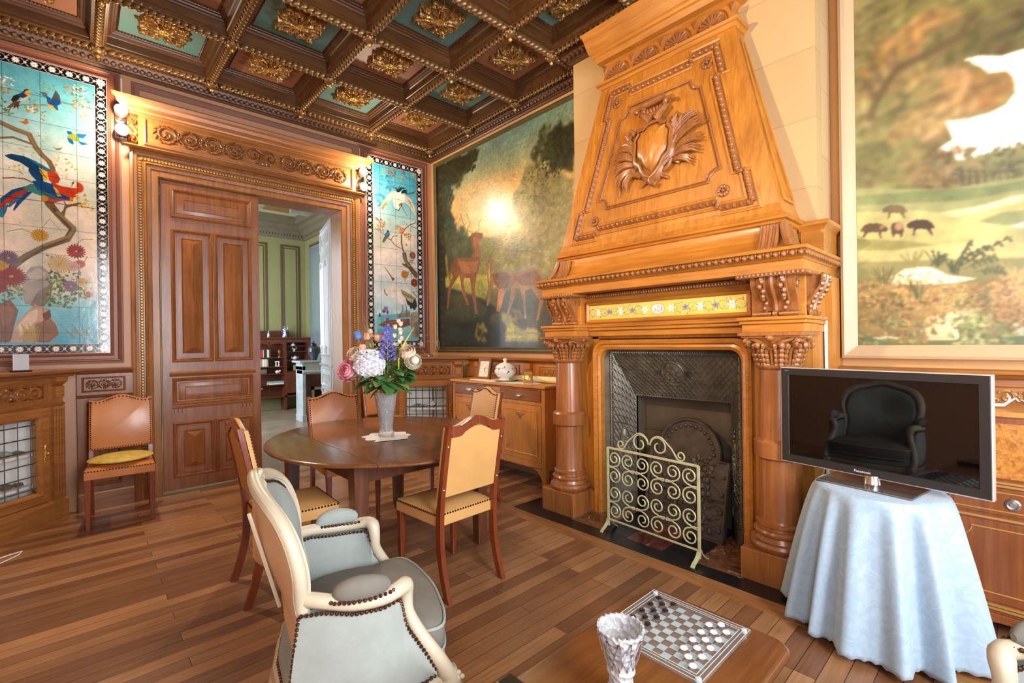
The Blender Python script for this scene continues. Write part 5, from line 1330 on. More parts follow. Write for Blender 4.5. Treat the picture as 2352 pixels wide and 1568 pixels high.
single('overmantel_mirror', 'tall pale blue reflecting mirror on the green room wall', 'mirror', M().box(.215, .235, 3.96, 5.2, 1.0, 3.52), plain('pale_blue_mirror', 'a8bcc8', .12, .6, .05, 2))
t = thing('marble_fireplace', 'grey marble fireplace seen through the doorway beside the bookcase', 'fireplace', (-.25, 3.5, 0), world=True)
MB = plain('grey_blue_marble', 'aab4ba', .18, 0, .2, 7, 0, None, .3); MR = plain('dark_red_marble', '5a3432', .2, 0, .3, 6)
mb = M().box(-.60, -.545, 3.31, 3.66, 0, 1.0).box(.05, .19, 3.31, 3.66, 0, 1.0).box(-.60, .19, 3.31, 3.66, .93, 1.06).box(-.61, -.535, 3.30, 3.66, 0, .12); run(mb, fA(3.31), -.60, .19, [(.86, -.3), (.86, .01), (.9, .03), (.93, .01), (.93, -.3)]); ring(mb, fA(3.35), -.545, .05, .0, .86, [(0, 0), (.01, .03), (.02, 0)], False); obj('surround', mb, MB, t, bev=.004)
obj('mantel_shelf', M().box(-.67, .2, 3.24, 3.66, 1.065, 1.10), MB, t, bev=.008); obj('splayed_cheek', M().loft([[(-.545, 3.34, z), (-.38, 3.5, z), (-.38, 3.52, z), (-.545, 3.36, z)] for z in (.02, .86)]).loft([[(-.545, 3.34, .86), (.05, 3.34, .86), (.05, 3.36, .87), (-.545, 3.36, .87)], [(-.38, 3.5, .60), (.05, 3.5, .60), (.05, 3.52, .61), (-.38, 3.52, .61)]]), MR, t); obj('inner_marble_frame', M().box(-.38, -.33, 3.49, 3.56, 0, .60).box(-.38, .05, 3.49, 3.56, .55, .60), MB, t); obj('firebox', M().box(-.33, .1, 3.60, 3.66, 0, .6), DARK, t)
def jar(cx, cy, z, h, r, name, label, mat, cat='jar'):
    pr = [(0, 0), (.5*r, 0), (.55*r, .03*h), (.95*r, .4*h), (r, .55*h), (.8*r, .68*h), (.5*r, .73*h), (.55*r, .76*h)]
    t = thing(name, label, cat, (cx, cy, z)); obj('body', M().lathe([(a, b) for a, b in pr]+[(0, .77*h)], n=18), mat, t, True); obj('lid', M().lathe([(.62*r, .76*h), (.6*r, .8*h), (.3*r, .87*h), (.12*r, .9*h), (.14*r, .95*h), (0, h)], n=16), BLK, t, True); return t
jar(-.36, 3.42, 1.10, .36, .10, 'ginger_jar', 'dark lidded jar standing on the grey marble mantel', plain('dark_blue_jar', '3a404c', .15, .2, .3, 16))
jj = M().lathe([(.04, 0), (.05, .02), (.012, .04), (.012, .1)], n=10); jj.lathe([(0, .10), (.06, .13), (.075, .20), (.06, .27), (0, .30)], n=14); single('white_figurine', 'white porcelain ornament beside the dark jar on the marble mantel', 'figurine', jj, PORC, (-.20, 3.42, 1.10), smooth=True)
# bookcase
t = thing('bookcase', 'dark mahogany open bookcase against the green wall beyond the door', 'bookcase', (-.5, 5.3, 0), world=True)
bx0, bx1, bm, bz = -1.30, .20, -.30, 1.50
mb = M().box(bx0, bx0+.04, 5.2, 5.5, 0, bz).box(bx1-.04, bx1, 5.2, 5.5, 0, bz).box(bm-.02, bm+.02, 5.2, 5.5, 0, bz).box(bx0, bx1, 5.48, 5.5, .3, bz).box(bx0, bx1, 5.2, 5.5, .28, .31); mb.box(bx0, bx1, 5.19, 5.5, bz-.06, bz)
for a, c in ((bx0+.04, (bx0+bm)/2-.25), ): pass
obj('case', mb, W_BOOK, t); mb = M(); run(mb, fA(5.2), bx0, bx1, [(bz, -.3), (bz, .0), (bz+.02, .03), (bz+.045, .03), (bz+.045, -.3)], 1, 1); obj('case_cornice', mb, W_BOOK, t); obj('gallery', M().box(bx0+.1, -.15, 5.44, 5.47, bz+.045, bz+.19), W_BOOK, t)
mb = M()
for c in (-.80, -.47):
    pass
for x0, x1 in ((-.93, -.63), (-.61, -.32)):
    pts = [(x0, 1.44), (x0, 1.33)]+[(x0+(x1-x0)*.5*(1-cos(PI*q/10)), 1.33+.085*sin(PI*q/10)**.6) for q in range(11)]+[(x1, 1.33), (x1, 1.44)]
    mb.prism(pts, fA(5.2), -.015, .0)
obj('arched_rail', mb, W_BOOK, t)
for z in (.55, .78, .93, 1.12): obj('shelf', M().box(bx0+.04, bm-.02, 5.22, 5.48, z-.012, z+.006) if z != 1.12 else M().box(bx0+.04, bm-.02, 5.22, 5.48, z-.012, z+.006), W_BOOK, t)
for z in (.82, 1.06, 1.24, 1.36): obj('shelf', M().box(bm+.02, bx1-.04, 5.22, 5.48, z-.012, z+.004), W_BOOK, t)
cdoor = obj('cupboard_door', M().box(bm+.02, bx1-.04, 5.2, 5.22, .36, .80), W_BOOK, t)
def book(x, z, w, h, col, label, grp, d=.16):
    t = thing('book', label, 'book', (x, 5.24, z), group=grp)
    obj('cover', M().box(0, w, 0, d, 0, h), plain('book_cloth_'+col, col, .5), t, bev=.003); obj('page_block', M().box(.003, w-.003, .004, d+.002, .003, h+.001), plain('book_pages', 'd8cfb4', .7), t)
    return t
x = -.90
for i, (w, h, c, l) in enumerate([(.05, .19, '5a2a26', 'dark red bound book, first on the upper bookcase shelf'), (.036, .18, '4a4030', 'brown bound book, second on the upper shelf'), (.036, .18, '5a4c34', 'olive brown book left of the bright red book'), (.042, .165, 'b03038', 'bright red book on the upper bookcase shelf'), (.02, .16, 'a8a4a0', 'thin grey book right of the red book'), (.05, .165, '1e222c', 'thick dark navy book on the upper shelf'), (.045, .165, 'd8c8a4', 'cream book on the upper bookcase shelf'), (.03, .16, '403430', 'dark leaning book beside the brass cup')]):
    book(x, 1.126, w-.003, h, c, l, 'books on the upper bookcase shelf'); x += w+.002
x = -.90
for i, (w, h, c, l) in enumerate([(.042, .165, 'c8b88c', 'first straw coloured book on the second shelf'), (.042, .165, 'cfc096', 'second straw coloured book on the second shelf'), (.03, .16, '6a7a84', 'blue grey book on the second bookcase shelf'), (.03, .165, '8a9494', 'pale grey book beside the blue grey one'), (.045, .16, 'e0d8c4', 'cream white book on the second bookcase shelf'), (.04, .16, 'd8ccb0', 'beige book right of the cream white one'), (.024, .155, '9a9c8c', 'thin greenish book beside the small clock')]):
    book(x, .936, w-.003, h, c, l, 'books on the second bookcase shelf'); x += w+.003
for z, c, l in ((.556, 'd8d8cc', 'pale book lying flat at the bottom of the stack'), (.590, '8a9aa0', 'blue grey book lying flat on the pale book')):
    single('flat_book', l, 'book', M().box(-.62, -.33, 5.24, 5.42, z, z+.03), plain('book_cloth_'+c, c, .5), group='books lying on the lowest shelf')
g = M().lathe([(0, 0), (.03, 0), (.028, .01), (.006, .02), (.006, .07), (.025, .10), (.03, .14), (.012, .15), (0, .17)], n=12); single('brass_cup', 'tall brass cup at the right end of the upper book shelf', 'cup', g, GILT, (-.40, 5.30, 1.126), smooth=True)
g = M().box(-.04, .04, -.02, .02, 0, .012).box(-.035, -.02, -.015, .015, .012, .09).box(.02, .035, -.015, .015, .012, .09).box(-.042, .042, -.02, .02, .09, .11); single('small_temple_ornament', 'small white arch ornament beside the books on the second shelf', 'ornament', g, PORC, (-.45, 5.27, .936))
g = M().box(-.09, .09, -.05, .05, 0, .095); single('silver_box', 'small silver box on the third bookcase shelf', 'box', g, SILV, (-.75, 5.30, .787), bev=.01)
g = M().sph((0, 0, .035), .05, .03, .03).sph((.045, 0, .05), .022); g.taper(-.025, 0, 0, .02, .008, .01, .008, .01); g.taper(.025, 0, 0, .02, .008, .01, .008, .01); single('glass_pig', 'small pale animal ornament on the third bookcase shelf', 'ornament', g, PORC, (-.44, 5.28, .787), smooth=True)
g = M().lathe([(.0, 0), (.028, 0), (.024, .025), (.006, .035), (.004, .07), (0, .075)], n=10); single('hand_bell', 'tiny brass hand bell on the fourth shelf', 'bell', g, GILT, (-.60, 5.27, .787-.23), smooth=True)
def teapot(name, label, loc, s, mat, lidm=None, rz=0):
    t = thing(name, label, 'teapot', loc, rz)
    obj('body', M().lathe([(0, 0), (.5*s, 0), (.55*s, .08*s), (1*s, .6*s), (.95*s, 1.0*s), (.5*s, 1.35*s), (0, 1.4*s)], n=16), mat, t, True)
    obj('lid', M().lathe([(.52*s, 1.33*s), (.35*s, 1.5*s), (.1*s, 1.58*s), (.14*s, 1.7*s), (0, 1.8*s)], n=12), mat, t, True)
    obj('spout', M().tube([(-.8*s, 0, .5*s), (-1.3*s, 0, .7*s), (-1.5*s, 0, 1.3*s)], [.26*s, .16*s, .1*s], 8), mat, t, True)
    obj('handle', M().tube([(.8*s, 0, 1.1*s), (1.35*s, 0, 1.2*s), (1.5*s, 0, .8*s), (.95*s, 0, .4*s)], .08*s, 6), mat, t, True); return t
teapot('small_teapot', 'small cream teapot on the right side of the bookcase', (-.08, 5.30, 1.065), .05, PORC)
g = M().lathe([(0, 0), (.025, 0), (.012, .02), (.05, .055), (.055, .06), (0, .05)], n=14).tube([(-.05, 0, .06), (-.03, 0, .11), (0, 0, .125), (.03, 0, .11), (.05, 0, .06)], .004, 5); single('porcelain_basket', 'small white porcelain basket in the bookcase', 'ornament', g, PORC, (-.1, 5.28, 1.245), smooth=True)
g = M().lathe([(0, 0), (.04, 0), (.05, .02), (.02, .05), (.006, .07), (0, .075)], n=12); single('covered_dish', 'small covered dish on the top right bookcase shelf', 'dish', g, PORC, (-.12, 5.28, 1.365), smooth=True)
g = M().box(-.06, .06, -.01, .01, 0, .12); single('small_card', 'small tan framed card behind the marble mantel', 'picture', g, plain('tan_card', 'a89468', .5), (-.06, 5.30, .828))
BW = plain('blue_and_white_porcelain', 'dfe4ee', .15, 0, .0, 5); mm = BW.node_tree; nn = noise(mm, 22, 3, .6, mapping(mm)); mm.links.new(ramp(mm, nn.outputs[0], [(.50, H('e6e9f0')), (.56, H('2c4a9c'))]), mm.nodes['Principled BSDF'].inputs['Base Color'])
for x, h, l in ((-.87, .20, 'blue and white porcelain figure at the left end of the bookcase top'), (-.60, .145, 'smallest blue and white porcelain figure on the bookcase top'), (-.28, .25, 'tallest blue and white porcelain figure on the bookcase top')):
    s = h/.2; t = thing('porcelain_figure', l, 'figurine', (x, 5.32, 1.545), group='blue and white figures on the bookcase')
    obj('base', M().box(-.035*s, .035*s, -.025*s, .025*s, 0, .02*s), BW, t); obj('robed_body', M().lathe([(.030*s, .02*s), (.034*s, .05*s), (.024*s, .10*s), (.032*s, .14*s), (.012*s, .155*s)], n=12).tube([(-.028*s, 0, .13*s), (-.045*s, -.01*s, .10*s), (-.02*s, -.03*s, .10*s)], .010*s, 6).tube([(.028*s, 0, .13*s), (.048*s, -.005*s, .15*s), (.04*s, -.02*s, .175*s)], .009*s, 6), BW, t, True); obj('head', M().sph((0, 0, .175*s), .017*s, .017*s, .02*s, 10, 8), BW, t, True)
# ------------------------------------------------------------------ stone chimney breast
m, nt, b = newmat('cream_stone_blocks'); mp = mapping(nt, (1, 1, 1), (PI/2, 0, PI/2)); br = N(nt, 'ShaderNodeTexBrick'); nt.links.new(mp, br.inputs['Vector'])
mp.node.vector_type = 'POINT'
for k, v in (('Scale', 1), ('Brick Width', .42), ('Row Height', .17), ('Mortar Size', .0022), ('Mortar Smooth', .6)): br.inputs[k].default_value = v
br.inputs['Color1'].default_value = H('bf9c6c'); br.inputs['Color2'].default_value = H('c9a878'); br.inputs['Mortar'].default_value = H('9c7c50')
nt.links.new(br.outputs[0], b.inputs['Base Color']); b.inputs['Roughness'].default_value = .55; bump(nt, b, br.outputs[1], -.4, .004); STONE = m
struct('wall_chimney', M().box(BX, WB, BY0, BY1, 1.2, 3.97), STONE)

# ------------------------------------------------------------------ the carved walnut fireplace
YC = -3.66
fp = thing('fireplace', 'monumental carved walnut fireplace with tapering hood and coat of arms', 'fireplace', (-.3, YC, 0), world=True)
fY = lambda x0: (lambda u, v, w: (x0-w, YC-u, v))       # u to the right seen from the room
def part(n, mb, mat, sm=False, bev=0, p=fp): return obj(n, mb, mat, p, sm, bev)
def cpart(n, mb, mat, p, sm=True):
    """child of a part: the mesh is in world coordinates, the part sits at the thing's origin"""
    o = obj(n, mb, mat, fp, sm); o.parent = p; return o
# body behind the columns
mb = M()
for s in (-1, 1): mb.box(-.44, WB-.01, *sorted((YC+s*.575, YC+s*.945)), 0, 1.425)
mb.box(-.44, WB-.015, YC-.944, YC+.944, 1.41, 1.77).box(-.02, WB-.01, YC-.6, YC+.6, .0, 1.4); part('chimney_body', mb, W_FP)
# side cladding by the wall
mb = M()
for s in (-1, 1): part('side_cladding', M().box(-.20, WB-.005, *sorted((YC+s*.95, YC+s*.985)), 0, 1.765), W_FP)
part('side_lining_strip', M().box(-.235, -.203, YC-.962, YC-.952, 0, 1.52), WHITE)
# inner wood frame with rounded corners
def arch(hw, top, r, z0=0, n=8):
    p = [(-hw, z0)]+[(-hw+r-r*cos(PI/2*i/n), top-r+r*sin(PI/2*i/n)) for i in range(n+1)]+[(hw-r+r*sin(PI/2*i/n), top-r+r*cos(PI/2*i/n)) for i in range(n+1)]+[(hw, z0)]; return p
mb = M(); g = fY(-.44); prof = [(.615, 1.40, .10, 0), (.615, 1.40, .10, .03), (.60, 1.385, .10, .045), (.585, 1.37, .09, .04), (.578, 1.362, .09, .02), (.565, 1.345, .085, .025), (.55, 1.325, .08, .01), (.545, 1.32, .08, -.10)]
mb.loft([[g(u, v, w) for u, v in arch(a, t_, r)] for a, t_, r, w in prof], False, False, False)
part('opening_frame', mb, W_FPH, 30)
for s in (-1, 1): part('frame_plinth', M().box(-.475, -.44, *sorted((YC+s*.56, YC+s*.655)), 0, .17), W_FP, bev=.004)
# cast iron lining
mb = M(); lo = [[fY(-.40)(u, v, 0) for u, v in arch(.546, 1.322, .08)], [fY(-.36)(u, v, 0) for u, v in [(q[0]*.96, q[1]*.985) for q in arch(.546, 1.322, .06)]]]
mb.loft(lo, False, False, False); iron_outer = mb
A0 = [(-.50, 0, -.36), (-.50, 1.29, -.36), (.50, 1.29, -.36), (.50, 0, -.36)]; A1 = [(-.385, 0, -.20), (-.385, .95, -.20), (.385, .95, -.20), (.385, 0, -.20)]
W3 = lambda u, v, x: (x, YC-u, v)
mb.box(-.365, -.355, YC-.56, YC-.495, 0, 1.34).box(-.365, -.355, YC+.495, YC+.56, 0, 1.34).box(-.365, -.355, YC-.56, YC+.56, 1.285, 1.36)
mb.loft([[W3(*p) for p in A0], [W3(*p) for p in A1]], False, False, False)
mb.loft([[W3(*p) for p in A1], [(x+.03, y, z) for x, y, z in [W3(*p) for p in A1]]], False, False, False)
ci = part('cast_iron_lining', mb, IRON)
# lattice on the splays
mb = M(); vis = []
def sp_pt(side, a, v):  # a 0..1 outer->inner ; v height fraction
    if side == 't':
        hw = .50-.115*a; return W3(-hw+2*hw*v, 1.29-.34*a, -.36+.16*a-.004)
    s = -1 if side == 'l' else 1; top = 1.29-.34*a; p = W3(s*(.50-.115*a), top*v, -.36+.16*a); return (p[0]-.004, p[1]+s*.004, p[2])
def lat(side, na, nv, v0):
    for i in range(-na, nv+na):
        for sgn in (1, -1):
            pts = []
            for q in range(na*1+1):
                a = q/na; v = (i+sgn*q)/nv
                if v0 <= v <= 1: pts.append(sp_pt(side, a, v))
            if len(pts) > 1: mb.tube(pts, .0048, 4)
            for p_ in pts: mb.sph(p_, .0065, None, None, 4, 3)
lat('l', 3, 21, .22); lat('r', 3, 21, .22); lat('t', 6, 20, 0)
cpart('lattice', mb, IRON, ci)
mb = M()
for p, q in ((W3(-.385, 0, -.205), W3(-.385, .95, -.205)), (W3(-.385, .95, -.205), W3(.385, .95, -.205)), (W3(.385, .95, -.205), W3(.385, 0, -.205)), (W3(-.508, 0, -.368), W3(-.508, 1.29, -.368)), (W3(.508, 0, -.368), W3(.508, 1.29, -.368)), (W3(-.5, 1.30, -.368), W3(.5, 1.30, -.368))):
    beads(mb, p, q, .016, .007, .008, .008, 4, 3); mb.tube([p, q], .006, 4)
cpart('beaded_edge', mb, IRON, ci)
def medal(side, a, v, ru, rv):
    c = Vector(sp_pt(side, a, v)); eu = (Vector(sp_pt(side, a+.05, v))-Vector(sp_pt(side, a-.05, v))).normalized(); ev = (Vector(sp_pt(side, a, v+.02))-Vector(sp_pt(side, a, v-.02))).normalized()
    nrm = eu.cross(ev); nrm = nrm if nrm.x < 0 else -nrm
    if side == 't': ru, rv = rv, ru
    mb = M(); mt = Matrix((eu, ev, nrm)).transposed(); mb.sph(c, ru, rv, .012, 24, 6, mt)
    mb.tube([c+eu*ru*1.0*cos(t*PI/14)+ev*rv*sin(t*PI/14)+nrm*.006 for t in range(28)], .007, 5, True)
    rnd = random.Random(4)
    for q in range(26):
        r = math.sqrt(rnd.random())*.72; t = rnd.random()*6.28; p_ = c+eu*ru*r*cos(t)+ev*rv*r*sin(t)+nrm*.012; mb.sph(p_, rnd.uniform(.008, .018), rnd.uniform(.008, .02), .012, 6, 4, mt)
    for t in range(4 if side == 't' else 2):
        s = 1 if t % 2 else -1
        for q in range(6): mb.sph(c+(ev*rv if True else eu*ru)*s*(1.08+q*.09)+eu*.018*sin(q*2.1)+nrm*.006, .014-q*.0015, .012, .010, 6, 4, mt)
    return cpart('figured_medallion', mb, IRON, ci)
medal('t', .42, .5, .085, .095); medal('l', .55, .50, .055, .13); medal('r', .55, .50, .055, .13)
for s in (-1, 1):
    mb = M(); mb.loft([[W3(s*.505, z, -.375), W3(s*.38, z, -.215), W3(s*.38, z, -.19), W3(s*.51, z, -.35)] for z in (0, .17)])
    cpart('iron_plinth', mb, IRON, ci)
# firebox interior
mb = M(); mb.box(-.19, -.055, YC-.40, YC-.385, 0, .97).box(-.19, -.055, YC+.385, YC+.40, 0, .97).box(-.062, -.05, YC-.39, YC+.39, 0, .97).box(-.19, -.05, YC-.4, YC+.4, .96, .975)
for z in (.5, .66): mb.box(-.072, -.062, YC-.385, YC+.385, z, z+.012)
part('firebox', mb, plain('firebox_plate', '5c5040', .5, .2, .15, 4))
# plinths, columns, capitals
for s in (1, -1):
    cy = YC+s*.80; cx = -.55
    part('plinth', M().box(cx-.165, cx+.13, cy-.168, cy+.168, 0, .185), W_FPD if s > 0 else W_FPD, bev=.006)
    pr = [(0, .185), (.152, .185), (.165, .20), (.167, .215), (.158, .232), (.140, .238), (.133, .252), (.130, .262), (.142, .272), (.145, .285), (.136, .298), (.124, .302), (.122, .315), (.131, .322), (.131, .335), (.118, .342), (.113, .36), (.112, .70), (.118, .705), (.135, .712), (.137, .80), (.128, .81), (.112, .82), (.110, .86), (.104, 1.215), (.114, 1.222), (.118, 1.232), (.112, 1.242)]
    col = part('column', M().lathe(pr, (cx, cy, 0), 40), W_COL, 35)
    mb = M(); mb.lathe([(.104, 1.235), (.108, 1.28), (.12, 1.33), (.145, 1.385), (.155, 1.40)], (cx, cy, 0), 24)
    for k in range(8):
        t = k*PI/4+PI/8
        for q in range(5):
            z = 1.245+q*.028; r = .108+.008*q+.012*(q == 4)*2
            mb.sph((cx+r*cos(t), cy+r*sin(t), z), .018, .018, .022, 6, 5)
            for e in (-1, 1): mb.sph((cx+(r-.002)*cos(t+e*.2), cy+(r-.002)*sin(t+e*.2), z-.006), .012, .012, .018, 5, 4)
        mb.tube([(cx+.108*cos(t+.39), cy+.108*sin(t+.39), 1.25), (cx+.125*cos(t+.39), cy+.125*sin(t+.39), 1.33), (cx+.15*cos(t+.5), cy+.15*sin(t+.5), 1.375)], .008, 5)
    for k in range(4):
        t = k*PI/2+PI/4; ex, ey = cos(t), sin(t)
        sp = [(cx+ex*(.165+.032*cos(a)*(1-a/11)), cy+ey*(.165+.032*cos(a)*(1-a/11)), 1.375+.036*sin(a)*(1-a/11)) for a in np.linspace(0, 8.6, 28)]
        mb.tube(sp, .012, 6, up=(-ey, ex, 0)); mb.sph((cx+ex*.165, cy+ey*.165, 1.375), .016, .016, .016, 8, 6)
        for d in (-1, 1):
            t2 = t+d*PI/4; p0 = (cx+ex*.17, cy+ey*.17, 1.398); p3 = (cx+cos(t2)*.125, cy+sin(t2)*.125, 1.33); pm = (cx+cos(t+d*.42)*.152, cy+sin(t+d*.42)*.152, 1.375)
            mb.tube([p0, pm, p3], [.012, .011, .008], 6)
        fx, fy = cos(k*PI/2), sin(k*PI/2); mb.sph((cx+fx*.15, cy+fy*.15, 1.40), .024, .024, .02, 8, 6)
    cp = part('carved_capital', mb, W_FPD, True)
    cpart('abacus', M().box(cx-.165, cx+.15, cy-.168, cy+.168, 1.412, 1.43).box(cx-.15, cx+.14, cy-.155, cy+.155, 1.40, 1.413), W_FPD, cp, False)
# architrave, frieze with tile band
mb = M(); g = fY(-.50)
A = lambda hw, x, z0, z1: mb.box(-.44 if x > -.44 else x, WB-.02, YC-hw, YC+hw, z0, z1)
A(.95, -.49, 1.43, 1.475); A(.96, -.51, 1.475, 1.50); A(.97, -.525, 1.50, 1.515)
for s in (1, -1):
    y = sorted((YC+s*.635, YC+s*.965)); mb.box(-.66, -.4, y[0], y[1], 1.43, 1.48); mb.box(-.675, -.4, y[0]-.01, y[1]+.01, 1.48, 1.50); mb.box(-.69, -.4, y[0]-.02, y[1]+.02, 1.50, 1.52); mb.box(-.56, -.4, y[0]+.02, y[1]-.02, 1.52, 1.78)
A(.95, -.50, 1.515, 1.767); part('architrave', mb, W_FPH, bev=.004)
mb = M(); ring(mb, g, -.635, .635, 1.535, 1.70, [(0, 0), (0, .018), (.01, .024), (.02, .016), (.024, .006), (.03, .004)], False); part('frieze_moulding', mb, W_FPH, 30)
cv = Canvas(-608, 608, 1562, 1672, 3); cv.grad([(1562, 'd8c05c'), (1672, 'e2cc70')]); n = cv.noise(60, 3)-.5; cv.C *= 1+(.14*n)[..., None]; cv.nz = n
for i in range(6):
    x = -520+i*1040/5; 
    if abs(x) > 90:
        for q in range(6): cv.ell('f4f2ee', 17, 7, x+16*cos(q*PI/3), 1617+16*sin(q*PI/3), q*PI/3)
        cv.ell('b8a0a0', 6, 6, x, 1617)
for i in range(7):
    x = -416+i*208-0*i
    if abs(x) < 90 or x > 560: continue
    for q in range(5): cv.ell('8a86a4', 14, 8, x+11*cos(q*1.257+.4), 1617+11*sin(q*1.257+.4), q*1.257+.4)
    cv.ell('6a6488', 5, 5, x, 1617)
for i in range(12):
    x = -570+i*104
    if abs(x) < 100: continue
    for s in (-1, 1): cv.stroke('6f9a7c', 3.5, [k for t in range(9) for k in (x+34*cos(t*.55+.2*s), 1617+s*30*sin(t*.55))])
    for q in range(7): cv.ell(('4f8a5c', '3c3c34', '5c7cb0')[q % 3], 6, 3, x+random.uniform(-44, 44), 1617+random.uniform(-44, 44), random.random()*3)
cv.ell('c88a50', 62, 45, 0, 1617); cv.ell('f2ece6', 56, 40, 0, 1617)
for q in range(22): cv.ell(('c89a94', '9aa08c', 'b0a0a8')[q % 3], 8, 4, random.uniform(-34, 34), 1617+random.uniform(-22, 22), random.random()*3)
for k in (-608+203*i for i in range(1, 6)): cv.stroke('a89a58', 1.5, [k, 1562, k, 1672])
cv.mesh('painted_tile_band', g if False else (lambda u, v, w: (-.508-w, YC-u, v)), TILE, fp)
# corbels
def corbel(mb, f, hw=.085, z0=1.525, z1=1.745):
    pr = []
    for i in range(15):
        t = i/14; z = z1-(z1-z0-.03)*t; w = .085*(1-t)**.9+.018+.012*sin(t*PI*2)
        pr.append((z, w))
    mb.loft([[f(-hw, z, 0), f(-hw, z, w), f(hw, z, w), f(hw, z, 0)] for z, w in pr])
    for k, u in enumerate((-.055, 0, .055)):
        n = 9
        for i in range(n):
            t = i/(n-1); z, w = pr[int(t*14)]; r = .014 if k == 1 else .020-.008*t
            if k != 1 and i % 1 == 0: mb.sph(f(u+.008*sin(i*2.4), z-.01, w+.004), r, r*.9, r*1.1, 6, 5)
        if k == 1: mb.tube([f(u, z, w+.006) for z, w in pr], .014, 6)
        else:
            for e in (-.016, .016): mb.tube([f(u+e, z, w+.003) for z, w in pr[:11]], .007, 5)
    mb.tube([f(-hw-.005, z0+.012, .034), f(-.02, z0+.012, .036)], [.016, .012], 8); mb.tube([f(.02, z0+.012, .036), f(hw+.005, z0+.012, .034)], [.012, .016], 8); mb.tube([f(-.012, z0+.012, .036), f(.012, z0+.012, .036)], .019, 8)
for s in (1, -1):
    cy = YC+s*.80; mb = M(); corbel(mb, lambda u, v, w: (-.56-w, cy-u, v), .115)
    fs = lambda u, v, w: (-.49+u, cy+s*(.145+w*.75), v); corbel(mb, fs, .055)
    for e in (1, -1):  # side volute
        yy = cy+e*.118; sp = [(-.60+(.03-.0022*a*1.0)*cos(a*.8)-.0, yy, 1.70+(.03-.0022*a)*sin(a*.8)) for a in np.linspace(0, 11, 26)]; mb.tube(sp, .006, 5)
    part('acanthus_corbel', mb, W_FPD, 50)
    mb = M(); y = sorted((YC+s*.62, YC+s*.98)); mb.box(-.70, -.45, y[0], y[1], 1.745, 1.765)
    beads(mb, (-.70, y[0], 1.757), (-.70, y[1], 1.757), .022, .009, .010, .012, 5, 4); beads(mb, (-.70, y[0 if s < 0 else 1], 1.757), (-.47, y[0 if s < 0 else 1], 1.757), .022, .009, .010, .012, 5, 4); part('corbel_cap', mb, W_FPD, True)
mb = M().box(-.535, -.44, YC-.62, YC+.62, 1.735, 1.76); beads(mb, (-.535, YC-.62, 1.745), (-.535, YC+.62, 1.745), .020, .008, .014, .012, 5, 4); part('frieze_egg_moulding', mb, W_FPD, True)
# mantel shelf
mb = M()
mb.loft([[(-.44-a, YC-.70-b_, z), (WB-.05, YC-.70-b_, z), (WB-.05, YC+.70+b_, z), (-.44-a, YC+.70+b_, z)] for a, b_, z in ((.24, .26, 1.768), (.245, .265, 1.768), (.245, .265, 1.825), (.255, .27, 1.828), (.262, .275, 1.836), (.275, .285, 1.842), (.275, .285, 1.872), (.292, .295, 1.876), (.295, .30, 1.892), (.28, .29, 1.897))])
sh = part('mantel_shelf', mb, W_FPH)
mb = M(); xs = -.722; hw = .988
def egg(mb, p0, p1, step=.041, r=.017):
    beads(mb, p0, p1, step, step*.36, r*.95, r, 8, 6); P0, P1 = Vector(p0), Vector(p1); n = max(1, int(round((P1-P0).length/step))); d = (P1-P0)/n
    for i in range(n): c = P0+d*i; mb.sph(c, step*.09, step*.09, r*1.1, 5, 4) if abs(d.z) < .01*0+abs((P1-P0).length) else None
egg(mb, (xs, YC-hw, 1.856), (xs, YC+hw, 1.856)); egg(mb, (xs, YC-hw, 1.856), (WB-.05, YC-hw, 1.856)); egg(mb, (xs, YC+hw, 1.856), (WB-.05, YC+hw, 1.856)); cpart('egg_and_dart', mb, W_FPD, sh)
# base of the hood: cove with corner leaves
mb = M()
mb.loft([[(x, YC-h, z), (BX+.02, YC-h, z), (BX+.02, YC+h, z), (x, YC+h, z)] for x, h, z in ((-.655, .90, 1.897), (-.655, .90, 1.91), (-.625, .875, 1.93), (-.595, .845, 1.975), (-.58, .83, 2.03), (-.58, .83, 2.055), (-.592, .845, 2.06), (-.60, .855, 2.075), (-.618, .87, 2.08), (-.622, .88, 2.097), (-.60, .86, 2.105))])
for s in (1, -1):
    y = YC+s*.97; mb.box(-.30, WB-.01, *sorted((YC+s*.85, y)), 1.897, 2.045); mb.loft([[(-.30-a, *q, z) for q in ((y+s*a,), )][:0] or [(-.30-a, y+s*a, z), (WB-.01, y+s*a, z), (WB-.01, YC+s*.84, z), (-.30-a, YC+s*.84, z)] for a, z in ((0, 2.04), (.01, 2.055), (.03, 2.07), (.035, 2.09), (.02, 2.095))])
hb = part('hood_base', mb, W_FPH, 30)
for s in (1, -1):
    mb = M()
    for k in range(13):
        t = k/12; off = (t-.5)*.17; pts = []
        for i in range(8):
            q = i/7; z = 1.905+.14*q; dx = .07*(1-q)**1.6
            # wraps from front face round to side face
            if off < 0: pts.append((-.595-dx*.8-.006, YC+s*(.835+.0+off*1.2), z))
            else: pts.append((-.585+off*1.2, YC+s*(.84+dx*.7+.008), z))
        mb.tube(pts, [.013-.005*abs(.5-i/7)+.003*(k % 2) for i in range(8)], 6)
        mb.sph(pts[0], .014, .014, .012, 6, 5); mb.sph(pts[7], .012, .014, .012, 6, 5)
    mb.tube([(-.675-0*q, YC+s*.865, 1.905+.0) if False else (-.605-.07*(1-q)**1.6, YC+s*(.85+.05*(1-q)**1.6), 1.90+.15*q) for q in [i/7 for i in range(8)]], .020, 7)
    cpart('corner_leaf', mb, W_FPD, hb)
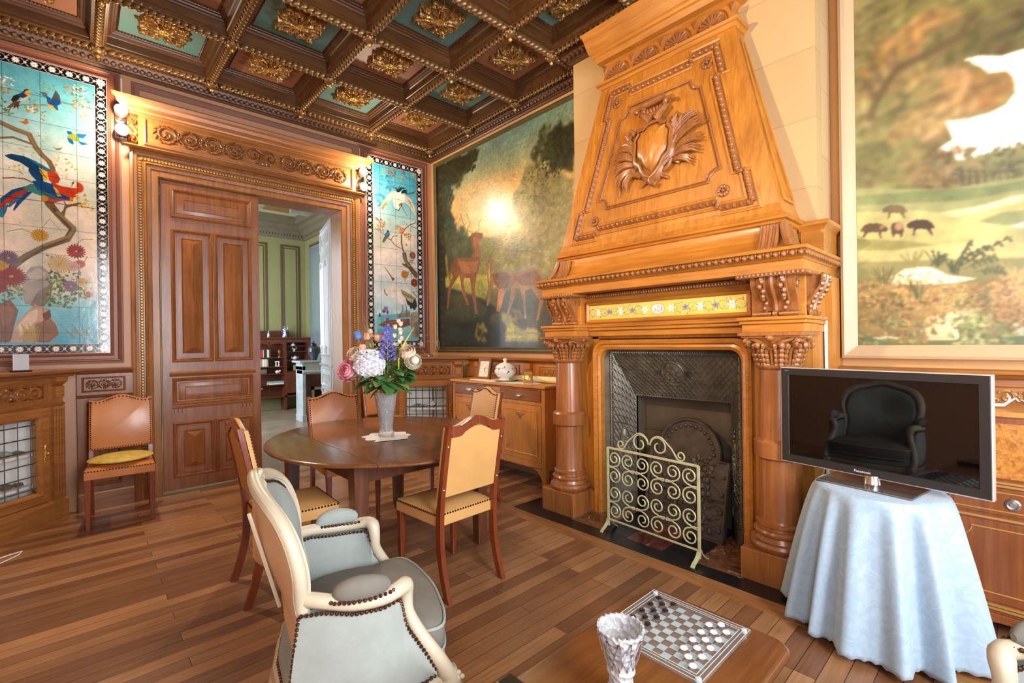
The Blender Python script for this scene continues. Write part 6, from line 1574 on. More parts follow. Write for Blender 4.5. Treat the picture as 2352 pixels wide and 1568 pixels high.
# hood: tapering frustum
HX = lambda z: -.592+(z-2.10)*(.172/1.32); HW = lambda z: .842-(z-2.10)*(.322/1.32)
mb = M(); zs = [(2.10, .02), (2.13, .006), (2.18, 0), (3.42, 0)]
mb.loft([[(HX(z)-e, YC-HW(z)-e, z), (BX+.02, YC-HW(z)-e, z), (BX+.02, YC+HW(z)+e, z), (HX(z)-e, YC+HW(z)+e, z)] for z, e in zs])
hood = part('hood', mb, W_FP)
def hf(u, v, w):  # on the sloping front face: u to the right in metres, v height
    return (HX(v)-w, YC-u, v+w*.13)
def band(z0, z1, m0, m1, prof, u_in=0):  # closed moulding following a trapezoid with inset m from the hood edge
    pass
def trap(z0, z1, a0, a1): return [(-a0, z0), (a0, z0), (a1, z1), (-a1, z1)]
def crossetted(z0, z1, ins, e, L):
    """trapezoid outline (closed) with squared ears at the corners; ins = inset from hood edge, e = ear size, L = ear length"""
    W = lambda z: HW(z)-ins
    Lx = L
    r = [(Lx and W(z0)-Lx, z0+e), (W(z0)-Lx, z0), (W(z0), z0), (W(z0+L), z0+L), (W(z0+L)-e, z0+L), (W(z1-L)-e, z1-L), (W(z1-L), z1-L), (W(z1), z1), (W(z1)-Lx*.8, z1), (W(z1)-Lx*.8, z1-e)]
    l = [(-u, v) for u, v in r[::-1]]; return r+l
def path_tube(mb, pts, w0, r, flat=1.0, n=6, closed=True):
    P = [hf(u, v, w0) for u, v in pts]; K = len(P)
    for i in range(K if closed else K-1): mb.tube([P[i], P[(i+1) % K]], r, n); mb.sph(P[i], r, r, r, 6, 4)
C0 = crossetted(2.215, 3.33, .135, .045, .21)
mb = M()
for i in range(len(C0)):
    a, b_ = C0[i], C0[(i+1) % len(C0)]; beads(mb, hf(a[0], a[1], .008), hf(b_[0], b_[1], .008), .043, .016, .018, .018, 7, 5); mb.tube([hf(a[0], a[1], .002), hf(b_[0], b_[1], .002)], .022, 4)
cpart('egg_moulding', mb, W_FPD, hood)
for ins, z0, z1, e, L in ((.095, 2.175, 3.368, .045, .25), (.165, 2.245, 3.30, .045, .18)):
    mb = M(); path_tube(mb, crossetted(z0, z1, ins, e, L), .002, .011, n=5); cpart('outline_moulding', mb, W_FP, hood)
# inner panel with hollow corners
def hollow(z0, z1, a0, a1, r, n=6):
    o = []
    for cx_, cz, s1, s2 in ((a0, z0, 1, -1), (a1, z1, 1, 1), (-a1, z1, -1, 1), (-a0, z0, -1, -1)):
        arc = []
        for i in range(n+1):
            t = PI/2*i/n
            arc.append((cx_-s1*r*cos(t) if True else 0, cz-s2*r*sin(t)))
        # arc from (cx-r, cz) to (cx, cz-r): concave
        o += arc if (s1*s2 < 0) else arc[::-1]
    return o
IP = hollow(2.405, 3.165, .475, .315, .075); mb = M(); path_tube(mb, IP, .004, .009, n=5); path_tube(mb, [(u*.965, 2.785+(v-2.785)*.965) for u, v in IP], .002, .005, n=4); cpart('inner_panel_moulding', mb, W_FPD, hood)
for u, v in ((.50, 2.325), (-.50, 2.325), (.355, 3.235), (-.355, 3.235)):
    mb = M()
    for k in range(5):
        for d in (-.25, .25): t = k*1.257+PI/2+d; p_ = hf(u+.027*cos(t), v+.027*sin(t), .006); mb.sph(p_, .012, .012, .015, 6, 5)
    mb.sph(hf(u, v, .012), .011, .011, .011, 8, 6); cpart('carved_rosette', mb, W_FPD, hood)
# side panels of the hood
for s in (1, -1):
    mb = M(); q = [(HX(2.2)+.07, YC+s*(HW(2.2)), 2.22), (BX-.05, YC+s*HW(2.2), 2.22), (BX-.05, YC+s*HW(3.33), 3.33), (HX(3.33)+.05, YC+s*HW(3.33), 3.33)]
    for i in range(4): mb.tube([q[i], q[(i+1) % 4]], .012, 5)
    cpart('side_panel_moulding', mb, W_FP, hood)
# top of the hood: ledge, shell frieze and cornice
mb = M(); lay = [(3.405, 0), (3.41, .012), (3.43, .022), (3.435, .035), (3.455, .038), (3.465, .01), (3.465, -.005), (3.60, -.03), (3.605, -.02), (3.615, -.01), (3.625, .03), (3.665, .04), (3.672, .055), (3.69, .06), (3.70, .075), (3.83, .11), (3.852, .125)]
mb.loft([[(HX(3.42)-e, YC-HW(3.42)-e, z), (BX+.02, YC-HW(3.42)-e, z), (BX+.02, YC+HW(3.42)+e, z), (HX(3.42)-e, YC+HW(3.42)+e, z)] for z, e in lay])
hc = part('hood_cornice', mb, W_FPH, 30)
mb = M(); fx = lambda u, z, w: (HX(3.42)+.005+(z-3.465)*.18-w, YC-u, z)
for k in range(4):
    c = (-.375+k*.25); z0 = 3.475
    for i in range(9):
        t = PI*(i+.5)/9; mb.tube([fx(c+.012*cos(t), z0+.012*sin(t), .006), fx(c+.05*cos(t), z0+.05*sin(t), .014), fx(c+.085*cos(t), z0+.088*sin(t), .010)], [.004, .010, .014], 6)
    mb.sph(fx(c, z0, .012), .018, .02, .014, 8, 6)
    mb.tube([fx(c+.105*cos(t_), z0+.115*sin(t_), .002) for t_ in np.linspace(0, PI, 12)], .006, 4)
for k in range(5):
    c = -.5+k*.25; mb.loft([[fx(c-.03, 3.595, 0), fx(c+.03, 3.595, 0), fx(c, 3.52, 0)], [fx(c-.02, 3.588, .012), fx(c+.02, 3.588, .012), fx(c, 3.55, .012)]])
cpart('carved_shells', mb, W_FPD, hc)
# coat of arms: shield, scrolled cartouche, crown scroll, oak and palm branches
arms = part('coat_of_arms', M(), W_FPD); bpy.data.objects.remove(arms)
cx, cz = 0, 2.76
mb = M(); shp = [(0, -.27), (.05, -.235), (.085, -.19), (.105, -.14), (.15, -.10), (.162, -.05), (.158, .03), (.165, .09), (.13, .14), (.14, .17), (.09, .165), (.05, .20), (0, .205), (-.05, .20), (-.09, .165), (-.14, .17), (-.13, .14), (-.165, .09), (-.158, .03), (-.162, -.05), (-.15, -.10), (-.105, -.14), (-.085, -.19), (-.05, -.235)]
mb.loft([[hf(cx+u*1.08, cz+v*1.05, 0) for u, v in shp], [hf(cx+u*1.06, cz+v*1.03, .035) for u, v in shp], [hf(cx+u*.92, cz+v*.92, .052) for u, v in shp], [hf(cx+u*.8, cz+v*.8, .036) for u, v in shp], [hf(cx+u*.74, cz+.01+v*.70, .04) for u, v in shp]])
car = part('cartouche', mb, W_FPD, 60)
mb = M(); mb.loft([[hf(u*k_, cz+.01+v*k_*.96, w_) for u, v in shp] for k_, w_ in ((.76, .036), (.74, .050), (.68, .064), (.55, .078), (.38, .088), (.2, .093), (.04, .095))]); cpart('shield_boss', mb, W_FP, car)
mb = M(); mb.tube([hf(u*.86, cz+v*.86, .052) for u, v in shp], .012, 6, True)
for s in (1, -1):
    mb.tube([hf(s*.02, cz+.19, .05), hf(s*.055, cz+.23, .055), hf(s*.09, cz+.26, .05)], [.03, .026, .02], 8)
    mb.tube([hf(s*(.115+.035*cos(a))*1.0, cz+.285+.030*sin(a), .05) for a in np.linspace(0, 4.6, 14)], [.016]*13+[.01], 7)
    mb.tube([hf(s*.145, cz+.13, .04), hf(s*.185, cz+.17, .05), hf(s*.215, cz+.14, .05), hf(s*.20, cz+.105, .045), hf(s*.18, cz+.125, .04)], [.02, .018, .016, .013, .01], 7)
    mb.tube([hf(s*.15, cz-.02, .03), hf(s*.185, cz+.03, .04), hf(s*.20, cz+.0, .04)], [.018, .014, .01], 7)
    mb.tube([hf(s*.09, cz-.20, .03), hf(s*.13, cz-.17, .035), hf(s*.15, cz-.13, .04)], [.012, .016, .012], 7)
mb.tube([hf(-.085, cz+.325, .05), hf(.075, cz+.335, .055)], .026, 10); mb.tube([hf(-.06, cz+.24, .045), hf(.06, cz+.24, .045)], .02, 8)
for k in range(-2, 3): mb.sph(hf(k*.026, cz+.27, .05), .012, .012, .02, 7, 5)
mb.tube([hf(-.005, cz-.23, .03), hf(.01, cz-.27, .045), hf(.035, cz-.285, .045), hf(.045, cz-.265, .04)], [.026, .022, .016, .01], 8)
cpart('scroll_pattern', mb, W_FPD, car)
mb = M()   # right branch: long palm leaves; left: oak leaves
for i, (a, L, du, dv) in enumerate(((1.25, .26, .12, -.05), (.95, .30, .12, -.08), (1.05, .20, .16, .02), (.62, .24, .13, -.10), (.35, .22, .13, -.12), (.05, .18, .13, -.14), (1.4, .16, .13, .03))):
    for k in range(3):
        b_ = a+(k-1)*.11; mb.tube([hf(du+L*q*cos(b_-.35*q*q), cz+dv+L*q*sin(b_-.35*q*q), .012+.03*sin(q*2.6)) for q in (0, .25, .5, .75, 1)], [.006, .012, .013, .011, .004], 6)
for i, (a, L, du, dv) in enumerate(((2.0, .20, -.13, -.05), (2.35, .22, -.13, -.08), (2.75, .20, -.13, -.10), (3.2, .19, -.13, -.12), (3.6, .17, -.12, -.13), (1.85, .15, -.15, .0), (2.5, .14, -.18, .02))):
    for k in range(3):
        b_ = a+(k-1)*.14; mb.tube([hf(du+L*q*cos(b_+.45*q*q), cz+dv+L*q*sin(b_+.45*q*q), .012+.028*sin(q*2.6)) for q in (0, .25, .5, .75, 1)], [.006, .013, .014, .012, .005], 6)
mb.tube([hf(-.21, cz-.15, .02), hf(-.12, cz-.17, .03), hf(-.04, cz-.19, .03)], [.016, .024, .018], 8); mb.tube([hf(.17, cz-.08, .02), hf(.10, cz-.14, .03), hf(.04, cz-.20, .03)], [.014, .024, .018], 8)
mb.tube([hf(.04, cz-.205, .02), hf(.09, cz-.235, .02), hf(.12, cz-.25, .015)], .012, 6); mb.tube([hf(-.03, cz-.235, .02), hf(-.10, cz-.27, .01)], [.01, .004], 6)
mb.tube([hf(-.2, cz-.16, .015), hf(-.22, cz-.21, .015), hf(-.27, cz-.22, .012), hf(-.27, cz-.27, .010), hf(-.285, cz-.30, .006)], [.012, .010, .010, .008, .004], 6, flat=.5); mb.tube([hf(.15, cz-.13, .015), hf(.19, cz-.16, .015), hf(.23, cz-.12, .015), hf(.27, cz-.155, .01), hf(.31, cz-.15, .006)], [.018, .016, .010, .012, .003], 6)
cpart('carved_branches', mb, W_FPD, car)

# ------------------------------------------------------------------ hearth
hz = .006; BM = plain('black_marble', '16171a', .3, 0, .3, 6, 0, None, .1)
h = sroot('floor_hearth'); obj('hearth_border', M().box(-.86, -.735, -4.8, -2.50, 0, hz).box(-.735, -.45, -3.02, -2.50, 0, hz*.9).box(-.735, -.45, -4.8, -4.31, 0, hz*.9), BM, h, bev=.001)
m, nt, b = newmat('brown_veined_marble'); v = mapping(nt, (1, 1, 1), (0, 0, .5)); n = noise(nt, 7, 6, .6, v, 2.2); nt.links.new(ramp(nt, n.outputs[0], [(.35, H('4a3020')), (.5, H('7a5638')), (.6, H('6a4228')), (.63, H('b89878')), (.67, H('6a4228'))]), b.inputs['Base Color']); b.inputs['Roughness'].default_value = .22; BRM = m
m, nt, b = newmat('red_veined_marble'); v = mapping(nt, (1, 1, 1), (0, 0, .9)); n = noise(nt, 8, 6, .6, v, 2.0); nt.links.new(ramp(nt, n.outputs[0], [(.4, H('4a2420')), (.6, H('6e3830')), (.66, H('a88478')), (.69, H('5a2c26'))]), b.inputs['Base Color']); b.inputs['Roughness'].default_value = .2; RDM = m
for y0, y1, mt_ in ((-3.30, -3.02, BRM), (-3.52, -3.30, BM), (-3.80, -3.52, RDM), (-4.02, -3.80, BM), (-4.31, -4.02, BRM)): obj('hearth_slab', M().box(-.733, -.06, y0+.001, y1-.001, 0, hz), mt_, h)

# ------------------------------------------------------------------ fireback leaning in the hearth
t = thing('fireback', 'rusty arched cast iron fireback leaning in the fireplace behind the screen', 'fireback', (-.335, -3.72, hz), math.radians(-9)); t.rotation_euler = (0, math.radians(11), math.radians(-7))
g = lambda u, v, w: (-w, -u, v)
out = [(-.33, 0), (.33, 0), (.33, .545), (.262, .545)]+[(.262*cos(a), .55+.262*sin(a)) for a in np.linspace(.0, PI, 22)][1:-1]+[(-.262, .545), (-.33, .545)]
mb = M(); mb.prism(out, g, -.03, 0); obj('plate', mb, IRONB, t)
mb = M(); mb.tube([g(u*.975, .004+v*.985, .004) for u, v in out], .013, 6, True); obj('raised_rim', mb, IRONB, t, True)
mb = M(); rnd = random.Random(8)
for i in range(15): a = PI*(i+.5)/15; mb.sph(g(.205*cos(a), .555+.205*sin(a), .0), .016, .016, .016, 8, 5)
for z in (.08, .2, .32, .44):
    for u in (-.29, .29): mb.sph(g(u, z, 0), .016, .016, .016, 8, 5)
for i in range(130): u = rnd.uniform(-.22, .22); v = rnd.uniform(.04, .56); mb.sph(g(u, v, 0), rnd.uniform(.010, .022), rnd.uniform(.01, .028), rnd.uniform(.01, .026), 6, 4)
for s in (-1, 1):
    for z in (.12, .3, .46): mb.tube([g(s*(.15+.05*cos(a)*(1-a/12)), z+.05*sin(a)*(1-a/12), .004) for a in np.linspace(0, 9, 22)], .008, 5)
mb.tube([g(.11*cos(a), .40+.09*sin(a), .004) for a in np.linspace(0, PI, 12)], .012, 6); obj('relief_pattern', mb, IRONB, t, True)
# ------------------------------------------------------------------ wrought iron fire screen
t = thing('fire_screen', 'pale green wrought iron fire screen of spiral scrolls before the hearth', 'fire screen', (-.713, -3.70, hz), math.radians(-3.4))
SW, SZ0, SZ1 = .355, .085, .605; g = lambda u, v, w: (-w, -u, v)
mb = M(); mb.box(-.006, .006, SW-.009, SW+.009, .03, SZ1).box(-.006, .006, -SW-.009, -SW+.009, .03, SZ1).box(-.005, .005, -SW, SW, SZ1-.010, SZ1+.006).box(-.005, .005, -SW, SW, SZ0-.012, SZ0); obj('frame', mb, IVORY, t, bev=.002)
def csc(cu, cv, r, a0, dirn, turns=1.35): return [g(cu+r*(1-.78*i/26)*cos(a0+dirn*turns*2*PI*i/26), cv+r*(1-.78*i/26)*sin(a0+dirn*turns*2*PI*i/26), 0) for i in range(27)]
nx, nz = 6, 4; cw = 2*SW/nx; chh = (SZ1-SZ0-.014)/nz; mb = M()
for i in range(nx):
    s = 1 if i % 2 == 0 else -1; cu = -SW+cw*(i+.5)
    for j in range(0, nz, 2):
        z1 = SZ1-.012-chh*(j+.5); z2 = z1-chh; r = cw*.47
        def sc(zc, up):
            a0 = (-PI/2 if up else PI/2); dd = s*(1 if up else -1); pts = []
            for k in range(27): q = k/26; rr = r*(1-.72*q); a = a0+dd*1.5*2*PI*q; pts.append((cu-0+rr*cos(a), zc+rr*sin(a)))
            return pts
        U_ = sc(z1, True)[::-1]; L_ = sc(z2, False)
        lp = [(cu-s*.01, z1-r-.006), (cu-s*r*.9, (z1+z2)/2+.006), (cu-s*r*.98, (z1+z2)/2), (cu-s*r*.9, (z1+z2)/2-.008), (cu-s*.01, z2+r+.006)]
        mb.tube([g(u, v, 0) for u, v in U_+lp+L_], .0052, 5)
obj('scrollwork', mb, IVORY, t, True); mb = M()
for s in (-1, 1):
    a = csc(s*.065-.005*0, SZ1+.065, .062, PI/2+s*.0, -s, 1.25)
    big = [(s*(.02+0), SZ1+.07)]
    P_ = [(s*(.065+.06*cos(q)*(1)), SZ1+.068+.06*sin(q)) for q in np.linspace(PI if s > 0 else PI, PI/2, 6)]
    curl = [(s*(.075+(.068-.045*q/7.5)*cos(PI+q)), SZ1+.072-(.068-.045*q/7.5)*sin(PI+q)*-1*-1) for q in np.linspace(0, 7.5, 26)]
    mb.tube([g(u, v, 0) for u, v in curl], .0052, 5)
    sw = [(s*(.075+.068*cos(PI-q)), SZ1+.072+.068*sin(PI-q)) for q in np.linspace(0, PI*.62, 10)]+[(s*.17, SZ1+.075), (s*.205, SZ1+.025)]+[(s*(.235+(.034-.02*q/7)*cos(PI+.5+q)), SZ1+.040+(.034-.02*q/7)*sin(PI+.5+q)) for q in np.linspace(0, 7.5, 20)]
    mb.tube([g(u, v, 0) for u, v in sw], .0052, 5)
obj('crest_scroll', mb, IVORY, t, True)
for s in (-1, 1):
    mb = M(); pts = [(-.085, 0), (-.075, .012), (-.045, .028), (-.015, .055), (0, .085)]
    for q in (1, -1): mb.loft([[(x*q, s*SW-.014, z), (x*q, s*SW+.014, z), (x*q+.004, s*SW+.014, z+.004), (x*q+.004, s*SW-.014, z+.004)] for x, z in pts])
    obj('foot', mb, IVORY, t)
# ------------------------------------------------------------------ dining table
t = thing('dining_table', 'round dark wood drop-leaf table with square legs in the middle of the chairs', 'table', (-1.94, -2.36, 0))
TA, TB = .775, .87
def slab(x0, x1, z0=.722, z1=.75):
    mb = M(); n = 26
    def half(sc, s): 
        xs = np.linspace(max(x0, -TA*sc+1e-4) if s > 0 else min(x1, TA*sc-1e-4), min(x1, TA*sc-1e-4) if s > 0 else max(x0, -TA*sc+1e-4), n)
        return [(x, s*TB*sc*math.sqrt(max(0, 1-(x/TA/sc)**2))) for x in xs]
    loops = []
    for z, sc in ((z0, .972), (z0+.004, .99), (z0+.012, 1), (z1-.008, 1), (z1-.002, .992), (z1, .98)):
        if True: loops.append([(x, y, z) for x, y in half(sc, 1)+half(sc, -1)])
    return mb.loft(loops)
for nm, a, c in (('drop_leaf', -TA, -.44), ('top_board', -.437, -.02), ('top_board', -.017, .42), ('drop_leaf', .423, TA)): obj(nm, slab(a, c), W_TAB, t, 45)
mb = M()
for s in (-1, 1): mb.box(-.43, .43, *sorted((s*.50, s*.47)), .60, .722); 
for s in (-1, 1): mb.box(*sorted((s*.43, s*.40)), -.49, .49, .60, .722)
obj('apron', mb, W_TLG, t)
for sx in (-1, 1):
    for y in (-.48, .68): 
        obj('leg', M().taper(sx*.44, y*.0+(-.48 if y < 0 else .66), 0, .722, .034, .034, .046, .046), W_TLG, t, bev=.004)
obj('apron_rail', M().box(-.42, .42, .63, .66, .62, .722).box(-.455, -.425, -.45, .66, .60, .722).box(.425, .455, -.45, .66, .60, .722), W_TLG, t)

# ------------------------------------------------------------------ leather chairs with nailed edges
def arch_top(hw, z, rise, n=16):
    o = []
    for i in range(n+1):
        u = -hw+2*hw*i/n; q = abs(u/hw); o.append((u, z+rise*(.5+.5*cos(PI*min(1, q/.78)))))
    return o
def make_chair(lab, leather, cushion=False, back=LEA):
    t = thing('dining_chair', lab, 'chair')
    hw, d0, d1 = .215, -.20, .21
    def yb(z): return -.205-.0*z-(max(0, z-.44)**1.15)*.20-(.07*max(0, (.30-z)/.30)**1.6)     # back post line
    # seat: domed leather pad wrapping the rails
    mb = M(); n = 8
    loops = []
    ws = [(hw-.012, .385), (hw, .39), (hw, .452), (hw-.004, .458)]
    for w_, z in ws: k = w_/hw; loops.append([(-w_*.94, d0*k, z), (w_*.94, d0*k, z), (w_, d1*k, z), (-w_, d1*k, z)])
    mb.loft(loops, True, True, False); obj('seat_rail_cover', mb, leather, t, bev=.003)
    mb = M(); N_ = 12; vs = []
    for j in range(N_+1):
        for i in range(N_+1):
            a = -1+2*i/N_; b_ = -1+2*j/N_; w_ = hw*(.94+.06*(b_+1)/2)*.985; y = (d0+d1)/2+(d1-d0)/2*b_*.985
            vs.append((a*w_, y, .457+.028*(1-a**4)*(1-b_**4)))
    mb.add(vs, [(j*(N_+1)+i, j*(N_+1)+i+1, (j+1)*(N_+1)+i+1, (j+1)*(N_+1)+i) for j in range(N_) for i in range(N_)]); obj('seat_pad', mb, leather, t, True)
    mb = M()
    for p, q in (((-hw, d1), (hw, d1)), ((hw, d1), (hw*.94, d0)), ((-hw*.94, d0), (-hw, d1)), ((hw*.94, d0), (-hw*.94, d0))): beads(mb, (p[0], p[1], .452), (q[0], q[1], .452), .018, .0072, .006, .0065, 5, 3)
    obj('nail_trim', mb, NAIL, t, True)
    for s in (-1, 1): obj('front_leg', M().taper(s*(hw-.02), d1-.022, 0, .392, .013, .013, .020, .020), W_CH, t, bev=.003)
    for s in (-1, 1):
        zs = np.linspace(0, .955, 15); x = s*(hw*.94-.008)
        mb = M(); mb.loft([[(x-.014, yb(z)-(.020 if z < .5 else .016), z), (x+.014, yb(z)-(.020 if z < .5 else .016), z), (x+.014, yb(z)+(.020 if z < .5 else .014), z), (x-.014, yb(z)+(.020 if z < .5 else .014), z)] for z in zs]); o = obj('back_post', mb, W_CH, t, 40)
        for z in (.60, .84): k = M().sph((x+0*s, yb(z)-.018, z), .007, .004, .007); obj('bolt', k, SILV, o, True)
    bw = hw*.94+.006; top = arch_top(bw, .945, .045)
    # arched top rail seen from behind
    mb = M(); lo = [(u, v-.055+(.012 if abs(u) < bw*.5 else 0)) for u, v in arch_top(bw-.03, .945, .04)]
    pts = [(u*(.88), v) for u, v in top]; poly = pts+[(u*.88/(.86) if False else u, v) for u, v in lo[::-1]]
    mb.loft([[(u, yb(.93)-.014, v) for u, v in poly], [(u, yb(.93)+.006, v) for u, v in poly]]); obj('top_rail', mb, W_CH, t)
    outl = [(-bw, .545), (bw, .545)]+[(u, v) for u, v in top[::-1]]
    mb = M(); mb.loft([[(u*s_, yb(v)+w_, (v-.75)*(s2)+.75) for u, v in outl] for w_, s_, s2 in ((.012, 1, 1), (.026, 1, 1), (.036, .985, .985), (.040, .93, .94))]); obj('back_leather', mb, leather, t, 35)
    inn = [(-bw+.03, .555), (bw-.03, .555)]+[(u, v-.05) for u, v in arch_top(bw-.03, .945, .04)[::-1]]
    mb = M(); mb.loft([[(u, yb(v)-.010, v) for u, v in inn], [(u, yb(v)+.013, v) for u, v in inn]]); obj('rear_leather_panel', mb, back, t)
    mb = M(); path = [(-bw+.012, .557), (-bw+.012, .94)]+[(u*.965, v-.014) for u, v in top]+[(bw-.012, .94), (bw-.012, .557)]
    for a, b_ in zip(path, path[1:]):
        L = math.dist(a, b_); 
        if L < .01: continue
        beads(mb, (a[0], yb(a[1])+.0385, a[1]), (b_[0], yb(b_[1])+.0385, b_[1]), .018, .0078, .0078, .006, 5, 3)
    beads(mb, (-bw+.012, yb(.557)+.038, .557), (bw-.012, yb(.557)+.038, .557), .018, .0078, .0078, .006, 5, 3)
    obj('nail_border', mb, NAIL, t, True); return t
c0 = make_chair('tan leather chair seen from behind, nearest chair at the front of the round table', LEAL, back=LEAL)
c0.location = (-1.925, -3.05, 0); c0.rotation_euler = (0, 0, math.radians(2))
GR = 'leather chairs in the dining room'; c0['group'] = GR
def D(loc, rz, lab): return dup(c0, loc, math.radians(rz), lab, GR)
D((-2.62, -2.44, 0), -93, 'leather chair left of the round table with its back to the door leaf')
D((-1.10, -2.09, 0), 84, 'leather chair right of the round table in front of the sideboard')
c1 = make_chair('orange leather chair behind the round table below the open doorway', LEAO, back=LEAO); c1.location = (-1.955, -1.66, 0); c1.rotation_euler = (0, 0, math.radians(177)); c1['group'] = GR
c2 = dup(c1, (-3.30, -.43, 0), math.radians(176), 'leather chair with yellow cushion against the panelling left of the door', GR)
c3 = dup(c1, (-.86, -.36, 0), math.radians(180), 'leather chair with yellow cushion behind the vase by the corner cabinet', GR)
YEL = plain('yellow_damask', 'c2a548', .6, 0, .22, 26, .1)
def cush(loc, rz, lab):
    mb = M(); lo = []
    for z, r in ((.0, .80), (.006, .96), (.016, 1.0), (.026, .96), (.038, .78), (.046, .5), (.049, .2)): lo.append([(.205*r*cos(a)*(1+.02*cos(4*a)), .195*r*sin(a), z) for a in np.linspace(0, 2*PI, 33)[:-1]])
    mb.loft(lo); t = thing('seat_cushion', lab, 'cushion', loc, rz, 'yellow seat cushions'); obj('cushion_pad', mb, YEL, t, 60)
    mb = M(); mb.tube([(.207*cos(a), .197*sin(a), .016) for a in np.linspace(0, 2*PI, 33)[:-1]], .004, 5, True); obj('piping', mb, YEL, t, True)
cush((-3.30, -.44, .484), .1, 'round yellow damask cushion on the chair left of the door'); cush((-.86, -.37, .484), 0, 'round yellow damask cushion on the chair behind the vase')

# ------------------------------------------------------------------ bergere armchair
def make_armchair(lab, loc, rz):
    t = thing('armchair', lab, 'armchair', loc, rz)
    # back frame outline in (x, z), with y = yb(z)
    yb = lambda z: -.155-.19*max(0, z-.55)
    BO = [(.265, .42), (.272, .50), (.262, .58), (.262, .66), (.285, .74), (.282, .82), (.252, .885), (.19, .925), (.11, .945), (.05, .962), (0, .97)]
    BO = cat(BO+[(-u, v) for u, v in BO[-2::-1]], 3)
    cur = lambda u: -.10*(1-(abs(u)/.285)**2)       # the back is curved in plan
    Y = lambda u, z: yb(z)+cur(u)*.75+.03
    mb = M(); mb.tube([(u, Y(u, v), v) for u, v in BO], .024, 10, flat=.9); mb.tube([(u*.985, Y(u, v)+.018, v-.004) for u, v in BO], .011, 6); mb.tube([(u*1.02, Y(u, v)-.008, v+.006) for u, v in BO], .014, 6); obj('back_frame', mb, CREAMW, t, True)
    mb = M()
    for k in range(7): a = (k-3)*.34; mb.tube([(0, Y(0, .97)+.01, .965), (.03*sin(a), Y(0, .97)+.016, .968+.022*cos(a)), (.055*sin(a), Y(0, .97)+.014, .962+.030*cos(a))], [.006, .010, .005], 6)
    mb.sph((0, Y(0, .97)+.02, .965), .014, .012, .012, 8, 6)
    for s in (-1, 1):
        mb.tube([(s*.03, Y(0, .96)+.018, .962), (s*.07, Y(.07, .95)+.018, .957), (s*.11, Y(.1, .945)+.016, .945)], [.010, .012, .005], 6); mb.sph((s*.13, Y(.13, .935)+.014, .938), .010, .008, .008, 6, 5)
    obj('carved_crest', mb, CREAMW, t, True)
    inner = [(u*.90, v-.022 if v > .6 else v) for u, v in BO]
    def pad(sgn, th, mat, nm, puff):
        lo = []
        for k, (sc, d) in enumerate(((1, 0), (.985, .35), (.93, .75), (.80, .95), (.5, 1.0), (.15, 1.02))):
            lo.append([(u*sc, Y(u*sc, v)+sgn*(th+puff*d)*1.0, .67+(v-.67)*sc) for u, v in inner])
        mb = M(); mb.loft(lo, True, False, True); return obj(nm, mb, mat, t, True)
    pad(1, .008, VELV, 'back_upholstery', .045); pad(-1, .004, plain('back_lining_canvas', 'c4a27c', .8, 0, .06, 8), 'rear_back_panel', .008)
    mb = M(); pts = inner[6:-6]
    for a, b_ in zip(pts[::2], pts[2::2]): beads(mb, (a[0]*1.01, Y(a[0], a[1])+.022, a[1]), (b_[0]*1.01, Y(b_[0], b_[1])+.022, b_[1]), .014, .006, .005, .006, 5, 3)
    obj('back_nail_trim', mb, NAIL, t, True)
    # arms
    for s in (1, -1):
        AR = [(s*.262, -.15, .665), (s*.29, -.10, .66), (s*.315, -.02, .645), (s*.318, .06, .642), (s*.30, .115, .648), (s*.275, .14, .642), (s*.262, .145, .60), (s*.268, .15, .55), (s*.29, .185, .48), (s*.305, .235, .40), (s*.30, .265, .34)]
        arm = obj('arm_frame', M().tube(cat(AR, 3), [float(q) for q in np.interp(np.linspace(0, 10, 31), range(11), [.022, .022, .021, .022, .024, .026, .022, .020, .021, .024, .028])], 10), CREAMW, t, True)
        pp = [(s*.298, -.075, .672), (s*.312, -.03, .682), (s*.316, .03, .682), (s*.308, .085, .676)]
        obj('arm_pad', M().tube(cat(pp, 4), [.010, .022, .029, .033, .036, .038, .039, .038, .036, .033, .029, .022, .010], 14, flat=.72), VELVD if s > 0 else VELV, t, True)
        mb = M(); c = [(s*.296, -.09, .662), (s*.285, -.05, .664), (s*.282, .02, .662), (s*.282, .08, .66), (s*.297, .108, .66), (s*.33, .09, .66), (s*.346, .03, .66), (s*.344, -.03, .662), (s*.325, -.08, .664)]
        for a, b_ in zip(c, c[1:]+c[:1]): beads(mb, a, b_, .014, .006, .006, .006, 6, 4)
        obj('arm_nail_trim', mb, NAIL, t, True)
        # upholstered side panel under the arm
        top_ = [(s*.268, -.165, .63), (s*.292, -.10, .635), (s*.312, -.02, .62), (s*.314, .06, .617), (s*.292, .115, .62), (s*.27, .128, .58), (s*.278, .14, .52), (s*.298, .19, .44), (s*.30, .225, .37)]
        bot_ = [(s*.262, -.20, .36), (s*.285, -.12, .35), (s*.305, -.04, .345), (s*.312, .04, .345), (s*.312, .10, .345), (s*.310, .14, .348), (s*.308, .17, .35), (s*.305, .20, .352), (s*.302, .225, .355)]
        for e, nm in ((1, 'outer_side_panel'), (-1, 'inner_side_panel')):
            mb = M(); mb.loft([[(p[0]*(1-q)+r[0]*q+s*e*(.012+.012*sin(PI*q)), p[1]*(1-q)+r[1]*q, p[2]*(1-q)+r[2]*q) for p, r in zip(top_, bot_)] for q in np.linspace(0, 1, 9)], False); obj(nm, mb, VELV, t, True)
        mb = M(); path = top_+bot_[::-1][1:]
        for a, b_ in zip(path, path[1:]+path[:1]): beads(mb, (a[0]+s*.018, a[1], a[2]), (b_[0]+s*.018, b_[1], b_[2]), .0145, .0062, .0062, .0062, 6, 4)
        obj('side_nail_trim', mb, NAIL, t, True); mb = M()
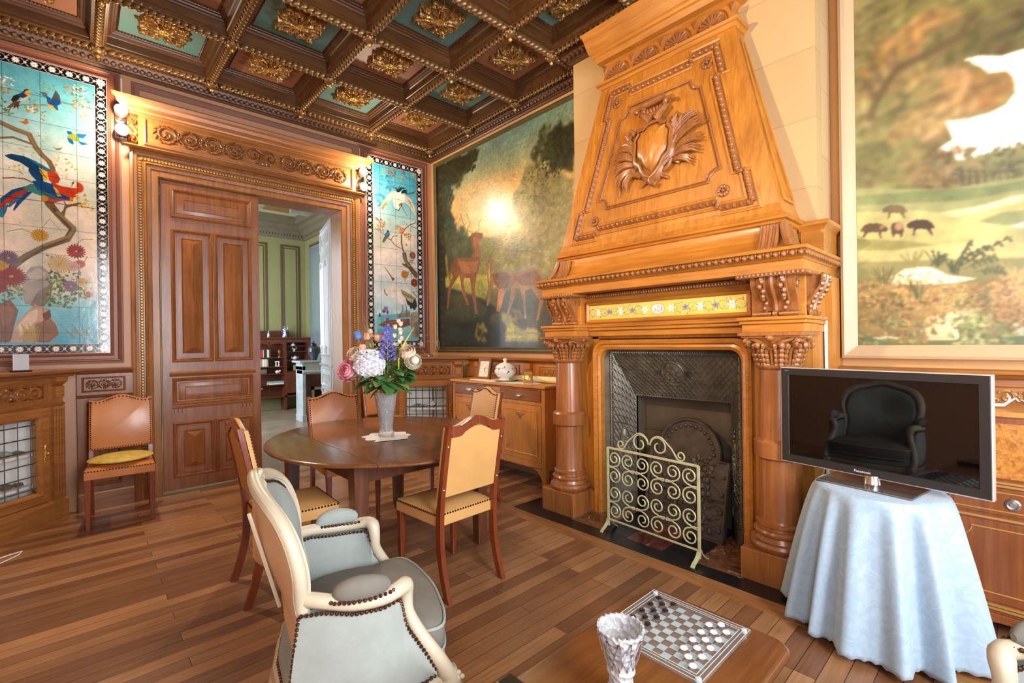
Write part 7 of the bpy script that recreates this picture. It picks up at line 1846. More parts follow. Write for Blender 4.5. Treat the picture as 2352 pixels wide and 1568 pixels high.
        for a, b_ in zip(top_[:6], top_[1:6]): beads(mb, (a[0]-s*.018, a[1], a[2]), (b_[0]-s*.018, b_[1], b_[2]), .0145, .0062, .0062, .0062, 6, 4)
        obj('inner_nail_trim', mb, NAIL, t, True)
    # seat rail, serpentine in front
    RL = [(-.265, -.165), (-.30, -.05), (-.318, .08), (-.312, .20), (-.285, .275), (-.20, .275), (-.10, .295), (0, .305), (.10, .295), (.20, .275), (.285, .275), (.312, .20), (.318, .08), (.30, -.05), (.265, -.165), (.15, -.205), (0, -.22), (-.15, -.205)]
    mb = M(); mb.tube([(x, y, .315) for x, y in RL], .030, 8, True, flat=.7); mb.tube([(x*1.02, y*1.02, .33) for x, y in RL], .012, 6, True); obj('seat_rail', mb, CREAMW, t, True)
    mb = M(); mb.loft([[(x*.99, y*.99, .34) for x, y in RL], [(x*.99, y*.99, .375) for x, y in RL], [(x*.96, y*.96, .39) for x, y in RL], [(x*.5, y*.5, .395) for x, y in RL]]); obj('seat_base', mb, VELV, t, 50)
    mb = M(); P_ = [(x*1.0, y*1.0, .345) for x, y in RL]
    for nm, rg in (('front_nail_trim', range(3, 11)), ('rear_nail_trim', range(14, 18))):
        mb = M()
        for i in rg: beads(mb, P_[i], P_[(i+1) % 18], .0145, .006, .006, .006, 6, 4)
        obj(nm, mb, NAIL, t, True)
    CU = [(-.215, -.125), (-.262, -.05), (-.268, .08), (-.255, .14), (-.275, .20), (-.27, .26), (-.20, .29), (-.10, .305), (0, .312), (.10, .305), (.20, .29), (.27, .26), (.275, .20), (.255, .14), (.268, .08), (.262, -.05), (.215, -.125), (.1, -.15), (0, -.16), (-.1, -.15)]; CU = cat(CU, 3, True)
    mb = M(); mb.loft([[(x*k, .04+(y-.04)*k, z) for x, y in CU] for z, k in ((.395, .95), (.402, .985), (.41, 1), (.46, 1.0), (.475, .99), (.487, .955), (.498, .87), (.508, .7), (.516, .45), (.52, .15))]); cu = obj('seat_cushion', mb, VELVD, t, True)
    mb = M(); mb.tube([(x, y, .478) for x, y in CU], .005, 6, True); mb.tube([(x, y, .40) for x, y in CU], .005, 6, True); obj('cushion_piping', mb, VELV, cu, True)
    for s in (1, -1):
        obj('front_leg', M().tube([(s*.285, .265, .34), (s*.30, .285, .27), (s*.295, .28, .18), (s*.275, .262, .08), (s*.272, .268, .03), (s*.278, .285, .012), (s*.282, .295, .012)], [.036, .036, .026, .017, .016, .018, .010], 10), CREAMW, t, True)
        mb = M(); mb.sph((s*.305, .295, .315), .014, .014, .014, 8, 6)
        for k in range(5): a = k*1.257; mb.sph((s*(.303), .297+.017*cos(a), .315+.017*sin(a)), .009, .009, .009, 6, 5)
        mb.tube([(s*.305, .298, .29), (s*.308, .30, .25), (s*.302, .296, .21)], [.012, .009, .004], 6); obj('carved_flower', mb, CREAMW, t, True)
        obj('rear_leg', M().tube([(s*.235, -.175, .34), (s*.235, -.20, .24), (s*.228, -.24, .12), (s*.225, -.27, .015)], [.030, .028, .020, .016], 10), CREAMW, t, True)
        if s > 0: obj('back_strut', M().tube([(.15, -.290, .90), (.14, -.212, .60)], .006, 6), CREAMW, t, True)
    return t
ac = make_armchair('cream painted armchair in grey blue velvet beside the round table, seen from behind', (-2.865, -3.80, 0), math.radians(-106))
a2 = dup(ac, (-2.09, -5.67, 0), math.radians(42), 'cream armchair only partly seen in the bottom right corner'); ac['group'] = a2['group'] = 'cream velvet armchairs'

# ------------------------------------------------------------------ sideboard
t = thing('sideboard', 'honey oak sideboard with two drawers and carved doors under the deer painting', 'sideboard', (-.215, -1.69, 0), world=True)
x0, x1, y0, y1 = -.375, -.055, -2.42, -.97; g = lambda u, v, w: (x0-w, u, v)
mb = M()
for y in (y0, y1-.045):
    mb.box(x0-.006, x0+.04, y, y+.045, 0, .945).box(x1-.04, x1, y, y+.045, 0, .945)
mb.box(x0+.03, x1, y0+.01, y0+.022, .18, .945).box(x0+.03, x1, y1-.022, y1-.01, .18, .945).box(x0+.01, x0+.02, y0+.04, y1-.04, .2, .945).box(x0, x1, y0+.02, y1-.02, .19, .21).box(x1-.01, x1, y0, y1, .2, .94)
for z in (.20, .86): mb.box(x0, x1, y0+.005, y0+.02, z, z+.085)
for z0, z1 in ((.20, .255), (.785, .82), (.93, .945)): mb.box(x0-.002, x0+.02, y0+.045, y1-.045, z0, z1)
mb.box(x0-.002, x0+.02, -1.80, -1.56, .82, .94)
for a in (y0+.045, y1-.045):
    s = 1 if a < -1.6 else -1; mb.prism([(a, .20), (a+s*.13, .20), (a+s*.10, .175), (a+s*.06, .165), (a+s*.03, .12), (a+s*.012, .10), (a, .06)], g, -.02, 0)
obj('carcass', mb, W_SB, t, bev=.003)
obj('sideboard_top', M().box(x0-.03, x1+.005, y0-.025, y1+.025, .95, .975), wood('sideboard_top_oak', 'b5702e', 'd08c42', 1, .3), t, bev=.006)
for a, c in ((y0+.05, -1.81), (-1.55, y1-.05)):
    d = obj('drawer', M().box(x0-.012, x0+.01, a, c, .825, .928), W_SBD, t, bev=.003); m_ = (a+c)/2
    o = obj('drawer_pull', M().tube([(x0-.014, m_-.035, .875), (x0-.034, m_-.03, .868), (x0-.036, m_, .865), (x0-.034, m_+.03, .868), (x0-.014, m_+.035, .875)], .006, 6).box(x0-.016, x0-.012, m_-.045, m_+.045, .868, .89), SILV, t, True); o.parent = d
for a, c in ((y0+.05, -1.81), (-1.79, -1.57), (-1.55, y1-.05)):
    d = obj('door', M().box(x0-.008, x0+.01, a, c, .258, .782), W_SB, t, bev=.002); mb = M(); e = .05 if c-a > .3 else .035; ring(mb, g, a+e, c-e, .258+.05, .782-.05, [(0, .008), (0, .014), (.008, .012), (.014, .003), (.018, .004)], True); o = obj('door_panel', mb, W_SB, t, 30); o.parent = d
    if c-a > .3:
        mb = M(); m_ = (a+c)/2; st = []
        for k in range(6):
            for s in (-1, 1): st.append(([(m_, .70-k*.012), (m_+s*(.06-k*.008), .70-.006*k), (m_+s*(.085-k*.013), .712-k*.012)], .006, .003, .006))
        for s in (-1, 1):
            c2_ = (c-e-.05 if s > 0 else a+e+.05); st += [(spiral(c2_, .345, .028, 1.3, 0, s), .006, .004, .006), (spiral(c2_-s*.02, .38, .02, 1.2, 1, s), .005, .004, .006)]
        relief(mb, g, a+e+.01, c-e-.01, .31, .73, .005, st, .004, True); o = obj('carved_ornament', mb, W_SBD, t, True); o.parent = d
        kp = M().box(x0-.012, x0-.008, c-.02, c-.008, .50, .56).sph((x0-.016, c-.014, .535), .006, .006, .010); o = obj('key_plate', kp, IRON, t, True); o.parent = d
mb = M()
for z in (.845, .865, .885, .905): mb.box(x0-.006, x0, -1.79, -1.57, z, z+.009)
obj('reeded_block', mb, W_SB, t)
zt = .975
LACE = plain('ivory_lace', 'e8ddc4', .8, 0, .1, 40, .3)
lc = M(); n = 60; pts = []
for i in range(n): a = 2*PI*i/n; r = 1+.05*sin(a*15); pts.append((.115*r*math.copysign(abs(cos(a))**.6, cos(a)), .50*r*math.copysign(abs(sin(a))**.6, sin(a))))
lc.loft([[(x, y, 0) for x, y in pts], [(x, y, .003) for x, y in pts]]); single('lace_runner', 'long ivory lace runner lying on the sideboard top', 'doily', lc, LACE, (-.235, -1.68, zt))
t = thing('table_clock', 'square wooden framed clock leaning back at the left end of the sideboard', 'clock', (-.20, -1.30, zt+.003), 0); t.rotation_euler = (0, math.radians(12), math.radians(6))
g = lambda u, v, w: (-w, -u, v)
mb = M(); ring(mb, g, -.10, .10, 0, .235, [(0, -.02), (0, .012), (.008, .018), (.022, .014), (.028, .004)], False); mb.prism([(-.10, 0), (.10, 0), (.10, .235), (-.10, .235)], g, -.022, -.004); obj('clock_case', mb, wood('clock_wood', '7a4a24', '9c6430', 2, .3), t)
fc = obj('clock_face', M().prism([(-.074, .026), (.074, .026), (.074, .209), (-.074, .209)], g, -.004, .003), plain('ivory_dial', 'e6dcc4', .35, 0, .03), t)
def hand(a, L, w): d = (sin(a), cos(a)); n_ = (cos(a), -sin(a)); return [(-n_[0]*w, .118-n_[1]*w), (n_[0]*w, .118+n_[1]*w), (d[0]*L+n_[0]*w*.4, .118+d[1]*L+n_[1]*w*.4), (d[0]*L-n_[0]*w*.4, .118+d[1]*L-n_[1]*w*.4)]
for nm, a, L, w_ in (('hour_hand', 1.25, .038, .004), ('minute_hand', 2.72, .060, .003)):
    o = obj(nm, M().prism(hand(a, L, w_), g, .004, .006), BLK, t)
def text_mesh(body, size, thick=.0004):
    cu = bpy.data.curves.new('lettering', 'FONT'); cu.body = body; cu.size = size; cu.extrude = thick; cu.align_x = 'CENTER'; cu.align_y = 'CENTER'
    o = bpy.data.objects.new('tmp', cu); COL.objects.link(o); bpy.context.view_layer.update(); dg = bpy.context.evaluated_depsgraph_get(); me = bpy.data.meshes.new_from_object(o.evaluated_get(dg)); bpy.data.objects.remove(o)
    mb = M(); mb.add([tuple(v.co) for v in me.vertices], [tuple(p.vertices) for p in me.polygons]); return mb
mb = M()
for h in range(1, 13):
    a = h*PI/6; q = text_mesh(str(h), .017); mb.add([(-.0035-z, -(x+.055*sin(a)), y+.118+.068*cos(a)) for x, y, z in q.v], q.f)
obj('numerals', mb, plain('grey_ink', '6a6258', .6), t)
t = thing('tureen', 'white porcelain tureen with blue flower sprigs and lid on the sideboard', 'tureen', (-.22, -1.70, zt+.003))
m = bpy.data.materials.new('blue_sprigged_porcelain'); m.use_nodes = True; nt = m.node_tree; b = nt.nodes['Principled BSDF']; v = mapping(nt); vo = N(nt, 'ShaderNodeTexVoronoi'); vo.inputs['Scale'].default_value = 19; nt.links.new(v, vo.inputs['Vector']); n = noise(nt, 70, 3, .6, v)
ma = N(nt, 'ShaderNodeMath', operation='ADD'); nt.links.new(vo.outputs['Distance'], ma.inputs[0]); mm2 = N(nt, 'ShaderNodeMath', operation='MULTIPLY'); nt.links.new(n.outputs[0], mm2.inputs[0]); mm2.inputs[1].default_value = .5; nt.links.new(mm2.outputs[0], ma.inputs[1])
nt.links.new(ramp(nt, ma.outputs[0], [(.40, H('4c5c8a')), (.46, H('ece8e2'))]), b.inputs['Base Color']); b.inputs['Roughness'].default_value = .12; SPR = m
obj('stand_dish', M().lathe([(0, 0), (.07, 0), (.13, .016), (.138, .020), (.128, .020), (.07, .010), (0, .010)], n=32), SPR, t, True)
obj('bowl', M().lathe([(0, .012), (.052, .012), (.055, .022), (.052, .032), (.085, .05), (.110, .085), (.114, .11), (.100, .135), (.104, .145)], n=32, wob=lambda a, z: 1+.012*cos(a*8)), SPR, t, True)
obj('lid', M().lathe([(.108, .146), (.104, .153), (.085, .172), (.05, .192), (.018, .20), (.014, .212), (.026, .222), (.022, .236), (0, .244)], n=32), SPR, t, True)
for s in (-1, 1): obj('handle', M().tube([(0, s*.10, .12), (0, s*.125, .125), (0, s*.128, .105), (0, s*.11, .095)], .006, 6), SPR, t, True)
for s in (0,):
    mb = M(); mb.lathe([(0, -.44), (.030, -.44), (.032, -.43), (.032, .44), (.026, .44), (.026, .43), (0, .43)], n=20, ax=1); t = thing('paper_roll', 'cream rolled paper lying along the back of the sideboard', 'paper roll', (-.105, -1.95, zt+.033)); obj('rolled_sheet', mb, plain('cream_paper', 'e8d8a8', .6, 0, .03), t, 50); obj('sheet_edge', M().tube([(-.033*cos(a), -.20+.12*a, .033*sin(a)) for a in np.linspace(-.6, 1.4, 10)], .0015, 4), plain('paper_edge', '8a7a54', .7), t)
t = thing('small_photo_frame', 'small oval picture in a folding wooden frame on the lace runner', 'picture frame', (-.26, -2.08, zt+.003), math.radians(35)); mb = M()
ex = lambda x, y, z: (x+.28*z, y, z)
mb.loft([[(-.006+.35*z, -.045, z), (.006+.35*z, -.045, z), (.006+.35*z, .045, z), (-.006+.35*z, .045, z)] for z in (0, .115)]); obj('frame', mb, W_SBD, t, bev=.003); mb = M(); mb.loft([[(.075-.35*z, -.02, z), (.081-.35*z, -.02, z), (.081-.35*z, .02, z), (.075-.35*z, .02, z)] for z in (0, .10)]); obj('support', mb, W_SBD, t)
mb = M(); mb.lathe([(0, 0), (.034, 0), (.036, .004), (.03, .006), (0, .006)], n=20, ax=0); mb.xf(Matrix.Translation((.012, 0, .058)) @ Matrix.Rotation(PI+.34, 4, 'Y')); obj('oval_picture', mb, GILT, t, True)

# ------------------------------------------------------------------ vase of flowers on a doily
VX, VY = -1.975, -2.405
lc = M(); pts = [(.155*(1+.10*sin(a*8))*cos(a), .145*(1+.10*sin(a*8))*sin(a)) for a in np.linspace(0, 2*PI, 65)[:-1]]; lc.loft([[(x, y, 0) for x, y in pts], [(x, y, .002) for x, y in pts]]); lc.add([(-.16, -.14, .0025), (.05, -.2, .0025), (.12, -.10, .0025), (-.08, -.04, .0025)], [(0, 1, 2, 3)])
single('doily', 'white lace doily under the vase on the round table', 'doily', lc, plain('white_lace', 'e6e4e2', .7, 0, .08, 60, .4), (VX, VY, .7505))
CRY = glass('cut_crystal', (.97, .98, 1, 1), .05, .5, 1.3); CRY.node_tree.nodes['Principled BSDF'].inputs['Transmission Weight'].default_value = .75
vt = thing('crystal_vase', 'tall flared cut crystal vase standing on the doily of the round table', 'vase', (VX, VY, .7535)); n = 28
wob = lambda a, z: 1+.035*abs(sin(a*7+z*18))
obj('vase_body', M().lathe([(0, 0), (.050, 0), (.054, .01), (.046, .035), (.044, .06), (.052, .13), (.062, .20), (.074, .275), (.080, .305), (.075, .305), (.068, .27), (.055, .19), (.045, .12), (.036, .07), (.030, .03), (0, .025)], n=56, wob=wob), CRY, vt, 60)
obj('vase_water', M().lathe([(0, .027), (.029, .031), (.035, .07), (.044, .12), (.049, .155), (0, .155)], n=28), glass('water', (.9, .97, .95, 1), 0, 0, 1.33), vt, True)
LEAF = plain('leaf_green', '4c7a3c', .45, 0, .25, 20); LEAF2 = plain('pale_leaf_green', '86a860', .5, 0, .2, 20); STEM = plain('stem_green', '5c7a3c', .5, 0, .1, 20)
BZ = 1.05
def blade(mb, base, d, L, w, bend=.3, n=7, fold=.15):
    d = Vector(d).normalized(); b0 = Vector(base); side = d.cross(Vector((0, 0, 1)));
    side = side.normalized() if side.length > .05 else Vector((1, 0, 0)); up = side.cross(d).normalized(); vs = []
    for i in range(n+1):
        q = i/n; c = b0+d*(L*q)-Vector((0, 0, 1))*(bend*L*q*q); ww = w*math.sin(PI*min(1, q*.92+.06))**.8
        vs += [c-side*ww+up*fold*ww, c-up*0, c+side*ww+up*fold*ww]
    k = len(mb.v); mb.v += [tuple(v) for v in vs]
    for i in range(n): a = k+i*3; mb.f += [(a, a+1, a+4, a+3), (a+1, a+2, a+5, a+4)]
    return mb
def petal(mb, c, d, L, w, cup=.5, n=5):
    d = Vector(d).normalized(); ref = Vector((0, 0, 1)) if abs(d.z) < .9 else Vector((1, 0, 0)); s = d.cross(ref).normalized(); u = s.cross(d); c = Vector(c); k = len(mb.v)
    for i in range(n+1):
        q = i/n; ww = w*math.sin(PI*(.12+.80*q))**.7; p = c+d*(L*q)+u*(cup*L*q*q)
        mb.v += [tuple(p-s*ww+u*ww*.5), tuple(p), tuple(p+s*ww+u*ww*.5)]
    for i in range(n): a = k+i*3; mb.f += [(a, a+1, a+4, a+3), (a+1, a+2, a+5, a+4)]
rf = random.Random(21)
VB = Vector((VX, VY, .80)); VR = Vector((VX, VY, 1.055))
# image-right axis at the vase and axis towards the camera
ER = Vector((.735, -.678, 0)); EC = Vector((-.678, -.735, 0))
def at(r, z, c=0): return Vector((VX, VY, z))+ER*r+EC*c
def stem(mb, p, r=.0025):
    b0 = VB+Vector((rf.uniform(-.02, .02), rf.uniform(-.02, .02), 0)); m_ = VR+(p-VR)*.12+Vector((rf.uniform(-.02, .02), rf.uniform(-.02, .02), 0)); mid = (m_+p)/2; mid.z += .01; return mb.tube([b0, m_, mid, p], r, 5)
def flower(name, lab, p, build, mat, leaves=2, grp=None, ctr=None):
    t = thing(name, lab, 'flower', tuple(VB), world=True, group=grp)
    mb = M(); build(mb, p); obj('bloom', mb, mat, t, True)
    if ctr: mb = M(); ctr[0](mb, p); obj('bloom_centre', mb, ctr[1], t, True)
    obj('stem', stem(M(), p-Vector((0, 0, .01))), STEM, t, True)
    for k in range(leaves):
        mb = M(); a = rf.uniform(0, 6.28); out = (p-VR); out.z = 0; q = VR+(p-VR)*rf.uniform(.3, .75); blade(mb, q, Vector((cos(a), sin(a), .15))+out.normalized()*.7, rf.uniform(.07, .12), rf.uniform(.018, .03), .35); obj('leaf', mb, LEAF if rf.random() < .75 else LEAF2, t, True)
    return t
def peony(R_, dens=1.0, dirv=None):
    def b(mb, p):
        for ring_, (nn, rr, el) in enumerate(((9, 1.0, -.1), (9, .95, .25), (8, .8, .6), (7, .6, .95), (6, .4, 1.25), (4, .25, 1.45))):
            for k in range(nn):
                a = 2*PI*(k+.5*(ring_ % 2))/nn+rf.uniform(-.15, .15); e = el+rf.uniform(-.12, .12); d = Vector((cos(a)*cos(e), sin(a)*cos(e), sin(e)))
                if dirv is not None: d = Vector((0, 0, 1)).rotation_difference(dirv) @ d
                petal(mb, p-d*0, d, R_*rr, R_*.42*(.5+.5*rr), .25)
    return b
def bloom(R_, dirv, layers=4, tall=1.0, opn=.34):
    def b(mb, p):
        D_ = Vector(dirv).normalized(); q = Vector((0, 0, 1)).rotation_difference(D_)
        for l in range(layers):
            n = 4+l*2; r = R_*(.42+.58*l/max(1, layers-1)); th0 = .12+opn*l
            for k in range(n):
                az = 2*PI*k/n+l*.7+rf.uniform(-.1, .1); wd = 1.25*PI/n+.28; th1 = th0+1.25; base = len(mb.v); NU, NV = 6, 6
                for j in range(NV+1):
                    th = th0+(th1-th0)*j/NV; w_ = wd*math.sin(PI*(.22+.6*j/NV))**.6*(1.15 if j else .8)
                    for i in range(NU+1):
                        a = az+w_*(i/NU-.5)*2; rr = r*(1+.10*(1-j/NV)**3+.05*sin(i*2.1+k)*(1-j/NV)-.04*(abs(i/NU-.5)*2)); rr *= (1-.25*(j/NV)**2)
                        v = q @ Vector((rr*sin(th)*cos(a), rr*sin(th)*sin(a), rr*cos(th)*tall)); mb.v.append(tuple(p+v))
                for j in range(NV):
                    for i in range(NU): a = base+j*(NU+1)+i; mb.f.append((a, a+1, a+NU+2, a+NU+1))
    return b
def ball(R_, n, pr):
    def b(mb, p):
        mb.sph(p, R_*.93, None, None, 16, 12)
        for i in range(n):
            z = 1-2*(i+.5)/n; a = i*2.4; r = math.sqrt(max(0, 1-z*z)); d = Vector((r*cos(a), r*sin(a), z)); c = p+d*R_*rf.uniform(.9, 1.05); ref = d.cross(Vector((0, 0, 1))); ref = ref.normalized() if ref.length > .1 else Vector((1, 0, 0)); s2 = d.cross(ref)
            for k in range(4):
                t_ = k*PI/2+i; petal(mb, c, ref*cos(t_)+s2*sin(t_)+d*.25, pr, pr*.55, .2, 3)
    return b
CAMD = Vector((-.60, -.66, .25)).normalized()
PK = plain('pink_petals', 'f4aab8', .6, 0, .12, 18); PKD = plain('deep_pink_petals', 'ea7a92', .6, 0, .15, 22); WH = plain('white_petals', 'f6f6fa', .6, 0, .04, 10); CRP = plain('cream_blush_petals', 'ecd2b8', .6, 0, .10, 14); PEA = plain('peach_petals', 'e8b498', .6, 0, .12, 14); BLU = plain('cornflower_blue_petals', '5c82c8', .6, 0, .1, 14); VIO = plain('violet_blue_petals', '9a96e0', .6, 0, .15, 30); WHG = plain('white_green_petals', 'e6e2cc', .6, 0, .06, 10)
flower('peony', 'large deep pink peony at the lower left of the bouquet', at(-.245, 1.21, .03), bloom(.074, (CAMD-ER*.35), 5, 1, .30), PK, 3, ctr=(bloom(.045, (CAMD-ER*.35), 3, 1.15, .3), PKD))
flower('hydrangea', 'big white hydrangea head in the middle of the bouquet', at(-.085, 1.255, .08), ball(.088, 80, .030), WH, 4)
flower('rose', 'cream and blush rose above the pink peony', at(-.195, 1.315, .03), bloom(.055, (CAMD-ER*.3+Vector((0, 0, .4))), 4, 1.05, .26), CRP, 2, ctr=(bloom(.034, CAMD+Vector((0, 0, .4)), 3, 1.1, .3), PEA))
flower('rose_bud', 'small peach rose bud between cream rose and white hydrangea', at(-.155, 1.355, 0), bloom(.030, (-.1, -.1, 1), 3, 1.35, .2), PEA, 1)
flower('ranunculus', 'white ranunculus with green heart at the right of the bouquet', at(.205, 1.27, .06), bloom(.056, (CAMD+ER*.4), 5, .9, .32), WHG, 3, ctr=(lambda mb, p: mb.sph(p+CAMD*.03+ER*.02, .030, .030, .030, 12, 10), WHG))
flower('rose', 'white rose edged with pink at the right of the bouquet', at(.165, 1.32, .02), bloom(.060, (CAMD+Vector((0, 0, .6))), 4, 1.1, .24), CRP, 2)
flower('blue_rose', 'blue rose bud at the upper left of the bouquet', at(-.185, 1.435, 0), bloom(.034, (-.2, .1, 1), 3, 1.5, .16), BLU, 1)
flower('rose_bud', 'peach and green rose bud at the top left of the bouquet', at(-.125, 1.43, 0), bloom(.030, (0, 0, 1), 3, 1.4, .18), PEA, 2)
flower('rose_bud', 'peach rose at the top centre of the bouquet', at(-.04, 1.43, 0), bloom(.038, (-.2, -.2, 1), 4, 1.15, .24), PEA, 2)
flower('rose_bud', 'pale topmost rose bud at the left of the bouquet', at(-.11, 1.47, -.02), bloom(.022, (0, 0, 1), 3, 1.4, .18), CRP, 1)
def spike(n, h, r0, r1):
    def b(mb, p):
        for i in range(n):
            q = i/n; a = i*2.4; r = r1+(r0-r1)*(1-q); c = p+Vector((cos(a)*r, sin(a)*r, h*q)); 
            for k in range(5): t_ = k*1.257+i; petal(mb, c, Vector((cos(a)*.6+cos(t_)*.7, sin(a)*.6+sin(t_)*.7, .35*sin(t_*2))), .020*(1-.4*q), .011, .1, 3)
        mb.tube([p, p+Vector((0, 0, h))], .003, 5)
    return b
flower('delphinium', 'tall violet blue delphinium spike in the middle of the bouquet', at(.035, 1.28, .07), spike(64, .24, .050, .012), VIO, 2)
def sprig(n, h):
    def b(mb, p):
        for i in range(n):
            q = i/n; a = i*2.2; c = p+Vector((cos(a)*.035*(1-.5*q), sin(a)*.035*(1-.5*q), h*q)); mb.sph(c, .016, .014, .018, 7, 6)
            for k in range(3): petal(mb, c, Vector((cos(a+k), sin(a+k), .4)), .026, .012, .2, 3)
    return b
flower('snapdragon', 'pale blush snapdragon spike at the upper right of the bouquet', at(.095, 1.37, .0), sprig(10, .20), CRP, 1)
for lab, r, z0, c, L, m_, dx in (('long bright yellow grass blade leaning right over the bouquet', .10, 1.28, .03, .30, plain('yellow_grass', 'd8d040', .5), .11), ('thin orange yellow grass blade in the centre of the bouquet', .0, 1.25, .02, .32, plain('orange_grass', 'd89a38', .5), .03)):
    p0 = at(r, z0, c); p1 = p0+ER*dx+Vector((0, 0, L*.75)); t = thing('grass_blade', lab, 'leaf', tuple(VB), world=True, group='coloured grass blades'); mb = M(); mb.tube([p0-Vector((0, 0, .1)), p0, (p0+p1)/2-ER*.015, p1], [.004, .006, .006, .001], 6); obj('blade', mb, m_, t, True); obj('stem', stem(M(), p0-Vector((0, 0, .1))), STEM, t, True)
mb = M()
for i in range(46):
    a = rf.uniform(-.16, .02); p0 = at(-.09+rf.uniform(-.03, .03), 1.30); d = ER*(a*2.0-.10)+Vector((0, 0, 1))+EC*rf.uniform(-.2, .2); mb.tube([VR+(p0-VR)*.2, p0, p0+d.normalized()*rf.uniform(.16, .34)], [.001, .0012, .0005], 3)
o = single('grass_plume', 'fine straw coloured ornamental grass fanning from the left of the bouquet', 'grass', mb, plain('straw', 'b09a58', .6, 0, .2, 20)); o['kind'] = 'stuff'
mb = M()
for i in range(90):
    a = rf.uniform(-1, 1); p0 = at(a*.15, 1.10+rf.uniform(0, .26)*(1-.4*abs(a)), rf.uniform(-.06, .06)); mb.tube([VR, p0, p0+ER*a*.05+Vector((0, 0, rf.uniform(.05, .13)))], [.0015, .0012, .0006], 3)
    for k in range(4): blade(mb, p0+Vector((0, 0, .02*k)), Vector((rf.uniform(-1, 1), rf.uniform(-1, 1), .7)), .045, .008, .1, 3)
o = single('filler_greenery', 'fine green filler foliage between the flowers of the bouquet', 'foliage', mb, LEAF); o['kind'] = 'stuff'
for i, (r, z, c, L, w_, m_) in enumerate(((-.17, 1.13, .05, .15, .045, LEAF), (-.10, 1.10, .08, .13, .04, LEAF), (-.02, 1.13, .10, .14, .045, LEAF2), (.05, 1.12, .09, .15, .05, LEAF), (.12, 1.12, .06, .15, .04, LEAF2), (.19, 1.16, .04, .16, .05, LEAF), (.16, 1.10, .03, .13, .035, LEAF), (-.21, 1.12, .0, .14, .04, LEAF), (.22, 1.22, -.02, .12, .04, LEAF), (-.05, 1.09, .02, .12, .04, LEAF), (.13, 1.22, .05, .10, .035, LEAF), (-.20, 1.17, .05, .10, .035, LEAF), (-.12, 1.16, .09, .13, .05, LEAF), (.0, 1.17, .09, .12, .05, LEAF), (.10, 1.19, .09, .13, .05, LEAF2), (.24, 1.19, .03, .12, .045, LEAF), (.05, 1.08, .1, .12, .05, LEAF), (-.04, 1.35, .02, .12, .04, LEAF), (-.15, 1.33, .02, .12, .04, LEAF), (.08, 1.30, .0, .12, .04, LEAF))):
    t = thing('leaf_spray', 'dark green leaf sprays fringing the bouquet above the vase rim', 'foliage', tuple(VB), world=True, group='leaf sprays round the vase rim'); p = at(r*.5, z, c*.5); d = ER*r*4+EC*(c*4)+Vector((0, 0, -.05))
    for k in range(3):
        dd = d.normalized()+Vector((rf.uniform(-.5, .5), rf.uniform(-.5, .5), rf.uniform(-.25, .35))); obj('leaf', blade(M(), p, dd, L*rf.uniform(.65, .95), w_*.95, .3, 8, .25), m_, t, True)
    obj('stem', stem(M(), p), STEM, t, True)
# ------------------------------------------------------------------ tablecloth table with the television
TX, TY, TZ = -.765, -4.955, .685
t = thing('draped_side_table', 'small round table hidden by a pale blue damask cloth under the television', 'table', (TX, TY, 0), world=True)
obj('hidden_table_leg', M().lathe([(.03, .02), (.03, .6)], (TX, TY, 0), 10).lathe([(0, .0), (.15, .0), (.15, .02), (0, .02)], (TX, TY, 0), 16).lathe([(0, .6), (.24, .6), (.24, TZ-.004), (0, TZ-.004)], (TX, TY, 0), 24), W_COF, t)
m, nt, b = newmat('pale_damask'); v = mapping(nt, (1, 1, 1)); n = noise(nt, 14, 4, .6, v, 2.5); nt.links.new(ramp(nt, n.outputs[0], [(.45, H('92a8ba')), (.55, H('9cb0c0'))]), b.inputs['Base Color']); nt.links.new(ramp(nt, n.outputs[0], [(.45, (.75,)*3+(1,)), (.55, (.45,)*3+(1,))]), b.inputs['Roughness']); b.inputs['Sheen Weight'].default_value = .3; DAM = m
mb = M(); NA = 330; rows = []
folds = [(rf.uniform(0, 6.28), rf.uniform(.6, 1)) for _ in range(4)]
def clothpt(a, s):   # s 0 at the rim, 1 at the hem
    fold = .5+.5*sin(13*a+1.1*sin(2*a+.5)+.7*sin(5*a)); fold = fold**1.4; f2 = .5+.5*sin(4*a+1.3)
    r = .250+s**.9*(.085+.03*f2)+(s**.5*.10*(.75+.25*sin(3*a+2)))*(fold-.30)
    z = TZ-.012-s*(TZ-.035)+(.010*abs(sin(a*30)) if s > .995 else 0)
    x = TX+r*cos(a)*1.0; y = TY+r*sin(a)*1.02
    if y > -4.655 and x > -.74: y = -4.655-.02*(1-s)
    if x > -.46: x = -.46
    return (x, y, max(z, .012))
rows.append([(TX, TY, TZ)]*0 or [(TX+.08*cos(2*PI*i/NA), TY+.08*sin(2*PI*i/NA), TZ) for i in range(NA)])
rows.append([(TX+.22*cos(2*PI*i/NA), TY+.22*sin(2*PI*i/NA), TZ) for i in range(NA)]); rows.append([(TX+.244*cos(2*PI*i/NA), TY+.244*sin(2*PI*i/NA), TZ-.003) for i in range(NA)])
for s in list(np.linspace(0, 1, 26)): rows.append([clothpt(2*PI*i/NA, s) for i in range(NA)])
mb.loft(rows, True, True, False); o = obj('tablecloth', mb, DAM, None, True)
so = o.modifiers.new('thickness', 'SOLIDIFY'); so.thickness = .003; o['label'] = 'pale blue white damask tablecloth falling in folds to the floor'; o['category'] = 'tablecloth'
# television
tl = (-.695, -4.52); trr = (-.831, -5.336); d = Vector((trr[0]-tl[0], trr[1]-tl[1], 0)); Wd = d.length; rz = math.atan2(d.y, d.x); cx_, cy_ = (tl[0]+trr[0])/2, (tl[1]+trr[1])/2
t = thing('television', 'black flat screen television standing on the cloth covered round table', 'television', (cx_, cy_, TZ), rz)
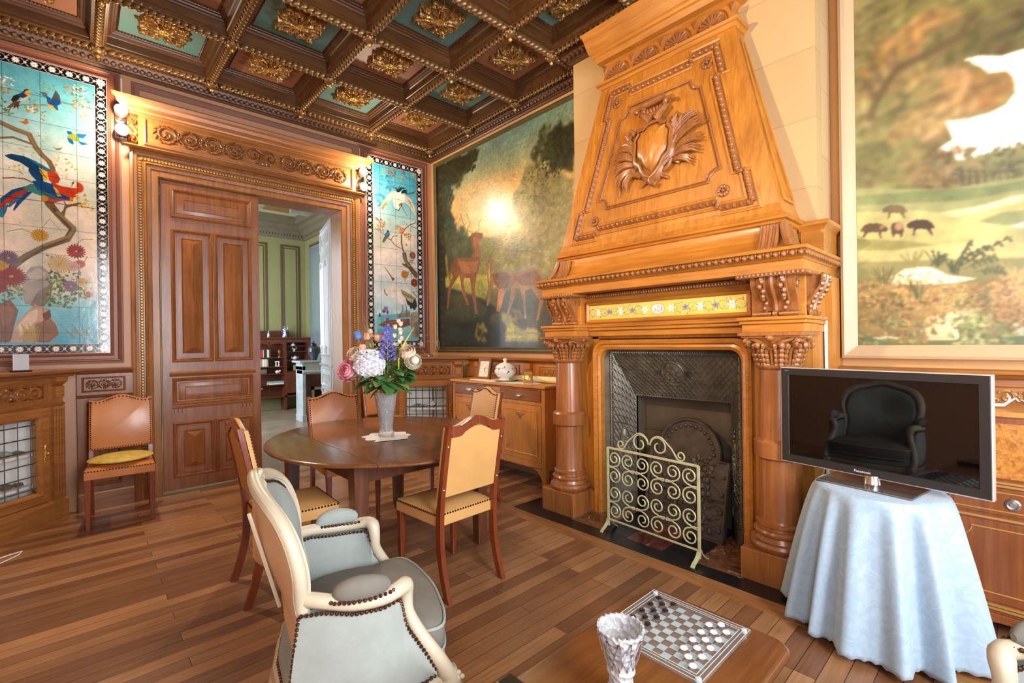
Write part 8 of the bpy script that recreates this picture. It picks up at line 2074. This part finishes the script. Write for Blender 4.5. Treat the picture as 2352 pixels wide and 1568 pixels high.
# local: x along the screen to the right (towards -y), -y towards the viewer
g = lambda u, v, w: (u, -w, v)
z0, z1 = .727-TZ, 1.233-TZ; h = Wd/2
m_ = plain('tv_dark_bezel', '2e2b2a', .3, .2, .05, 5, 0, None, .3)
mb = M(); ring(mb, g, -h, h, z0, z1, [(0, -.03), (0, .008), (.003, .011), (.036, .010), (.039, .004), (.039, 0)], False); mb.prism([(-h+.002, z0+.002), (h-.002, z0+.002), (h-.002, z1-.002), (-h+.002, z1-.002)], g, -.032, -.01); obj('bezel', mb, m_, t)
obj('screen', M().prism([(-h+.038, z0+.038), (h-.038, z0+.038), (h-.038, z1-.038), (-h+.038, z1-.038)], g, -.008, .003), plain('black_screen', '050506', .03, 0, 0, 5, 0, .8), t)
mb = M(); ring(mb, g, -h-.004, h+.004, z0-.004, z1+.004, [(0, -.028), (0, .006), (.004, .008), (.005, -.02)], False); obj('clear_edge', mb, plain('clear_acrylic_edge', 'c8c4bc', .1, .3, .05), t)
mb = M(); q = text_mesh('Panasonic', .017); mb.add([(x*1.05-.035, -.0115-z, y+z0+.018) for x, y, z in q.v], q.f); obj('lettering', mb, plain('silver_lettering', 'e8e8e8', .3, .2, 0), t)
mb = M(); q = text_mesh('VIERA', .008); mb.add([(x-h+.03, -.0115-z, y+z1-.014) for x, y, z in q.v], q.f); obj('small_lettering', mb, plain('dim_lettering', '9a9a9a', .3, .2, 0), t)
obj('neck', M().lathe([(0, .008), (.038, .008), (.036, .012), (.030, .05), (0, .05)], (0, .0, 0), 24), CHROME, t, True); obj('stand_base', M().box(-.19, .19, -.13, .11, .001, .012), plain('brushed_dark_metal', '77706c', .25, .8, .05, 30), t, bev=.003)
t2 = thing('power_cable', 'white cable hanging behind the television over the cloth edge', 'cable', (0, 0, 0)); obj('cable', M().tube([(-.70, -4.66, .76), (-.66, -4.70, .74), (-.62, -4.70, .70), (-.56, -4.66, .60)], .004, 6), WHITE, t2, True)
mb = M().tube([(-.42, -5.42, .012), (-.60, -5.48, .012), (-.78, -5.42, .012), (-.90, -5.50, .012), (-1.1, -5.62, .012)], .004, 6); single('black_cable', 'thin black cable on the floor right of the draped table', 'cable', mb, BLK, smooth=True)

# ------------------------------------------------------------------ secretaire
t = thing('secretaire', 'mahogany secretaire with burr walnut front and ring pull drawers behind the television', 'cabinet', (-.23, -5.7, 0), world=True)
x0, y0, y1 = -.42, -6.25, -5.14; g = lambda u, v, w: (x0-w, u, v)
mb = M().box(x0, -.03, y0, y1, .10, 1.02); mb.prism([(y0, 0), (y0+.10, 0), (y0+.14, .05), (y0+.2, .06), (y1-.2, .06), (y1-.14, .05), (y1-.10, 0), (y1, 0), (y1, .10), (y0, .10)], g, -.02, .004); mb.box(-.37, -.03, y1-.03, y1, 0, .1).box(-.37, -.03, y0, y0+.03, 0, .1); obj('carcass', mb, W_SEC, t, bev=.003)
obj('secretaire_top', M().box(x0-.015, -.025, y0-.01, y1+.015, 1.02, 1.045), W_SB, t, bev=.004)
m, nt, b = newmat('burr_walnut'); v = mapping(nt, (1, 1, 1)); n = noise(nt, 9, 6, .7, v, 3.5); n3 = noise(nt, 40, 3, .6, v, 1); nt.links.new(mixc(nt, .3, ramp(nt, n.outputs[0], [(.3, H('6a3818')), (.45, H('b4702c')), (.6, H('c8843c')), (.75, H('8a4c20'))]), ramp(nt, n3.outputs[0], [(.4, H('8a4c20')), (.6, H('e0a050'))])), b.inputs['Base Color']); b.inputs['Roughness'].default_value = .22; b.inputs['Coat Weight'].default_value = .4; BUR = m
obj('fall_front', M().box(x0-.008, x0+.01, y0+.03, y1-.03, .735, .99), BUR, t, bev=.003)
INL = plain('boxwood_inlay', 'a87a3c', .4, 0, .05)
def inlay(mb, a, c, z0, z1, w0=.0045, r=.05, notch=True):
    if notch:
        P = []
        for (px, pz, sx, sz) in ((a, z0, 1, 1), (c, z0, -1, 1), (c, z1, -1, -1), (a, z1, 1, -1)):
            arc = [(px+sx*r*cos(q), pz+sz*r*sin(q)) for q in np.linspace(0, PI/2, 6)]; P += arc if sx*sz < 0 else arc[::-1]
    else: P = [(a, z0), (c, z0), (c, z1), (a, z1)]
    mb.tube([g(u, v_, .006) for u, v_ in P], .004, 4, True)
mid = (y0+y1)/2
for a, c in ((mid+.01, y1-.03), (y0+.03, mid-.01)):
    d_ = obj('drawer', M().box(x0-.006, x0+.01, a, c, .565, .685), W_SEC, t, bev=.002); mb = M(); inlay(mb, a+.02, c-.02, .582, .668, notch=False); o = obj('inlay_line', mb, INL, t); o.parent = d_
    mb = M(); mm_ = (a+c)/2+.04; mb.lathe([(.0, -.006), (.026, -.006), (.026, -.012), (.020, -.016), (.014, -.012), (.010, -.018), (0, -.018)], (x0, mm_, .622), 20, 0); o = obj('ring_pull', mb, SILV, t, True); o.parent = d_
    d_ = obj('cupboard_door', M().box(x0-.006, x0+.01, a, c, .155, .53), W_SEC, t, bev=.002); mb = M(); inlay(mb, a+.03, c-.03, .195, .495); o = obj('inlay_line', mb, INL, t); o.parent = d_
mb = M()
for z in (.715, .70, .545, .14, .125): mb.box(x0-.010, x0+.001, y0, y1, z-.005, z+.005)
obj('reeded_band', mb, INL, t)
mb = M().tube([(-.30, -5.30, 1.062), (-.30, -5.36, 1.065), (-.30, -5.385, 1.09), (-.30, -5.40, 1.10), (-.30, -5.41, 1.085)], [.008, .007, .005, .004, .003], 7).tube([(-.30, -5.37, 1.07), (-.29, -5.38, 1.10), (-.28, -5.37, 1.12)], [.004, .0035, .002], 6); single('white_branch_ornament', 'small white coral like ornament lying on the secretaire behind the television', 'ornament', mb, PORC, (0, 0, -.002), smooth=True)

# ------------------------------------------------------------------ coffee table, draughts board and pieces
t = thing('coffee_table', 'low polished wooden coffee table with rounded corners in the foreground', 'table', (-2.62, -4.68, 0), world=True)
def rrect(x0, x1, y0, y1, r, n=6):
    P = []
    for cx, cy, a0 in ((x1-r, y1-r, 0), (x0+r, y1-r, 90), (x0+r, y0+r, 180), (x1-r, y0+r, 270)):
        P += [(cx+r*cos(math.radians(a0+90*i/n)), cy+r*sin(math.radians(a0+90*i/n))) for i in range(n+1)]
    return P
rr_ = lambda e, z: [(x, y, z) for x, y in rrect(-3.28-e, -1.935+e, -4.935-e, -4.435+e, .05)]
obj('table_top', M().loft([rr_(-.02, .415), rr_(-.005, .418), rr_(0, .425), rr_(0, .443), rr_(-.006, .45), rr_(-.012, .451)]), W_COF, t, 50)
obj('apron', M().box(-3.20, -2.01, -4.87, -4.84, .34, .416).box(-3.20, -2.01, -4.53, -4.50, .34, .416).box(-2.04, -2.01, -4.87, -4.5, .34, .416).box(-3.2, -3.17, -4.87, -4.5, .34, .416), W_COF, t)
for x in (-3.18, -2.03):
    for y in (-4.85, -4.52): obj('leg', M().taper(x, y, 0, .416, .016, .016, .026, .026), W_COF, t, bev=.003)
bx, by, bs = -2.318, -4.822, .348; bz = .4525
t = thing('draughts_board', 'square glass draughts board with frosted squares on the coffee table', 'game board', (bx, by, bz), world=True)
GL = thinglass('clear_board_glass', .05, (.75, .85, .85, 1)); FR = thinglass('frosted_white_square', .85, H('a4b4b4')); WH2 = plain('etched_line', 'b4c0c0', .4)
obj('glass_sheet', M().box(bx, bx+bs, by, by+bs, bz+.0005, bz+.009), GL, t, bev=.001)
e = .034; sq = (bs-2*e)/10; mb = M()
for i in range(10):
    for j in range(10):
        if (i+j) % 2: mb.box(bx+e+i*sq+.0004, bx+e+(i+1)*sq-.0004, by+e+j*sq+.0004, by+e+(j+1)*sq-.0004, bz+.0011, bz+.0014)
o_ = obj('frosted_squares', mb, FR, t); o_['kind'] = 'stuff'
mb = M(); fz = lambda u, v_, w: (u, v_, bz+.0091+w)
for d_ in (.002, .016, .026): ring(mb, fz, bx+d_, bx+bs-d_, by+d_, by+bs-d_, [(0, 0), (0, .0006), (.0022, .0006), (.0022, 0)], False)
obj('etched_border', mb, WH2, t)
for x in (bx+.016, bx+bs-.016):
    for y in (by+.016, by+bs-.016): obj('corner_foot', M().lathe([(0, -.0), (.009, 0), (.009, .0098), (.006, .0112), (0, .0112)], (x, y, bz), 14), WH2, t, True)
def piece(mat, x, y, lab, grp, first=[None, None], k=0):
    if first[k] is None:
        t = single('draughts_piece', lab, 'game piece', M().lathe([(0, 0), (.0085, 0), (.0112, .002), (.0112, .0045), (.009, .0068), (.004, .0074), (0, .0074)], n=18), mat, (x, y, bz+.0097), group=grp, smooth=True); first[k] = t
    else:
        t = first[k].copy(); COL.objects.link(t); t.location = (x, y, bz+.0097); t['label'] = lab; t['group'] = grp
    return t
GBK = plain('black_glass_piece', '14181c', .08, 0, .05, 5, 0, None, .5); GWH = plain('frosted_white_piece', 'e2e6e8', .3, 0, .02)
# rank 0 is at the far (left) end: +y side
def sqc(i, j): return (bx+bs-e-(j+.5)*sq, by+bs-e-(i+.5)*sq)
WORD = ['first', 'second', 'third', 'fourth', 'fifth']; ROW = {0: 'outermost', 1: 'middle', 2: 'innermost', 9: 'outermost', 8: 'middle', 7: 'innermost'}
for i in (0, 1, 2):
    for k, j in enumerate(range(i % 2, 10, 2)): piece(GBK, *sqc(i, j), '%s black glass draughtsman from the fireplace side, %s black row' % (WORD[k], ROW[i]), 'black draughts pieces', k=0)
for i in (9, 8, 7):
    for k, j in enumerate(range(i % 2, 10, 2)):
        if i == 7 and k == 4: continue
        piece(GWH, *sqc(i, j), '%s frosted white draughtsman from the fireplace side, %s white row' % (WORD[k], ROW[i]), 'white draughts pieces', k=1)
t = thing('cut_glass_vase', 'waisted cut crystal vase with saw tooth rim on the coffee table', 'vase', (-2.515, -4.70, .4515))
def jag(a, z): return 1+.03*abs(sin(a*9+z*30))
mb = M(); n = 72; prf = [(.0, 0), (.045, 0), (.047, .008), (.038, .02), (.026, .045), (.024, .07), (.030, .085), (.028, .095), (.030, .12), (.036, .15), (.045, .175), (.049, .195)]; inn = [(.045, .195), (.040, .17), (.030, .14), (.022, .11), (.0, .10)]
loops = []
for r, z in prf+inn: loops.append([(r*jag(2*PI*j/n, z)*cos(2*PI*j/n), r*jag(2*PI*j/n, z)*sin(2*PI*j/n), z+(.006*abs(((j*24/n) % 1)*2-1) if z == .195 else 0)) for j in range(n)])
mb.loft(loops, True, False, False); hc_ = glass('heavy_cut_crystal', (.97, .98, 1, 1), .08, .9, 1.3); hc_.node_tree.nodes['Principled BSDF'].inputs['Transmission Weight'].default_value = .62; mb.v = [(x*1.22, y*1.22, z) for x, y, z in mb.v]; obj('vase_body', mb, hc_, t, 60)
mb = M()
for k in range(12):
    a = k*PI/6; mb.tube([(.030*cos(a), .030*sin(a), .10), (.040*cos(a+.25), .040*sin(a+.25), .14), (.049*cos(a+.5), .049*sin(a+.5), .185)], .0015, 4); mb.tube([(.030*cos(a), .030*sin(a), .10), (.040*cos(a-.25), .040*sin(a-.25), .14), (.049*cos(a-.5), .049*sin(a-.5), .185)], .0015, 4)
mb.v = [(x*1.24, y*1.24, z) for x, y, z in mb.v]; obj('cut_facets', mb, glass('facet_edges', (.95, .97, 1, 1), .1), t, True)
t = thing('black_box', 'black gloss box with silver lines at the near left corner of the coffee table', 'box', (-2.755, -4.515, .4515), math.radians(3)); obj('box_body', M().box(-.085, .085, -.07, .07, 0, .025), BLK, t, bev=.006)
mb = M().box(-.05, -.047, -.07, .07, .0252, .0262).box(.03, .033, -.07, .07, .0252, .0262); obj('silver_line', mb, SILV, t)

# ------------------------------------------------------------------ wall spotlights
def spots(name, lab, x, zt_, zb_):
    t = thing(name, lab, 'wall lamp', (x, WA-.006, (zt_+zb_)/2)); obj('wall_plate', M().box(-.045, .045, -.018, .0, -.14, .14), CHROME, t, bev=.004); obj('ceiling_conduit', M().box(-.012, .012, -.012, 0, .14, .40), WHITE, t)
    for z, dz, dx in ((zt_, .12, -.05), (zb_, -.22, .02)):
        zz = z-(zt_+zb_)/2; sh = M(); sh.lathe([(.026, .0), (.050, -.012), (.052, -.06), (.048, -.064), (.044, -.050), (0, -.048)], n=20, ax=2)
        dirv = Vector((dx, -1, dz)).normalized(); q = Vector((0, 0, -1)).rotation_difference(dirv).to_matrix().to_4x4(); q.translation = Vector((0, -.05, zz)); sh.xf(q); o = obj('lamp_head', sh, SILV, t, True)
        b_ = M(); b_.lathe([(0, -.0585), (.042, -.0585), (.042, -.0545), (0, -.0545)], n=20, ax=2); b_.xf(q); b2 = obj('lamp_bulb', b_, glow('lit_bulb', (1, .86, .62, 1), 26), o); k = M().tube([(0, -.01, zz), (0, -.05, zz)], .008, 6); obj('swivel', k, SILV, t)
    return t
spots('wall_spotlight', 'pair of lit swivel spotlights on the wall left of the carved lintel', -3.245, 3.48, 3.325); spots('wall_spotlight', 'pair of lit swivel spotlights on the wall right of the carved lintel', -.995, 3.46, 3.30)
t = thing('picture_spotlight_bar', 'track of three warm picture spotlights high on the wall behind the camera', 'wall lamp', (WL, -3.05, 3.5)); obj('track', M().box(.0, .04, -.22, .22, -.02, .02), WHITE, t)
for y in (-.12, 0, .12): obj('lamp_head', M().lathe([(.03, .04), (.04, .06), (.04, .15), (.035, .15), (.03, .08), (0, .08)], (0, y, -.02), 16, 0), SILV, t, True)

# ------------------------------------------------------------------ small things
t = thing('ring_table_lamp', 'slender lamp of two chrome rings on the right corner cabinet', 'lamp', (-.32, -.40, 1.2225), math.radians(-45)); obj('base', M().lathe([(0, 0), (.045, 0), (.044, .006), (.028, .022), (0, .028)], n=20), CHROME, t, True)
for r, nm in ((.125, 'outer_ring'), (.085, 'inner_ring')): obj(nm, M().tube([(r*sin(a), 0, .022+r-r*cos(a)) for a in np.linspace(0, 2*PI, 40)[:-1]], .0035, 6, True), CHROME, t, True)
obj('flex', M().tube([(0, -.03, .004), (.0, -.12, .004), (.0, -.16, .002)], .003, 5), BLK, t)
t = thing('acrylic_card_holder', 'small clear card holder standing on the left corner cabinet', 'card holder', (-3.86, -.42, 1.2225), math.radians(35)); obj('holder_base', M().box(-.05, .05, -.03, .03, 0, .012), BLK, t); obj('card_sheet', M().box(-.048, .048, -.004, .004, .012, .13), plain('pale_card', 'c4ccd0', .12, 0, .06, 12, 0, None, .4), t, bev=.002)
mb = M().tube([(-4.3, -.98, .006), (-4.05, -.88, .006), (-3.90, -.78, .006), (-3.845, -.76, .006), (-3.86, -.83, .006), (-4.0, -1.0, .006), (-4.28, -1.18, .006)], .004, 6); single('white_cable', 'loop of white cable on the floor below the left corner cabinet', 'cable', mb, WHITE, smooth=True)
# things in the cabinets
def inC(cab, x, y, z): return cab.matrix_basis @ Vector((x, y, z))
for c_ in (CL, CR): c_.matrix_basis
bpy.context.view_layer.update()
def rock(lab, p, r, col, name='mineral', rough=.3, seed=0, sp=0):
    rn = random.Random(seed); mb = M(); mb.sph((0, 0, r*.55), r*1.3, r, r*.55, 9, 6); mb.v = [(x*rn.uniform(.8, 1.15), y*rn.uniform(.8, 1.15), max(0, z*rn.uniform(.85, 1.15))) for x, y, z in mb.v]
    for k in range(sp): a = rn.uniform(0, 6.28); mb.tube([(0, 0, r*.4), (r*cos(a)*.8, r*sin(a)*.6, r*rn.uniform(1.1, 1.7)), (r*cos(a)*.95, r*sin(a)*.7, r*1.9)], [r*.3, r*.25, .001], 6)
    return single(name, lab, 'mineral', mb, plain('mineral_'+col, col, rough, 0, .3, 40), p, group='minerals in the left cabinet')
rock('purple amethyst cluster on the middle shelf of the left cabinet', inC(CL, .02, .13, .586), .04, '8a78b0', seed=1, sp=5); rock('green white crystal geode on the middle shelf of the left cabinet', inC(CL, .14, .13, .586), .038, '9cae8c', seed=2); rock('grey black pyrite lump at the right of the middle shelf', inC(CL, .24, .12, .586), .026, '5c584c', seed=3); rock('brown polished stone slice on the lower shelf of the left cabinet', inC(CL, .15, .12, .341), .035, '6a4228', seed=4); rock('dark brown stone leaning on the lower shelf right end', inC(CL, .235, .12, .341), .028, '5a3a28', seed=5)
BWD = BW
teapot('china_teapot', 'blue and white teapot on the middle shelf of the right cabinet', tuple(inC(CR, .06, .12, .586)), .045, BWD, rz=-.8); teapot('china_teapot', 'blue and white teapot on the lower shelf of the right cabinet', tuple(inC(CR, .08, .12, .341)), .04, BWD, rz=-.8)
mb = M().lathe([(0, 0), (.03, 0), (.07, .03), (.075, .034), (.03, .01), (0, .008)], n=18); single('china_dish', 'small blue and white dish on the middle shelf of the right cabinet', 'dish', mb, BWD, tuple(inC(CR, -.11, .12, .586)), smooth=True); mb = M().tube([(-.06, 0, .012), (-.02, .0, .03), (.03, 0, .025), (.06, 0, .01)], [.006, .016, .014, .004], 7); single('china_fish', 'small patterned porcelain ornament at the right of the middle shelf', 'ornament', mb, BWD, tuple(inC(CR, .22, .12, .586)), smooth=True)
